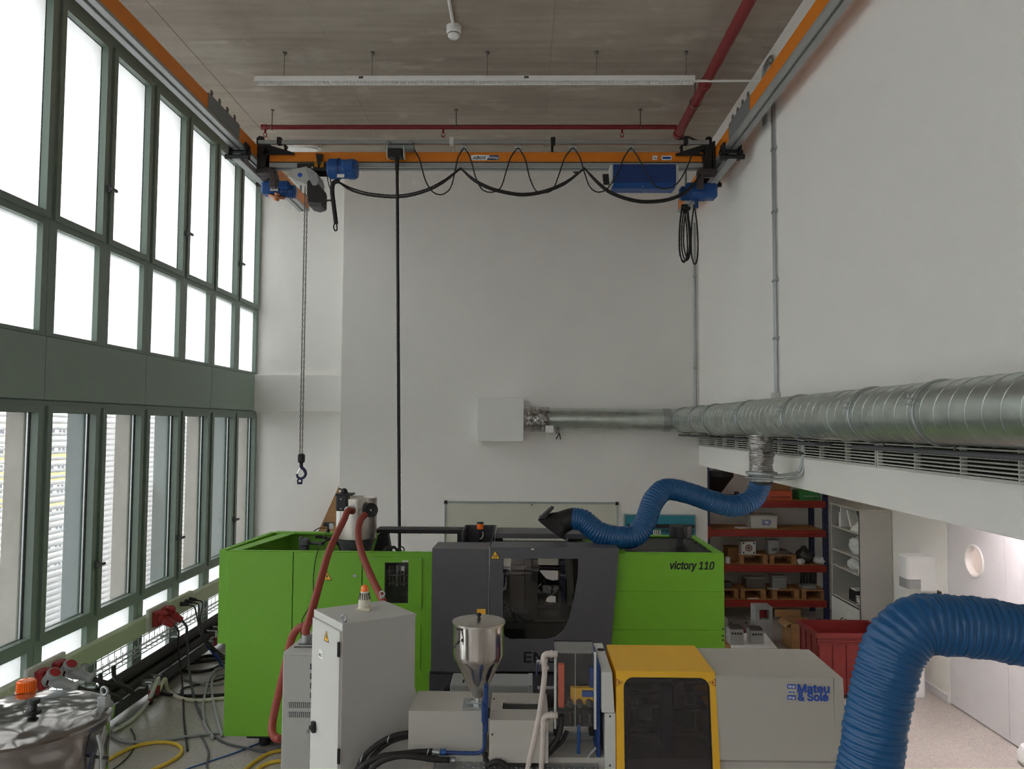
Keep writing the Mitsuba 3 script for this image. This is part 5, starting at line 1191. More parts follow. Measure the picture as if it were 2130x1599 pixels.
for px, mir in ((1289, 1), (1481, -1)):
    c = q4(px, 1419) + np.array([-.0, -.001, 0])
    u = np.array([0, 0, 1.0]) * (-1 if mir > 0 else 1); v_ = np.array([1.0, 0, 0]) * mir
    t = Polygon([(-.02, -.018), (.02, -.018), (0, .017)]).buffer(.002)
    pp_ = part(sk, 'warning_sign', extr(t, .001, c + np.array([0, -.001, 0]), u, v_), 'm_warn')
    part(pp_, 'border', extr(t.difference(t.buffer(-.0026)), .0006, c + np.array([0, -.0018, 0]), u, v_), 'm_red_pipe')
    part(pp_, 'symbol', extr(shapely.union_all([sbox(-.006, -.010, .004, -.003), sbox(-.009, -.006, .008, -.003), sbox(-.002, -.006, .003, .004)]), .0006, c + np.array([0, -.0018, 0]), u, v_), 'm_red_pipe')
# inside the guard
for zz, r_ in ((1.44, .018), (1.36, .012), (1.27, .018), (1.1, .018), (.98, .012)):
    part(sk, 'tie_bar', rod((xa_ + .02, Y4 + .18, zz), (xb_ - .02, Y4 + .18, zz), r_, 10), 'm_steel', 30)
part(sk, 'platen', box(q4(1373, 0)[0], q4(1399, 0)[0], Y4 + .1, Y5 - .08, .9, 1.43, .006), 'm_navy')
part(sk, 'platen', box(xa_ + .03, xa_ + .10, Y4 + .12, Y5 - .08, .9, 1.42, .006), 'm_steel_dark')
part(sk, 'mould_half', box(q4(1399, 0)[0], q4(1425, 0)[0], Y4 + .1, Y5 - .1, 1.30, 1.46, .006), 'm_steel')
r = px_rect(1388, 1415, 1420, 1428, Y4 + .1); part(sk, 'inner_cover', box(r[0], r[2], Y4 + .2, Y4 + .26, r[1], r[3], .004), 'm_green_box')
part(sk, 'inner_box', box(q4(1330, 0)[0], q4(1356, 0)[0], Y4 + .1, Y4 + .2, 1.22, 1.3, .004), 'm_midgrey')
# pale housing strip beside the guard
s0, s1 = q4(1252, 1391), q4(1272, 1391)
part(sk, 'side_housing', cat(hexa([(s0[0], Y4 + .0, zg4 - .01), (s1[0] + .004, Y4, zg4 - .01), (s0[0], Y5, zg4 + .01), (s1[0] - .0, Y5, zg4 + .01)], [(s0[0], Y4, 1.30), (s1[0] + .018, Y4, 1.30), (s0[0], Y5, 1.30), (s1[0] + .018, Y5, 1.30)])), 'm_lightgrey')
part(sk, 'lower_housing', box(s0[0] + .02, xa_ - .003, Y4 + .004, Y5, fz, 1.294, .004), 'm_lightgrey')
for py in (1490, 1592): c = q4(1269, py); part(sk, 'housing_screw', rod(c + np.array([0, .006, 0]), c, .006, 10), 'm_black')
c = q4(1256, 1353, Y5 - .22) ; c = np.array([(s0[0] + s1[0]) / 2 + .005, Y4 + .42, zg4 + .004])
part(sk, 'lifting_hole', lathe([(0, 0), (.024, 0), (.024, .006), (0, .006)], c, n=20), 'm_black')
# pale cover with the maker's name
e0_, e1_ = q4(1734, 1409), q4(1754, 1409)
zc_ = e0_[2]; x1c = e0_[0]; zlow = P(1700, 1584, Y4)[2]
part(sk, 'cover', hexa([(xb_ + .004, Y4 + .01, zlow), (x1c + .005, Y4 + .01, zlow), (xb_ + .004, Y5, zlow), (x1c, Y5, zlow)], [(xb_ + .004, Y4 + .002, zc_ - .006), (x1c, Y4 + .002, zc_ - .006), (xb_ + .004, Y4 + .01, zc_), (x1c, Y4 + .01, zc_), (xb_ + .004, Y5, zc_ + .01), (x1c, Y5, zc_ + .01)]), 'm_boxgrey')
part(sk, 'end_cap', hexa([(x1c + .004, Y4 + .012, zlow), (e1_[0] + .02, Y4 + .012, zlow), (x1c + .004, Y5, zlow), (e1_[0] + .02, Y5, zlow)], [(x1c + .004, Y4 + .004, zc_ - .006), (e1_[0], Y4 + .004, zc_ - .006), (x1c + .004, Y5, zc_ + .008), (e1_[0], Y5, zc_ + .008)]), 'm_boxgrey')
part(sk, 'bed', box(P(905, 1590, Y4)[0], e1_[0] - .02, Y4 + .03, Y5 + .1, .08, zlow - .01, .01), 'm_boxgrey')
for x in (P(905, 1590, Y4)[0] + .2, e1_[0] - .25): part(sk, 'foot', box(x - .08, x + .08, Y4 + .1, Y5, 0, .08, .006), 'm_black')
Yt = Y4 - .001
part(sk, 'name_lettering', text_front('Mateu', 1659, 1423.5, 1725, 1440.5, Yt, True, 0, .0008), 'm_logo_blue')
part(sk, 'name_lettering', text_front('& Solé', 1660, 1440.5, 1722.5, 1457.5, Yt, True, 0, .0008), 'm_logo_blue')
for i, (a, b) in enumerate(((1423, 1432), (1435, 1443), (1446, 1455))):
    rr_ = px_rect(1638, a, 1655, b, Yt)
    lk = part(sk, 'logo', box(rr_[0], rr_[2], Yt - .0012, Yt + .002, rr_[1], rr_[3], .0003), 'm_logo_blue' if i != 1 else 'm_lightgrey')
    part(lk, 'logo_mark', text_front('ms', 1640, a + 2.5, 1653, b - 1.5, Yt - .0013, True), 'm_white' if i != 1 else 'm_logo_blue')
# injection side: pale boxes, blue column, tread plate
YB1 = 4.86
b0, b1 = P(850, 1478, YB1), P(1004, 1478, YB1)
zbt = b0[2]
part(sk, 'injection_cover', hexa([(b0[0], YB1, P(850, 1560, YB1)[2]), (b1[0], YB1, P(850, 1560, YB1)[2]), (b0[0], YB1 + .36, P(850, 1560, YB1)[2]), (b1[0], YB1 + .36, P(850, 1560, YB1)[2])],
                                 [(b0[0], YB1, zbt), (b1[0], YB1, zbt), (b0[0] + .01, YB1 + .36, zbt), (b1[0], YB1 + .36, zbt)]), 'm_boxgrey')
YB2 = 4.74
d0, d1 = P(1018, 1497, YB2), P(1141, 1497, YB2); zd = d0[2]; zdb = P(1018, 1586, YB2)[2]; zdt = zbt + .012
YB3 = YB2 + .42
rl = sbox(d0[0], 0, d1[0], 1)
part(sk, 'drive_cover', cat(box(d0[0], d1[0], YB2, YB2 + .012, zdb, zd, .003),
     hexa([(d0[0], YB2 + .002, zd - .01), (d1[0], YB2 + .002, zd - .01)], [(d0[0], YB2 + .10, zdt), (d1[0], YB2 + .10, zdt), (d0[0], YB2 + .10, zd - .02), (d1[0], YB2 + .10, zd - .02)]),
     flat(sbox(d0[0], YB2 + .10, d1[0], YB3).difference(sbox(d0[0] + .075, YB2 + .13, d1[0] - .05, YB2 + .25)), zdt - .008, .01), box(d0[0], d0[0] + .008, YB2 + .01, YB3, zdb, zdt - .01, .002), box(d1[0] - .008, d1[0], YB2 + .01, YB3, zdb, zdt - .06, .002), box(d0[0], d1[0], YB3 - .01, YB3, zdb, zdt - .01, .002)), 'm_boxgrey')
part(sk, 'cover_well', box(d0[0] + .06, d1[0] - .03, YB2 + .11, YB2 + .28, zdt - .1, zdt - .08, .002), 'm_navy')
part(sk, 'well_lever', rod((d0[0] + .17, YB2 + .2, zdt - .09), (d0[0] + .17, YB2 + .2, zdt - .02), .009, 10), 'm_blue')
for a, b in ((1024, 1527), (1025, 1480), (1024, 1445)):
    c = P(a, b, YB2); part(sk, 'cover_screw', rod((c[0], YB2 + .004, c[2]), (c[0], YB2 - .003, c[2]), .006, 10) if b > 1500 else rod((c[0], YB2 + (.06 if b > 1460 else .3), zdt + (-.03 if b > 1460 else .0)), (c[0], YB2 + (.06 if b > 1460 else .3), zdt + (-.018 if b > 1460 else .006)), .006, 8), 'm_black')
cb = [P(x, y, 4.78) for x, y in ((1011, 1424), (1010, 1440), (1009, 1480), (1008, 1520), (1007, 1552), (1001, 1563), (985, 1566), (920, 1564))]
part(sk, 'blue_arm', cat(sweep(spline(cb[3:], .01), .011, 10), box(cb[0][0] - .013, cb[0][0] + .013, 4.74, 4.82, cb[3][2], cb[0][2], .008), box(cb[0][0] - .024, cb[0][0] + .0, 4.73, 4.83, cb[2][2] - .05, cb[1][2] - .05, .01)), 'm_blue_dark', 30)
tp0, tp1 = P(905, 1578, YB1)[0], P(1243, 1578, YB1)[0]; ztp = .985
part(sk, 'tread_plate', box(tp0, tp1, Y4 - .10, Y5, ztp - .012, ztp, .002), 'm_galv_flat')
loz = []
for i in range(int((tp1 - tp0) / .032)):
    for j in range(20):
        x, y = tp0 + .02 + i * .032, Y4 - .08 + j * .032
        d_ = 1 if (i + j) % 2 else -1
        m_ = trimesh.Trimesh(np.array([[-.014, 0, 0], [0, -.0055, 0], [.014, 0, 0], [0, .0055, 0], [0, 0, .005]], float), [[0, 1, 4], [1, 2, 4], [2, 3, 4], [3, 0, 4]], process=False)
        a_ = math.radians(45 * d_); R_ = np.array([[math.cos(a_), -math.sin(a_), 0], [math.sin(a_), math.cos(a_), 0], [0, 0, 1]])
        m_.vertices = m_.vertices @ R_.T + [x, y, ztp]; loz.append(m_)
part(sk, 'tread_pattern', cat(loz), 'm_galv_flat', kind='stuff')
part(sk, 'frame_edge', box(tp0 - .02, tp1 + .02, Y4 - .13, Y4 - .10, ztp - .14, ztp - .05, .004), 'm_blue')
part(sk, 'frame_leg', box(tp0 - .02, tp0 + .06, Y4 - .13, Y4 - .02, .08, ztp - .1, .004), 'm_blue')
part(sk, 'blue_plate', box(q4(1243, 1500)[0], q4(1252, 1500)[0] - .004, Y4 + .05, Y5 - .05, .9, P(1246, 1388, Y4)[2], .006), 'm_blue_dark')
# clear guard with its insides
YG0, YG1 = Y4 + .0, Y4 + .26
a_l, a_r = P(1155, 1400, YG0)[0], P(1238, 1400, YG0)[0]; zA1, zA0 = P(1155, 1358, YG0)[2], P(1155, 1512, YG0)[2]
def pane_yz(x): return trimesh.Trimesh([[x, YG0, zA0], [x, YG1, zA0], [x, YG1, zA1], [x, YG0, zA1]], [[0, 1, 2], [0, 2, 3]], process=False)
def pane_xz(x0, x1, y): return trimesh.Trimesh([[x0, y, zA0], [x1, y, zA0], [x1, y, zA1], [x0, y, zA1]], [[0, 1, 2], [0, 2, 3]], process=False)
xm_ = (a_l + a_r) / 2
part(sk, 'clear_pane', pane_xz(a_l, xm_ - .002, YG0), 'm_acrylic'); part(sk, 'clear_pane', pane_xz(xm_ + .002, a_r, YG0), 'm_acrylic')
part(sk, 'clear_pane', pane_yz(a_l), 'm_acrylic'); part(sk, 'clear_pane', pane_yz(a_r), 'm_acrylic')
part(sk, 'clear_pane', trimesh.Trimesh([[a_l, YG0, zA1], [a_r, YG0, zA1], [a_r, YG1, zA1], [a_l, YG1, zA1]], [[0, 1, 2], [0, 2, 3]], process=False), 'm_acrylic')
for x in (a_l, a_r): part(sk, 'pane_edge', box(x - .007, x + .007, YG0 - .004, YG0 + .006, zA0 - .01, zA1 + .008, .001), 'm_lightgrey')
part(sk, 'pane_edge', box(xm_ - .0012, xm_ + .0012, YG0 - .002, YG0 + .002, zA0, zA1, .0003), 'm_lightgrey')
part(sk, 'guard_rear', box(a_l, a_r, YG1 + .004, YG1 + .01, P(1200, 1440, YG1)[2], zA1 + .004, .001), 'm_black')
def gin(px0, py0, px1, py1, Y, d, m, name, b=.003):
    r = px_rect(px0, py0, px1, py1, Y); part(sk, name, box(r[0], r[2], Y, Y + d, r[1], r[3], b), m)
gin(1162, 1383, 1174, 1472, Y4 + .15, .05, 'm_orange_box', 'red_bar')
gin(1187, 1431, 1234, 1466, Y4 + .20, .05, 'm_yellow', 'yellow_block')
gin(1211, 1438, 1234, 1450, Y4 + .17, .03, 'm_blue', 'blue_block')
gin(1227, 1390, 1236, 1430, Y4 + .16, .06, 'm_blue_dark', 'blue_block')
gin(1157, 1476, 1234, 1512, Y4 + .16, .14, 'm_black', 'manifold', .008)
gin(1152, 1512, 1162, 1530, Y4 + .2, .1, 'm_black', 'manifold_leg'); gin(1226, 1512, 1236, 1531, Y4 + .2, .1, 'm_black', 'manifold_leg')
for px in (1186, 1206, 1226):
    c = P(px, 1466, Y4 + .15); part(sk, 'cylinder_cap', cat(rod(c + np.array([0, .08, 0]), c, .022, 18), rod(c, c - np.array([0, .012, 0]), .012, 12)), 'm_steel_dark', 30)
    c = P(px, 1492, Y4 + .14); part(sk, 'valve_knob', rod(c + np.array([0, 0, .025]), c - np.array([0, 0, .03]), .011, 12), 'm_steel_dark', 30)
r = px_rect(1120, 1432, 1186, 1472, Y4 + .36)
part(sk, 'mesh_guard', box(r[0], r[2], Y4 + .36, Y4 + .364, r[1], r[3], .001), 'm_steel_dark')
gin(1118, 1429, 1188, 1434, Y4 + .35, .03, 'm_midgrey', 'mesh_frame')
gin(1140, 1526, 1240, 1534, Y4 + .3, .04, 'm_midgrey', 'rear_shelf')
# plastic water pipes and lever valve
def pipe(pts, Y, R, name='water_pipe'):
    part(sk, name, tube([P(a, b, Y) for a, b in pts], R, 14, .012), 'm_pvc', True)
YP = Y4 - .06
pipe([(1160, 1360), (1146, 1360), (1138, 1360), (1132, 1364), (1131, 1372), (1133, 1390)], YP, .019)
for a, b in ((1147, 1360), (1132, 1372), (1134, 1388)):
    c = P(a, b, YP); part(sk, 'pipe_collar', lathe([(.018, -.008), (.0225, -.008), (.0225, .008), (.018, .008)], c, (1, 0, 0) if a > 1140 else (0, 0, 1), 18), 'm_pvc', 30)
pipe([(1133, 1388), (1132, 1410), (1127, 1450), (1119, 1500), (1108, 1550), (1096, 1605), (1085, 1660), (1070, 1760)], YP, .0165)
pipe([(1160, 1487), (1148, 1487), (1137, 1488), (1131, 1493), (1130, 1502), (1130, 1520)], YP, .019)
for a, b in ((1147, 1487), (1130, 1502), (1130, 1518)):
    c = P(a, b, YP); part(sk, 'pipe_collar', lathe([(.018, -.008), (.0225, -.008), (.0225, .008), (.018, .008)], c, (1, 0, 0) if a > 1140 else (0, 0, 1), 18), 'm_pvc', 30)
pipe([(1130, 1518), (1129, 1545), (1127, 1580), (1125, 1610), (1122, 1680), (1118, 1760)], YP, .0165)
c = P(1121, 1377, YP); part(sk, 'valve', cat(rod(c, P(1132, 1379, YP), .011, 10), rod(c + np.array([-.002, 0, -.012]), c + np.array([-.002, 0, .012]), .013, 10)), 'm_chrome', 30)
part(sk, 'valve_lever', tube([P(1120, 1378, YP - .02), P(1117, 1388, YP - .02), P(1116, 1405, YP - .02)], .006, 8, .01), 'm_navy', True)
# hydraulic hoses
def hh(pts, Y, R, m='m_rubber', name='hydraulic_hose'):
    Ys = np.interp(np.linspace(0, 1, len(pts)), np.linspace(0, 1, len(Y)), Y)
    part(sk, name, tube([P(a, b, y) for (a, b), y in zip(pts, Ys)], R, 12, .02), m, True)
hh([(852, 1524), (820, 1530), (795, 1542), (770, 1560), (752, 1582), (742, 1605), (735, 1650)], [4.95, 4.85], .017)
hh([(852, 1531), (825, 1537), (800, 1550), (778, 1570), (765, 1590), (756, 1615), (750, 1660)], [4.98, 4.86], .015)
hh([(900, 1563), (870, 1564), (835, 1568), (800, 1572), (770, 1583), (750, 1600), (735, 1640)], [4.78, 4.70], .019)
hh([(935, 1580), (905, 1579), (870, 1574), (830, 1572), (795, 1582), (772, 1600), (755, 1640)], [4.74, 4.66], .018)
hh([(1000, 1548), (970, 1556), (940, 1566), (905, 1572)], [4.9, 4.85], .016)
hh([(1168, 1488), (1167, 1510), (1160, 1535), (1148, 1552), (1130, 1570), (1100, 1590), (1085, 1610)], [Y4 - .01, Y4 - .03], .017)
hh([(1180, 1520), (1170, 1540), (1150, 1560), (1130, 1580), (1118, 1600)], [Y4 + .05, Y4], .012)
hh([(1240, 1555), (1226, 1570), (1221, 1590), (1222, 1610)], [Y4 + .05, Y4 + .04], .008, 'm_midgrey', 'cable')
hh([(1010, 1595), (1025, 1585), (1040, 1584), (1055, 1595), (1060, 1612)], [Y4 - .08, Y4 - .09], .016)
hh([(1009, 1565), (1010, 1580), (1020, 1592)], [4.86, 4.8], .017)
for a, b, a2, b2 in ((899, 1563, 915, 1564), (934, 1580, 948, 1580)):
    part(sk, 'hose_fitting', rod(P(a, b, 4.77), P(a2, b2, 4.77), .018, 14), 'm_galv_flat', 30)
part(sk, 'hose_fitting', rod(P(914, 1564, 4.78), P(928, 1564, 4.78), .02, 6), 'm_blue', 30)
for a, b, Y in ((808, 1536, 4.9), (752, 1577, 4.86), (890, 1563, 4.77)):
    c = P(a, b, Y); part(sk, 'hose_clip', hoop(c, .021, .004, (1, 0, -.3), 16, 6), 'm_galv_flat')
hh([(1204, 1508), (1204, 1535), (1203, 1560), (1204, 1578)], [Y4 + .1, Y4 + .1], .010, 'm_blue', 'blue_hose')
part(sk, 'hose_fitting', rod(P(1204, 1575, Y4 + .1), P(1204, 1590, Y4 + .1), .011, 12), 'm_galv_flat', 30)

# ---- steel hopper on the small machine
HX0 = P(996, 1290, 4.98); hy = 4.98
rl_ = 53.5 / F * hy
zl_ = P(996, 1290, hy)[2]; zc1 = P(996, 1368, hy)[2]; zc2_ = zbt + .03
hk = thing('material_hopper', 'polished steel funnel hopper with a lid and knob on the small pale machine', 'hopper')
part(hk, 'funnel', lathe([(rl_ - .012, zl_ - .02), (rl_ - .008, zl_ - .012), (rl_ - .006, zl_ - .012), (rl_ - .006, zc1 + .03), (rl_ - .012, zc1), (rl_ - .03, zc1 - .03), (.032, zc2_ + .02), (.028, zc2_), (.0, zc2_)], (HX0[0], hy, 0), n=56), 'm_inox', 40)
part(hk, 'lid', lathe([(rl_ - .004, zl_ - .018), (rl_ + .002, zl_ - .016), (rl_ + .002, zl_ - .002), (rl_ - .006, zl_), (.08, zl_ + .008), (0, zl_ + .009)], (HX0[0], hy, 0), n=56), 'm_inox_lid', 30, label='brushed lid')
part(hk, 'knob', lathe([(0, 0), (.014, 0), (.01, .008), (.009, .018), (.016, .024), (.016, .034), (.01, .038), (0, .039)], (HX0[0], hy, zl_ + .008), n=20), 'm_black', 30, label='black knob')
ca = P(955, 1325, hy - .14)
lt = part(hk, 'latch', cat(rod(P(956, 1309, hy - .13), P(954, 1332, hy - .145), .006, 8), rod(P(949, 1308, hy - .13), P(962, 1309, hy - .13), .007, 8), tube([P(955, 1330, hy - .145), P(948, 1340, hy - .15), P(945, 1347, hy - .15), P(940, 1341, hy - .15)], .005, 8, .01), rod(P(955, 1333, hy - .13), P(950, 1338, hy - .15), .010, 10)), 'm_steel_dark', 30)
part(hk, 'neck', lathe([(0, 0), (.05, 0), (.05, .01), (.032, .014), (.032, .04), (0, .04)], (HX0[0], hy, zbt + .012), n=28), 'm_chrome', 30)
part(hk, 'base_plate', box(HX0[0] - .095, HX0[0] + .06, hy - .10, hy + .08, zbt + .001, zbt + .012, .002), 'm_galv_flat')
part(hk, 'base_bolt', cat(rod((HX0[0] - .06, hy - .04, zbt + .012), (HX0[0] - .06, hy - .04, zbt + .035), .008, 8), box(HX0[0] - .07, HX0[0] + .03, hy - .05, hy - .03, zbt + .02, zbt + .028, .002)), 'm_galv_flat')

# ---- big steel drum at the window side, close to the viewer
dy = 3.3; dc = P(46, 1490, dy); drr = 170 / F * dy; dzt = 1.80
dk = thing('steel_drum', 'large polished steel drum hopper with a domed lid close to the windows', 'drum')
part(dk, 'shell', lathe([(drr - .02, -.03), (drr - .018, -.03), (drr - .018, -.95), (drr - .05, -1.0), (0, -1.0)], (dc[0], dy, dzt), n=64), 'm_inox_dull', 30)
part(dk, 'lid', lathe([(drr - .01, -.035), (drr, -.035), (drr, -.012), (drr - .006, -.004), (drr * .9, .006), (drr * .5, .03), (.06, .042), (0, .043)], (dc[0], dy, dzt), n=64), 'm_inox_dull', 30)
kq = PZ(70, 1478, dzt + .04)
part(dk, 'knob', cat(lathe([(0, 0), (.03, 0), (.03, .006), (.012, .01), (.012, .03), (.024, .036), (.022, .052), (0, .054)], (kq[0], kq[1], dzt + .036), n=18)), 'm_black', 30)
c = P(217, 1437, dy + .12)
part(dk, 'eye_plate', cat(box(c[0] - .02, c[0] + .02, dy + .1, dy + .14, dzt - .03, dzt + .05, .004)), 'm_galv_flat')
part(dk, 'lifting_eye', hoop((c[0], dy + .12, dzt + .07), .017, .006, (.3, 1, 0), 22, 8), 'm_galv_flat', True)
part(dk, 'leg', box(dc[0] - .04, dc[0] + .04, dy - drr + .06, dy - drr + .12, 0, .85, .004), 'm_steel')
for sx in (-1, 1): part(dk, 'leg', box(dc[0] + sx * .28 - .03, dc[0] + sx * .28 + .03, dy + .16, dy + .22, 0, .85, .004), 'm_steel')
part(dk, 'level_pipe', tube([(dc[0] + drr + .0, dy - .05, dzt - .05), (dc[0] + drr + .02, dy - .05, dzt - .12), (dc[0] + drr + .02, dy - .05, dzt - .5), (dc[0] + drr - .02, dy - .05, dzt - .6)], .009, 10), 'm_galv_flat', True)
part(dk, 'tap', cat(rod((dc[0] + drr - .01, dy - .05, dzt - .14), (dc[0] + drr + .05, dy - .05, dzt - .145), .006, 8)), 'm_black')
by = dy + .34
c = P(55, 1424, by); bb_ = P(55, 1437, by)[2]
bk = thing('warning_beacon', 'low orange ribbed beacon behind the lid of the large steel drum', 'beacon')
part(bk, 'base', lathe([(0, -.08), (.044, -.08), (.046, 0), (0, 0)], (c[0], by, bb_), n=24), 'm_lightgrey', 30)
nr_ = 28
ang = np.linspace(0, 2 * math.pi, nr_ * 2, endpoint=False)
pr_ = Polygon([(c[0] + (.042 if i % 2 else .038) * math.cos(a), by + (.042 if i % 2 else .038) * math.sin(a)) for i, a in enumerate(ang)])
part(bk, 'lens', flat(pr_, bb_, .046), 'm_amber', label='orange ribbed lens')
part(bk, 'lens_cap', lathe([(.038, 0), (.036, .005), (.02, .009), (0, .01)], (c[0], by, bb_ + .046), n=28), 'm_amber', 30)
part(bk, 'stand', rod((c[0], by, 0), (c[0], by, bb_ - .08), .025, 12), 'm_steel', 30)

# ================================================================== corridor and store
RX0, RX1, RYF, RYK = P(1475, 1200, 12.35)[0] - .02, P(1720, 1200, 12.35)[0] + .0, 12.35, 12.95
rk = thing('storage_rack', 'heavy duty storage rack with red beams and dark blue uprights in the store', 'rack')
for x in (RX0, RX1):
    for y in (RYF, RYK):
        u = part(rk, 'upright', box(x - .04, x + .04, y - .0, y + .06, 0, 2.42, .004), 'm_navy')
        if y == RYF:
            for q in range(22): part(u, 'hole', box(x - .012, x + .012, y - .002, y + .002, .12 + q * .1, .16 + q * .1, .001), 'm_black')
LV = [P(1600, py, RYF)[2] for py in (1041, 1101.5, 1174.5, 1247)]
for z in LV:
    for y in (RYF - .03, RYK + .03): part(rk, 'beam', box(RX0 + .02, RX1 - .02, y - .02, y + .025, z - .105, z, .008), 'm_red_rack')
    part(rk, 'beam_groove', box(RX0 + .04, RX1 - .04, RYF - .053, RYF - .049, z - .062, z - .052, .001), 'm_red_pipe')
    for x in (RX0,): part(rk, 'beam_hook', box(x - .045, x + .045, RYF - .035, RYF - .002, z - .14, z + .05, .004), 'm_red_rack')
    part(rk, 'shelf_board', box(RX0 + .03, RX1 - .03, RYF + .0, RYK, z - .012, z + .006, .002), 'm_wood')
S1, S2, S3, S4 = (z + .006 for z in LV)
def rx(px, Y=12.45): return P(px, 1100, Y)[0]
def on_shelf(name, label, cat_, px0, px1, y0, dep, z, h, m, group=None):
    k = thing(name, label, cat_, group); part(k, 'body', box(rx(px0, y0), rx(px1, y0), y0, y0 + dep, z, z + h, .006), m); return k
k = on_shelf('crate', 'flat orange red crate on the top shelf of the red rack', 'crate', 1600, 1649, 12.4, .4, S1, .15, 'm_orange_box')
part(k, 'label_strip', box(rx(1603, 12.4), rx(1645, 12.4), 12.4, 12.4, S1 + .03, S1 + .06, .001), 'm_red_pipe')
k = on_shelf('carton', 'brown carton lying on the flat orange red crate of the top shelf', 'carton', 1600, 1646, 12.43, .34, S1 + .151, .16, 'm_card')
part(k, 'flap', box(rx(1600, 12.43), rx(1646, 12.43), 12.42, 12.6, S1 + .311, S1 + .315, .001), 'm_card')
k = on_shelf('crate', 'green box with pale lettering on the top shelf of the red rack', 'box', 1665, 1709, 12.41, .36, S1, .15, 'm_green_box')
part(k, 'lettering', text_at('BOX 110', (rx(1675, 12.41), 12.41, S1 + .05), EX, EZ, .03, .2), 'm_lightgrey') if False else part(k, 'stripe', box(rx(1672, 12.41), rx(1704, 12.41), 12.41, 12.41, S1 + .055, S1 + .07, .001), 'm_lightgrey')
# black hopper on the top shelf, partly hidden by the end of the back wall
k = thing('black_hopper', 'dark funnel hopper on the top shelf of the red rack', 'hopper')
yh = 12.68
zt0, zt1 = P(1489, 990, yh)[2], P(1489, 1026, yh)[2]
part(k, 'funnel', lathe([(.0, zt0 + .10), (.28, zt0 + .10), (.28, zt0), (.07, zt1), (.06, zt1 - .03), (0, zt1 - .03)], (rx(1490, yh), yh, 0), n=32), 'm_black', 30)
part(k, 'body', box(rx(1476, yh), rx(1512, yh), yh - .14, yh + .14, S1, zt1 - .03, .008), 'm_black')
part(k, 'knob', lathe([(0, 0), (.04, 0), (.04, .04), (0, .05)], (rx(1533, yh), yh, S1 + .06), n=16), 'm_black', 30)
part(k, 'knob_arm', box(rx(1510, yh), rx(1535, yh), yh - .02, yh + .02, S1 + .0, S1 + .06, .004), 'm_black')
# second shelf
k = on_shelf('storage_box', 'milky plastic storage box with a blue label on the second shelf', 'box', 1562, 1617, 12.45, .34, S2, .19, 'm_plastic_clear_box')
part(k, 'lid', box(rx(1560, 12.45), rx(1619, 12.45), 12.44, 12.8, S2 + .19, S2 + .21, .006), 'm_plastic_clear_box')
part(k, 'label', box(rx(1585, 12.45), rx(1604, 12.45), 12.45, 12.45, S2 + .05, S2 + .14, .001), 'm_logo_blue')
part(k, 'label_print', box(rx(1591, 12.45), rx(1598, 12.45), 12.44, 12.45, S2 + .08, S2 + .11, .0005), 'm_white')
for q in range(4):
    x = rx(1529 + q * 6, 12.4)
    single('white_tube', f'white tube lying on the second rack shelf, {["first", "second", "third", "fourth"][q]} towards the milky box', 'tube', rod((x, 12.45 + .1 * (q % 2), S2 + .012 + .0 * q), (x + .10, 12.35 + .02 * q, S2 + .012), .009, 10), 'm_white', 30, 'white tubes on the second shelf')
# pallets
def pallet(label, x0, x1, y0, y1, z, m='m_wood'):
    k = thing('small_pallet', label, 'pallet', 'small pallets on the rack')
    h = .145
    n = 5
    for q in range(n):
        yy = y0 + (y1 - y0) * (q + .06) / n
        part(k, 'deck_board', box(x0, x1, yy, yy + (y1 - y0) / n * .88, z + h - .02, z + h, .002), m)
    for x in (x0, (x0 + x1) / 2 - .035, x1 - .07) if x1 - x0 > .5 else (x0, x1 - .07):
        for yy in (y0, (y0 + y1) / 2 - .04, y1 - .08): part(k, 'block', box(x, x + .07, yy, yy + .08, z + .018, z + h - .02, .002), m)
        part(k, 'runner', box(x, x + .07, y0, y1, z, z + .018, .001), m)
    return z + h
def pl(px0, px1, z, label, dep=.5): return pallet(label, rx(px0, 12.38), rx(px1, 12.38), 12.38, 12.38 + dep, z)
t3a = pl(1538, 1596, S3, 'wooden pallet under the square mould with a ring on the third shelf')
t3b = pl(1601, 1656, S3, 'wooden pallet under the grey metal pieces on the third shelf')
t4a = pl(1484, 1535, S4, 'wooden pallet on the fourth shelf half hidden behind the green machine')
t4b = pl(1539, 1592, S4, 'wooden pallet under the grey steel block on the fourth shelf')
t4c = pl(1606, 1661, S4, 'wooden pallet under the stacked plates on the fourth shelf')
t4d = pl(1666, 1718, S4, 'wooden pallet beside the grey cabinet on the fourth shelf')
def mould(label, px0, px1, y0, z, h, m='m_lightgrey', ring=False, holes=True, layers=1, dep=.16):
    k = thing('mould', label, 'mould')
    x0, x1 = rx(px0, y0), rx(px1, y0)
    for q in range(layers): part(k, 'plate', box(x0 + (.003 if q % 2 else 0), x1 - (.003 if q % 2 else 0), y0 + (.003 if q % 2 else 0), y0 + dep, z + h * q / layers + .0005, z + h * (q + 1) / layers - .0005, .004), m)
    xc, zc = (x0 + x1) / 2, z + h / 2
    if ring:
        part(k, 'ring', lathe([(h * .2, 0), (h * .27, 0), (h * .27, .01), (h * .2, .01)], (xc, y0, zc), (0, -1, 0), 28), 'm_red_pipe', 30)
        part(k, 'centre', lathe([(0, 0), (h * .12, 0), (h * .1, .012), (0, .012)], (xc, y0, zc), (0, -1, 0), 20), 'm_steel_dark', 30)
    if holes:
        w = x1 - x0
        for sx in (-1, 1):
            for sz in (-1, 1): part(k, 'hole', lathe([(0, 0), (.014, 0), (.014, .003), (0, .003)], (xc + sx * w * .36, y0 + .001, zc + sz * h * .36), (0, -1, 0), 12), 'm_black')
    return k
mould('square pale mould plate with a ring standing on the third shelf', 1542, 1572, 12.41, t3a + .001, .20, 'm_lightgrey', True)
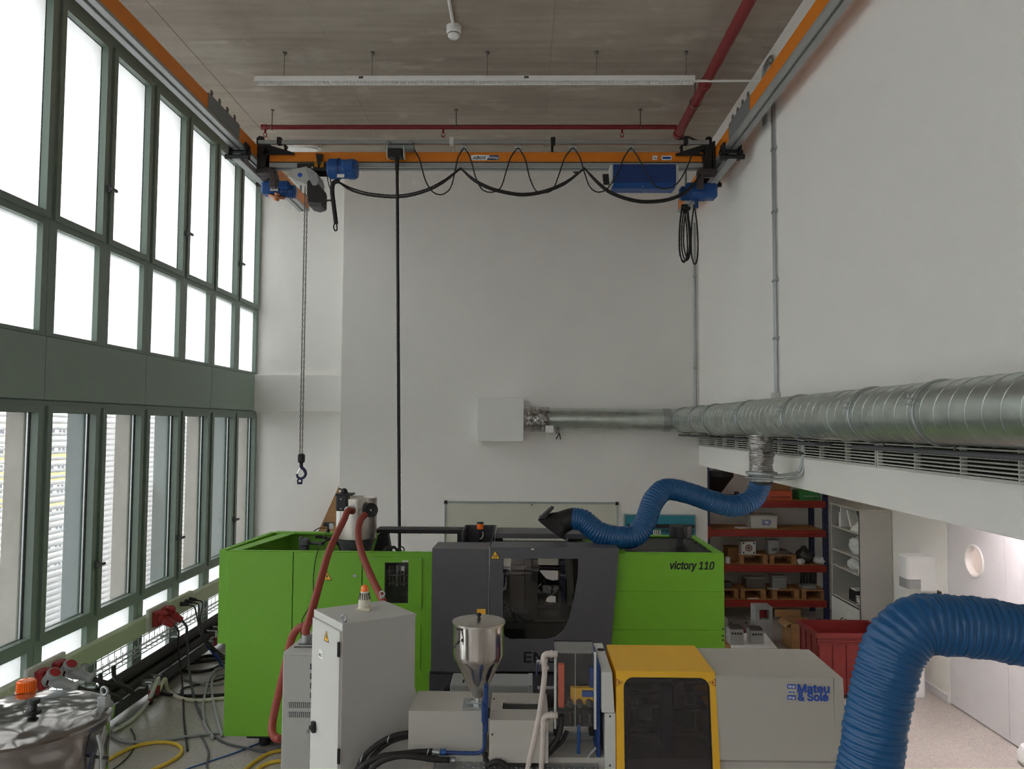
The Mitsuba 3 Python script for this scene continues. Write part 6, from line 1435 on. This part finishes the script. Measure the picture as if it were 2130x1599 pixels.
k = mould('open steel mould frame standing on the third shelf', 1598, 1621, 12.45, t3b + .001, .22, 'm_midgrey', False, False)
part(k, 'opening', box(rx(1604, 12.45), rx(1616, 12.45), 12.45, 12.45, t3b + .05, t3b + .10, .002), 'm_black')
k = thing('bag', 'crumpled film bag with a dark cap on the third shelf beside the pallets', 'bag')
def crumple(c, s, seed, n=3, a=.25):
    m = trimesh.creation.icosphere(n, 1.0); v = m.vertices
    d = 1 + a * (meshkit.fbm(v * 2.6 + seed, 3, seed) - .5) * 2
    v = v * d[:, None] * np.asarray(s); v[:, 2] = np.maximum(v[:, 2], -s[2] * .8)
    m.vertices = v + np.asarray(c) + [0, 0, s[2] * .8]; return m
part(k, 'film', crumple((rx(1672, 12.55), 12.55, S3), (.13, .14, .13), 3), 'm_steel_dark', 40)
part(k, 'cap', lathe([(0, 0), (.05, 0), (.04, .06), (0, .07)], (rx(1671, 12.55), 12.55, S3 + .2), n=16), 'm_black', 30)
single('bag', 'white crumpled bag at the front edge of the third shelf', 'bag', crumple((rx(1664, 12.41), 12.41, S3), (.07, .05, .05), 8), 'm_bag', 40)
single('bag', 'grey clear film bag on the third shelf beside the dark upright', 'bag', crumple((rx(1706, 12.45), 12.45, S3), (.12, .1, .07), 12), 'm_bag', 40)
for q in range(3): single('parts_tray', f'flat metal piece on the second pallet of the third shelf, {["lowest", "middle", "topmost"][q]} of its stack', 'metal piece', rot(box(rx(1612 + q * 3, 12.43), rx(1646 - q * 4, 12.43), 12.41, 12.65, t3b + .001 + .021 * q, t3b + .02 + .021 * q, .003), 6 * q - 5, (0, 0, 1)), 'm_steel', False, 'flat pieces on the third shelf')
for q in range(3): single('paper', f'white paper strip on the first pallet of the third shelf, {["first", "second", "third"][q]} from the green machine', 'paper', rot(box(rx(1536 + 17 * q, 12.39), rx(1550 + 17 * q, 12.39), 12.38, 12.41, t3a + .001, t3a + .006, .001), (-14, 10, 3)[q]), 'm_paper', False, 'paper strips on the third shelf')
single('white_box', 'small white box on the third shelf beside the green machine', 'box', box(rx(1510, 12.39), rx(1518, 12.39), 12.39, 12.47, S3, S3 + .1, .004), 'm_paper')
single('carton', 'flat dark carton behind the square mould plate on the third shelf', 'carton', box(rx(1512, 12.65), rx(1545, 12.65), 12.6, 12.9, S3, S3 + .22, .005), 'm_card')
# fourth shelf
k = thing('steel_block', 'grey steel block with a thin lid on the fourth shelf', 'steel block')
part(k, 'body', box(rx(1551, 12.45), rx(1591, 12.45), 12.45, 12.7, t4b + .001, t4b + .16, .004), 'm_steel'); part(k, 'lid', box(rx(1549, 12.45), rx(1594, 12.45), 12.43, 12.71, t4b + .161, t4b + .168, .002), 'm_lightgrey')
k = mould('stack of thin pale plates on the fourth shelf', 1605, 1635, 12.47, t4c + .001, .20, 'm_midgrey', False, False, 8)
single('paper', 'white sheet on the front of the pallet with the stacked plates', 'paper', rot(box(rx(1596, 12.39), rx(1620, 12.39), 12.39, 12.47, t4c + .001, t4c + .004, .001), -12), 'm_paper')
single('paper', 'white strip under the pallet of the grey steel block', 'paper', box(rx(1554, 12.36), rx(1577, 12.36), 12.36, 12.38, S4 + .0, S4 + .014, .002), 'm_paper')
k = mould('dim pale plate on the pallet beside the grey cabinet', 1668, 1696, 12.45, t4d + .001, .05, 'm_midgrey', False, False, 1, .2)
for q in range(6): single('metal_rod', f'grey upright metal strip at the rear of the fourth shelf, {["first", "second", "third", "fourth", "fifth", "last"][q]} of six', 'strip', box(rx(1664 + q * 6, 12.85), rx(1668 + q * 6, 12.85), 12.85, 12.88, t4d + .001, t4d + .3, .003), 'm_steel_dark', False, 'metal strips on the fourth shelf')
k = mould('dark small mould on the half hidden pallet of the fourth shelf', 1500, 1522, 12.45, t4a + .001, .09, 'm_steel_dark', False, False)
# floor of the store
bp = P(1560, 1345, 10.2)
zb4 = .28
pal = pallet('low pallet under the white board on the store floor', PZ(1513, 1350, .15)[0], PZ(1618, 1350, .15)[0], 9.98, 10.75, .0)
q0, q1, q2, q3 = PZ(1522, 1346, .17), PZ(1617, 1347, .17), PZ(1592, 1316, .17), PZ(1510, 1316, .17)
single('white_board', 'white sheet board lying on the low pallet of the store floor', 'board', flat(Polygon([q_[:2] for q_ in (q0, q1, q2, q3)]), .146, .02), 'm_white')
def small_mould(px0, px1, py0, py1, Y, label):
    r = px_rect(px0, py0, px1, py1, Y); k = thing('mould', label, 'mould')
    part(k, 'block', box(r[0], r[2], Y, Y + .18, .167, r[3], .004), 'm_midgrey'); part(k, 'top_plate', box(r[0] + .01, r[2] - .01, Y + .01, Y + .17, r[3] + .001, r[3] + .03, .003), 'm_steel_dark')
    n = 4
    for q in range(n): x = r[0] + (r[2] - r[0]) * (q + 1) / (n + 1); part(k, 'hole', box(x - .012, x + .012, Y - .002, Y + .003, (r[1] + r[3]) / 2 - .012, (r[1] + r[3]) / 2 + .014, .002), 'm_black')
small_mould(1518, 1547, 1309, 1326, 10.35, 'pale small mould with four slots on the white board')
small_mould(1561, 1589, 1312, 1327, 10.4, 'small mould with a dark top on the white board, further from the green machine')
mould('big dark mould plate with corner holes standing under the rack', 1512, 1556, 11.0, .01, .33, 'm_steel', True, True)
k = thing('frame_box', 'grey open frame casing standing under the rack', 'casing')
r = px_rect(1572, 1262, 1607, 1290, 10.98)
part(k, 'frame', front(sbox(r[0], .01, r[2], r[3]).difference(sbox(r[0] + .05, r[1] + .01, r[2] - .04, r[3] - .04)), 10.98, .25), 'm_midgrey')
part(k, 'inside', box(r[0] + .05, r[2] - .04, 11.1, 11.12, r[1], r[3] - .04, .002), 'm_red_pipe')
k = thing('carton', 'open brown cardboard carton on the store floor beside the red crate', 'carton')
r = px_rect(1646, 1297, 1698, 1339, 10.62); 
part(k, 'body', cat(box(r[0], r[2], 10.62, 10.63, .005, r[3], .002), box(r[0], r[0] + .01, 10.63, 11.0, .005, r[3], .002), box(r[2] - .01, r[2], 10.63, 11.0, .005, r[3], .002), box(r[0], r[2], 10.99, 11.0, .005, r[3], .002), box(r[0], r[2], 10.63, 11.0, .005, .015, .001)), 'm_card')
part(k, 'flap', box(r[0] - .1, r[0] + .26, 10.99, 11.0, r[3], r[3] + .1, .002), 'm_card')
part(k, 'flap', rot(box(r[0] - .09, r[0], 10.64, 10.99, r[3] - .004, r[3] + .004, .002), -40, (0, 1, 0), (r[0], 10.8, r[3])), 'm_card')
for q in range(3):
    single('dark_part', f'dark machine part under the rack beside the grey cabinet, {["first", "second", "third"][q]} from the carton', 'part', cat(lathe([(0, 0), (.08, 0), (.08, .12), (.05, .16), (.05, .26), (0, .26)], (rx(1690 + q * 13, 11.3), 11.25 + .08 * (q % 2), .01), n=16)), 'm_steel_dark', 30, 'dark parts under the rack')
# ---- grey cabinet
kx, ky0, ky1, kz = P(1787, 1062, 10.0)[0], 10.0, 10.92, 1.965
kk = thing('shelf_cabinet', 'tall grey office cabinet with open shelves over two doors against the corridor wall', 'cabinet')
kw = XC - .005
part(kk, 'side_panel', box(kx, kw, ky0, ky0 + .02, 0, kz, .003), 'm_cabinet'); part(kk, 'side_panel', box(kx, kw, ky1 - .02, ky1, 0, kz, .003), 'm_cabinet')
part(kk, 'back_panel', box(kw - .01, kw, ky0 + .02, ky1 - .02, 0, kz, .001), 'm_cabinet')
part(kk, 'top', box(kx - .01, kw, ky0 - .01, ky1 + .01, kz, kz + .025, .003), 'm_boxgrey')
part(kk, 'edge_strip', box(kx - .004, kx + .001, ky0 - .001, ky0 + .02, 0, kz, .001), 'm_darkgrey')
KS = [P(1787, py, 10.0)[2] for py in (1110, 1162, 1197, 1265)]
for z in KS: part(kk, 'shelf', box(kx + .005, kw - .01, ky0 + .02, ky1 - .02, z - .022, z, .002), 'm_boxgrey')
for i in range(2):
    a = ky0 + .022 + i * (ky1 - ky0 - .044) / 2
    d = part(kk, 'door', box(kx - .018, kx - .001, a, a + (ky1 - ky0 - .044) / 2 - .003, .08, KS[3] - .03, .003), 'm_lightgrey')
    yc = ky0 + (ky1 - ky0) / 2 + (-.045 if i == 0 else .045)
    s_ = -1 if i == 0 else 1
    part(d, 'handle', tube([(kx - .02, yc, .50), (kx - .04, yc + s_ * .012, .48), (kx - .045, yc + s_ * .025, .43), (kx - .04, yc + s_ * .012, .38), (kx - .02, yc, .36)], .006, 8, .01), 'm_black', True, label='dark curved handle')
part(kk, 'lock', rod((kx - .018, ky0 + .44, .28), (kx - .03, ky0 + .44, .28), .02, 14), 'm_black', 30)
part(kk, 'plinth', box(kx + .02, kw, ky0 + .01, ky1 - .01, 0, .08, .003), 'm_darkgrey')
# contents
def at_x(px, py, X=kx + .1): return PX(px, py, X)
bz_ = [q + .001 for q in KS]
y0 = 10.66
k = thing('binder', 'pale file binder standing on the top shelf of the grey cabinet', 'binder'); part(k, 'cover', box(kx + .03, kx + .30, y0, y0 + .06, bz_[0], bz_[0] + .30, .003), 'm_white'); part(k, 'spine_label', box(kx + .027, kx + .03, y0 + .015, y0 + .045, bz_[0] + .2, bz_[0] + .27, .001), 'm_darkgrey')
k = thing('binder', 'pale file binder leaning across the top shelf of the grey cabinet', 'binder'); part(k, 'cover', rot(box(kx + .04, kx + .28, y0 - .26, y0 - .22, bz_[0] + .02, bz_[0] + .27, .003), -32, (1, 0, 0)), 'm_paper')
k = thing('black_tray', 'black letter tray behind the papers on the top shelf', 'tray'); part(k, 'body', box(kx + .16, kx + .36, ky0 + .06, y0 - .02, bz_[0], bz_[0] + .29, .004), 'm_black'); part(k, 'lip', box(kx + .12, kx + .16, ky0 + .06, y0 - .3, bz_[0] + .2, bz_[0] + .23, .004), 'm_darkgrey')
for q in range(5):
    single('booklet', f'white booklet lying on the top shelf of the grey cabinet, {["lowest", "second", "third", "fourth", "topmost"][q]} of the pile', 'booklet', rot(box(kx + .02 + .01 * q, kx + .145, ky0 + .08 + .012 * q, ky0 + .34 - .03 * q, bz_[0] + .026 * q, bz_[0] + .025 + .026 * q, .003), 2 * (q % 3) - 2), 'm_paper', False, 'booklets on the top shelf of the cabinet')
single('bag', 'crumpled white plastic bag on the second shelf of the grey cabinet', 'bag', crumple((kx + .15, ky0 + .33, bz_[1]), (.12, .2, .13), 21, 4, .3), 'm_bag', 40)
k = thing('bag', 'white plastic bag holding tools on the third shelf of the grey cabinet', 'bag'); part(k, 'film', crumple((kx + .15, ky0 + .42, bz_[2]), (.11, .19, .085), 33, 4, .2), 'm_bag', 40)
single('white_box', 'small white box beside the bag on the third shelf of the grey cabinet', 'box', box(kx + .04, kx + .12, ky0 + .07, ky0 + .15, bz_[2], bz_[2] + .08, .003), 'm_paper')
k = thing('black_case', 'black case on the lowest open shelf of the grey cabinet', 'case'); part(k, 'body', rot(box(kx + .06, kx + .2, ky0 + .26, ky0 + .50, bz_[3], bz_[3] + .15, .012), 3), 'm_black'); part(k, 'papers', box(kx + .07, kx + .19, ky0 + .3, ky0 + .46, bz_[3] + .15, bz_[3] + .165, .002), 'm_paper')
for q in range(4): single('paper', f'white papers heaped beside the black case in the grey cabinet, {["lowest", "second", "third", "topmost"][q]} sheet bundle', 'paper', rot(box(kx + .03, kx + .22, ky0 + .06, ky0 + .22, bz_[3] + .02 * q + .02, bz_[3] + .02 * q + .03, .002), 10 * q - 12, (1, .2, .3)), 'm_paper', False, 'papers in the grey cabinet')
single('dark_cup', 'small dark cup behind the papers on the lowest open shelf', 'cup', lathe([(0, 0), (.05, 0), (.05, .1), (.02, .13), (0, .13)], (kx + .28, ky0 + .14, bz_[3]), n=18), 'm_black', 30)
# ---- red crate
c0, c1, cz = PZ(1701, 1316, .73), PZ(1695, 1300, .73), .73
rc = thing('red_crate', 'large empty red plastic crate on the floor in front of the grey cabinet', 'crate')
x0, x1, y0, y1 = c0[0], c0[0] + .80, c0[1], c0[1] + .58
cr = []
part(rc, 'wall', box(x0, x1, y0, y0 + .012, .06, cz - .03, .003), 'm_red_crate'); part(rc, 'wall', box(x0, x1, y1 - .012, y1, .06, cz - .03, .003), 'm_red_crate')
part(rc, 'wall', box(x0, x0 + .012, y0 + .012, y1 - .012, .06, cz - .03, .003), 'm_red_crate'); part(rc, 'wall', box(x1 - .012, x1, y0 + .012, y1 - .012, .06, cz - .03, .003), 'm_red_crate')
part(rc, 'bottom', box(x0, x1, y0, y1, .05, .07, .003), 'm_red_crate')
part(rc, 'rim', flat(sbox(x0 - .025, y0 - .025, x1 + .025, y1 + .025).difference(sbox(x0 + .012, y0 + .012, x1 - .012, y1 - .012)), cz - .05, .05), 'm_red_crate')
for z in (cz - .09, cz - .12): part(rc, 'rib', box(x0 - .012, x1 + .012, y0 - .012, y0, z - .006, z + .006, .002), 'm_red_crate')
for q in range(6): x = x0 + .02 + q * .15; part(rc, 'rib', box(x - .008, x + .008, y0 - .012, y0, .06, cz - .12, .002), 'm_red_crate')
for q in range(4): y = y0 + .03 + q * .17; part(rc, 'rib', box(x0 - .012, x0, y - .008, y + .008, .06, cz - .06, .002), 'm_red_crate')
part(rc, 'base', box(x0 + .03, x1 - .03, y0 + .03, y1 - .03, 0, .05, .004), 'm_black')
# ---- bin, dispenser, switch
b_ = PZ(1905, 1451, 0)
bn = thing('white_bin', 'white plastic bin on the corridor floor behind the arch of the wide blue hose', 'bin')
bx0, bx1 = PZ(1878, 1451, 0)[0], PZ(1926, 1451, 0)[0]
part(bn, 'body', flat(rrect(bx0, b_[1], bx1, b_[1] + .26, .03), .004, .62), 'm_white_gloss', 30)
part(bn, 'lid', flat(rrect(bx0 - .008, b_[1] - .008, bx1 + .008, b_[1] + .268, .035), .625, .06), 'm_white_gloss', 30)
dp = thing('paper_dispenser', 'white rounded paper towel dispenser on the corridor wall beside the porthole door', 'dispenser')
dy0, dz0, dz1 = 8.98, P(1943, 1227, 8.95)[2] - .02, P(1943, 1162, 8.95)[2]
dxf = P(1888, 1195, dy0)[0]
part(dp, 'body', flat(rrect(dxf, dy0, XC + .06, dy0 + .26, .06).intersection(sbox(dxf - 1, 0, XC - .001, 20)), dz0 + .13, dz1 - dz0 - .13), 'm_white_gloss', 30)
part(dp, 'cap', flat(rrect(dxf + .015, dy0 + .012, XC + .06, dy0 + .248, .05).intersection(sbox(dxf - 1, 0, XC - .001, 20)), dz1, .02), 'm_white_gloss', 30)
part(dp, 'window', flat(rrect(dxf + .003, dy0 + .003, XC + .06, dy0 + .257, .06).intersection(sbox(dxf - 1, 0, dxf + .15, 20)), dz0 + .02, .108), 'm_midgrey', 30, label='smoky grey lower window')
part(dp, 'lower_body', flat(rrect(dxf + .01, dy0 + .002, XC + .06, dy0 + .258, .05).intersection(sbox(dxf + .15, 0, XC - .001, 20)), dz0 + .0, .13), 'm_white_gloss', 30)
part(dp, 'nozzle', lathe([(0, 0), (.03, 0), (.03, .02), (0, .02)], (dxf + .09, dy0 + .13, dz0), n=18), 'm_midgrey', 30)
c = PX(1955, 1238, XC)
sw = thing('light_switch', 'small dark grey switch plate on the corridor wall below the dispenser', 'switch')
part(sw, 'plate', box(XC - .01, XC, c[1] - .045, c[1] + .045, c[2] - .05, c[2] + .05, .003), 'm_darkgrey'); part(sw, 'rocker', box(XC - .014, XC - .01, c[1] - .025, c[1] + .025, c[2] - .03, c[2] + .03, .002), 'm_black')
c = PZ(2140, 1592, 0)
wp = thing('white_stool', 'rounded white plastic object on the corridor floor at the edge of the view', 'plastic object')
part(wp, 'body', lathe([(0, 0), (.11, 0), (.14, .04), (.14, .10), (.11, .16), (0, .17)], (c[0] + .06, c[1], .0), n=32), 'm_white_gloss', 30)

# ================================================================== along the windows: trunking, tray, pipes, plugs, floor cables
SC[0] = K
TX = -3.40
def PF0(px, py, z): return PZ(px, py, FZ + z)
tk = thing('cable_trunking', 'pale green grey cable trunking running along the windows', 'trunking')
for a, b in ((3.6, 5.55), (5.554, 7.5), (7.504, 9.5)):
    part(tk, 'cover', box(TX - .07, TX, a, b, 1.15, 1.29, .004), 'm_trunking')
for y in (4.2, 5.9, 7.3, 8.8): part(tk, 'bracket', box(XL - .0, TX - .06, y - .02, y + .02, 1.18, 1.24, .002), 'm_galv_flat')
part(tk, 'box_end', box(TX - .06, TX + .01, 3.7, 5.0, 1.14, 1.31, .006), 'm_lightgrey')
tr_ = thing('wire_tray', 'galvanised wire mesh cable tray on posts along the windows', 'cable tray')
for z, x in ((1.13, -3.30), (1.09, -3.30), (1.05, -3.30), (1.05, -3.42), (1.05, -3.36), (1.13, -3.42)):
    part(tr_, 'wire', rod((x, 3.6, z), (x, 9.6, z), .004, 6), 'm_galv_flat')
rung_d = mesh_dict(sweep(np.array([[-3.30, 0, 1.155], [-3.30, 0, 1.045], [-3.42, 0, 1.045], [-3.42, 0, 1.155]]), .003, 5), 'm_galv_flat')
for q in range(58): part(tr_, 'rung', moved(rung_d, 0, 3.7 + q * .1, 0))
for y in (4.5, 5.95, 7.35, 8.75):
    part(tr_, 'post', box(-3.38, -3.34, y - .02, y + .02, FZ, 1.20, .003), 'm_galv_flat')
    part(tr_, 'bracket', box(-3.43, -3.26, y - .018, y + .018, 1.02, 1.04, .002), 'm_galv_flat')
pp = thing('pipe_bundle', 'black insulated water pipes running under the wire tray along the windows', 'pipes')
for z, x, r_ in ((.965, -3.27, .046), (.868, -3.25, .046), (.915, -3.34, .046)):
    part(pp, 'pipe', rod((x, 3.6, z), (x, 9.7, z), r_, 16), 'm_rubber', 30)
for y in (5.0, 6.6, 8.0): part(pp, 'pipe_bracket', box(-3.36, -3.20, y - .015, y + .015, .80, .82, .002), 'm_galv_flat')
single('lower_rail', 'grey steel channel running low along the windows', 'rail', cat(box(-3.36, -3.30, 3.6, 9.7, .66, .76, .006)), 'm_darkgrey')
vk = 0
for y, z in ((6.55, .86), (6.68, .86), (7.9, .93), (8.05, .93)):
    k = thing('pipe_valve', f'brass ball valve with hose tail on the black pipes, {["first", "second", "third", "fourth"][vk]} along the windows', 'valve', 'valves on the black pipes'); vk += 1
    part(k, 'body', cat(rod((-3.22, y, z), (-3.12, y, z), .017, 12), rod((-3.13, y, z + .0), (-3.13, y, z - .06), .016, 12)), 'm_chrome', 30)
    part(k, 'lever', box(-3.2, -3.1, y - .008, y + .008, z + .02, z + .028, .002), 'm_black' if y > 7 else 'm_galv_flat')
    part(k, 'coupling', rod((-3.13, y, z - .06), (-3.13, y, z - .14), .019, 12), 'm_red_pipe', 30)
SC[0] = 1.0
def floor_pts(pts, z=.015): return [PZ(a, b, z) for a, b in pts]
def cable(label, pts, r, m, name='floor_cable', cat_='cable', n=10, group=None):
    return single(name, label, cat_, tube(pts, r, n, .04), m, True, group)
SC[0] = K
cable('grey water hose from the first brass valve down to the floor', [np.array([-3.13, 6.55, .73]), PX(327, 1410, -3.12), PX(318, 1438, -3.1), PF0(300, 1470, .03), PF0(270, 1500, .02), PF0(235, 1520, .02)], .016, 'm_lightgrey', 'water_hose', 'hose')
cable('beige water hose from the second brass valve curving over the floor to the green machine', [np.array([-3.13, 6.68, .73]), PX(342, 1412, -3.12), PF0(350, 1436, .02), PF0(372, 1450, .015), PF0(410, 1457, .015), PF0(466, 1452, .015)], .016, 'm_beige', 'water_hose', 'hose')
# plug sockets
def socket_unit(y0, y1, label, n_plug, big):
    k = thing('socket_panel', label, 'socket panel')
    part(k, 'panel', box(TX - .002, TX + .03, y0, y1, 1.16, 1.36, .006), 'm_lightgrey')
    for q in range(n_plug):
        yy = y0 + (y1 - y0) * (.28 + .44 * q)
        s = part(k, 'socket', box(TX + .03, TX + .085, yy - .055, yy + .055, 1.19, 1.33, .01), 'm_red', label='red socket')
        part(s, 'socket_ring', lathe([(.04, 0), (.052, 0), (.052, .035), (.04, .035)], (TX + .08, yy, 1.27), (1, 0, -.45), 22), 'm_midgrey' if big else 'm_red', 30)
    return k
socket_unit(5.28, 5.72, 'grey panel with two red industrial sockets beside the steel drum', 2, True)
socket_unit(6.98, 7.36, 'grey panel with two red plugs further along the window trunking', 2, False)
part('socket_panel_001', 'block', box(TX - .01, TX + .03, 7.36, 7.9, 1.20, 1.34, .005), 'm_trunking')
for q, yy in enumerate((5.28 + .44 * .28, 5.28 + .44 * .72)):
    k = thing('industrial_plug', f'grey industrial plug with red cap by the steel drum, {["nearer the viewer", "further away"][q]}', 'plug', None)
    d = np.array([.8, .12, -.3]); d /= np.linalg.norm(d); o = np.array([TX + .10, yy, 1.28])
    part(k, 'cap', lathe([(0, .0), (.038, 0), (.05, .004), (.052, .03), (.046, .04), (0, .042)], o + np.array([.03, 0, .0]), (.5, -.25, .8), 24), 'm_midgrey', 30)
    part(k, 'cap_face', lathe([(0, .042), (.036, .042), (.034, .046), (0, .047)], o + np.array([.03, 0, .0]), (.5, -.25, .8), 24), 'm_red', 30, label='red cap face')
    part(k, 'body', lathe([(.0, .0), (.042, .0), (.044, .05), (.036, .09), (.03, .15), (.034, .155), (.034, .18), (.022, .19), (0, .19)], o + np.array([.02, 0, -.02]), d, 22), 'm_midgrey', 30)
    e = o + np.array([.02, 0, -.02]) + d * .19
    part(k, 'cord', tube([e, e + d * .08, e + np.array([.16, .12, -.09]), e + np.array([.14, .30, -.18 - .02 * q]), np.array([-3.22, yy + .55, 1.02]), np.array([-3.32, yy + .7, 1.07])], .017, 10, .02), 'm_rubber', True, label='black cord')
for q, yy in enumerate((6.98 + .38 * .28, 6.98 + .38 * .72)):
    k = thing('red_plug', f'red industrial plug in the far socket panel, {["nearer the viewer", "further from the viewer"][q]}', 'plug', None)
    o = np.array([TX + .10, yy, 1.26]); d = np.array([.75, .1, -.45]); d /= np.linalg.norm(d)
    part(k, 'body', lathe([(0, 0), (.04, 0), (.042, .05), (.034, .08), (.028, .12), (0, .125)], o, d, 20), 'm_red', 30)
    part(k, 'cap', lathe([(0, .0), (.042, .0), (.042, .02), (.03, .03), (0, .03)], o + np.array([.0, .0, .04]), (.4, -.2, .9), 20), 'm_red', 30)
    e = o + d * .12
    pts = [e, e + d * .05 + [0, 0, -.03]] + ([PX(370, 1340, -3.2), PX(377, 1400, -3.12), PF0(381, 1450, .02), PF0(383, 1500, .012), PF0(390, 1560, .012)] if q == 0 else [PX(388, 1320, -3.2), PX(392, 1380, -3.1), PF0(404, 1452, .02), PF0(425, 1500, .015), PF0(440, 1530, .015)])
    part(k, 'cord', tube(pts, .012 if q else .008, 8, .03), 'm_rubber' if q == 0 else 'm_darkgrey', True)
for q in range(3):
    k = thing('black_plug', f'small black plug in the far end of the window trunking, {["first", "second", "third"][q]} of three', 'plug', 'black plugs on the trunking')
    o = np.array([TX + .03, 7.62 + .1 * q, 1.27]); d = np.array([1.0, .0, -.1])
    part(k, 'body', lathe([(0, 0), (.022, 0), (.02, .04), (.012, .075), (0, .08)], o, d, 14), 'm_black', 30)
    e = o + np.array([.075, 0, -.01])
    part(k, 'cord', tube([e, e + [.05, .02, -.02], PX(411 + 3 * q, 1290, -3.15), PX(422 + 4 * q, 1330, -3.0), PX(443 + 4 * q, 1352, -2.9), PF0(468, 1372 - 4 * q, .03)], .007, 7, .03), 'm_rubber', True)
# cables and hoses on the floor between the windows and the machine
G = 'cables on the floor by the windows'
SC[0] = 1.0
def fc(label, pts, r, m): cable(label, floor_pts(pts, r + .002), r, m, group=G)
fc('thick black cable looping on the floor beside the green machine, outer loop', [(462, 1366), (430, 1364), (398, 1376), (372, 1398), (348, 1420), (330, 1440), (312, 1462)], .02, 'm_rubber')
fc('thick black cable looping on the floor beside the green machine, middle loop', [(466, 1378), (440, 1392), (405, 1397), (378, 1392), (392, 1380), (430, 1374), (466, 1370)], .018, 'm_rubber')
fc('black cable crossing from the pipe end to the green machine', [(320, 1438), (350, 1444), (400, 1447), (440, 1446), (468, 1444)], .016, 'm_rubber')
fc('blue green cable lying in a loop near the tray post', [(385, 1412), (410, 1420), (440, 1424), (466, 1420)], .014, 'm_midgrey')
fc('dark cable loop just below the blue green cable', [(376, 1444), (380, 1432), (400, 1426), (430, 1420), (466, 1410)], .010, 'm_rubber')
fc('grey hose curving out from under the green machine', [(468, 1387), (450, 1392), (434, 1415), (425, 1450), (422, 1480), (428, 1510), (444, 1535)], .016, 'm_midgrey')
fc('second grey hose curving out from under the green machine', [(470, 1400), (447, 1405), (440, 1430), (446, 1470), (456, 1510), (462, 1530)], .016, 'm_midgrey')
fc('long grey hose sweeping across the floor in front of the steel drum', [(232, 1528), (250, 1539), (285, 1543), (330, 1540), (380, 1533), (430, 1526), (470, 1522)], .016, 'm_midgrey')
fc('grey cable running from the grey hose towards the vented unit', [(425, 1500), (440, 1525), (470, 1545), (510, 1555), (560, 1566)], .010, 'm_darkgrey')
fc('yellow hose looping on the floor beside the steel drum', [(226, 1580), (250, 1565), (290, 1549), (330, 1543), (362, 1546), (378, 1556), (372, 1572), (345, 1588), (310, 1605), (290, 1625)], .016, 'm_yellow_hose')
fc('yellow hose running under the vented grey unit, upper one', [(584, 1560), (560, 1566), (535, 1580), (512, 1598), (495, 1620)], .015, 'm_yellow_hose')
fc('yellow hose running under the vented grey unit, lower one', [(584, 1582), (560, 1586), (540, 1596), (525, 1610)], .015, 'm_yellow_hose')
fc('thin blue cable crossing the floor towards the vented unit', [(380, 1602), (430, 1585), (490, 1565), (540, 1545), (584, 1532)], .006, 'm_blue')
fc('thin dark cable snaking on the bare floor before the machine', [(418, 1528), (428, 1548), (434, 1568), (430, 1590), (436, 1612)], .009, 'm_darkgrey')
fc('thin black cable curling beside the steel drum', [(272, 1515), (281, 1535), (276, 1560), (258, 1582), (235, 1600)], .006, 'm_rubber')
fc('grey hose pair leaving the drum towards the windows', [(240, 1508), (258, 1502), (276, 1490), (295, 1470), (325, 1455)], .014, 'm_midgrey')
SC[0] = K
k = thing('cable_strand', 'dark blue taped cable strand hanging from the window plugs to the floor', 'cable')
part(k, 'strand', tube([PX(432, 1342, -2.96), PX(444, 1356, -2.92), PX(456, 1372, -2.88), PF0(463, 1384, .03)], .017, 10, .02), 'm_blue_dark', True)
SC[0] = 1.0
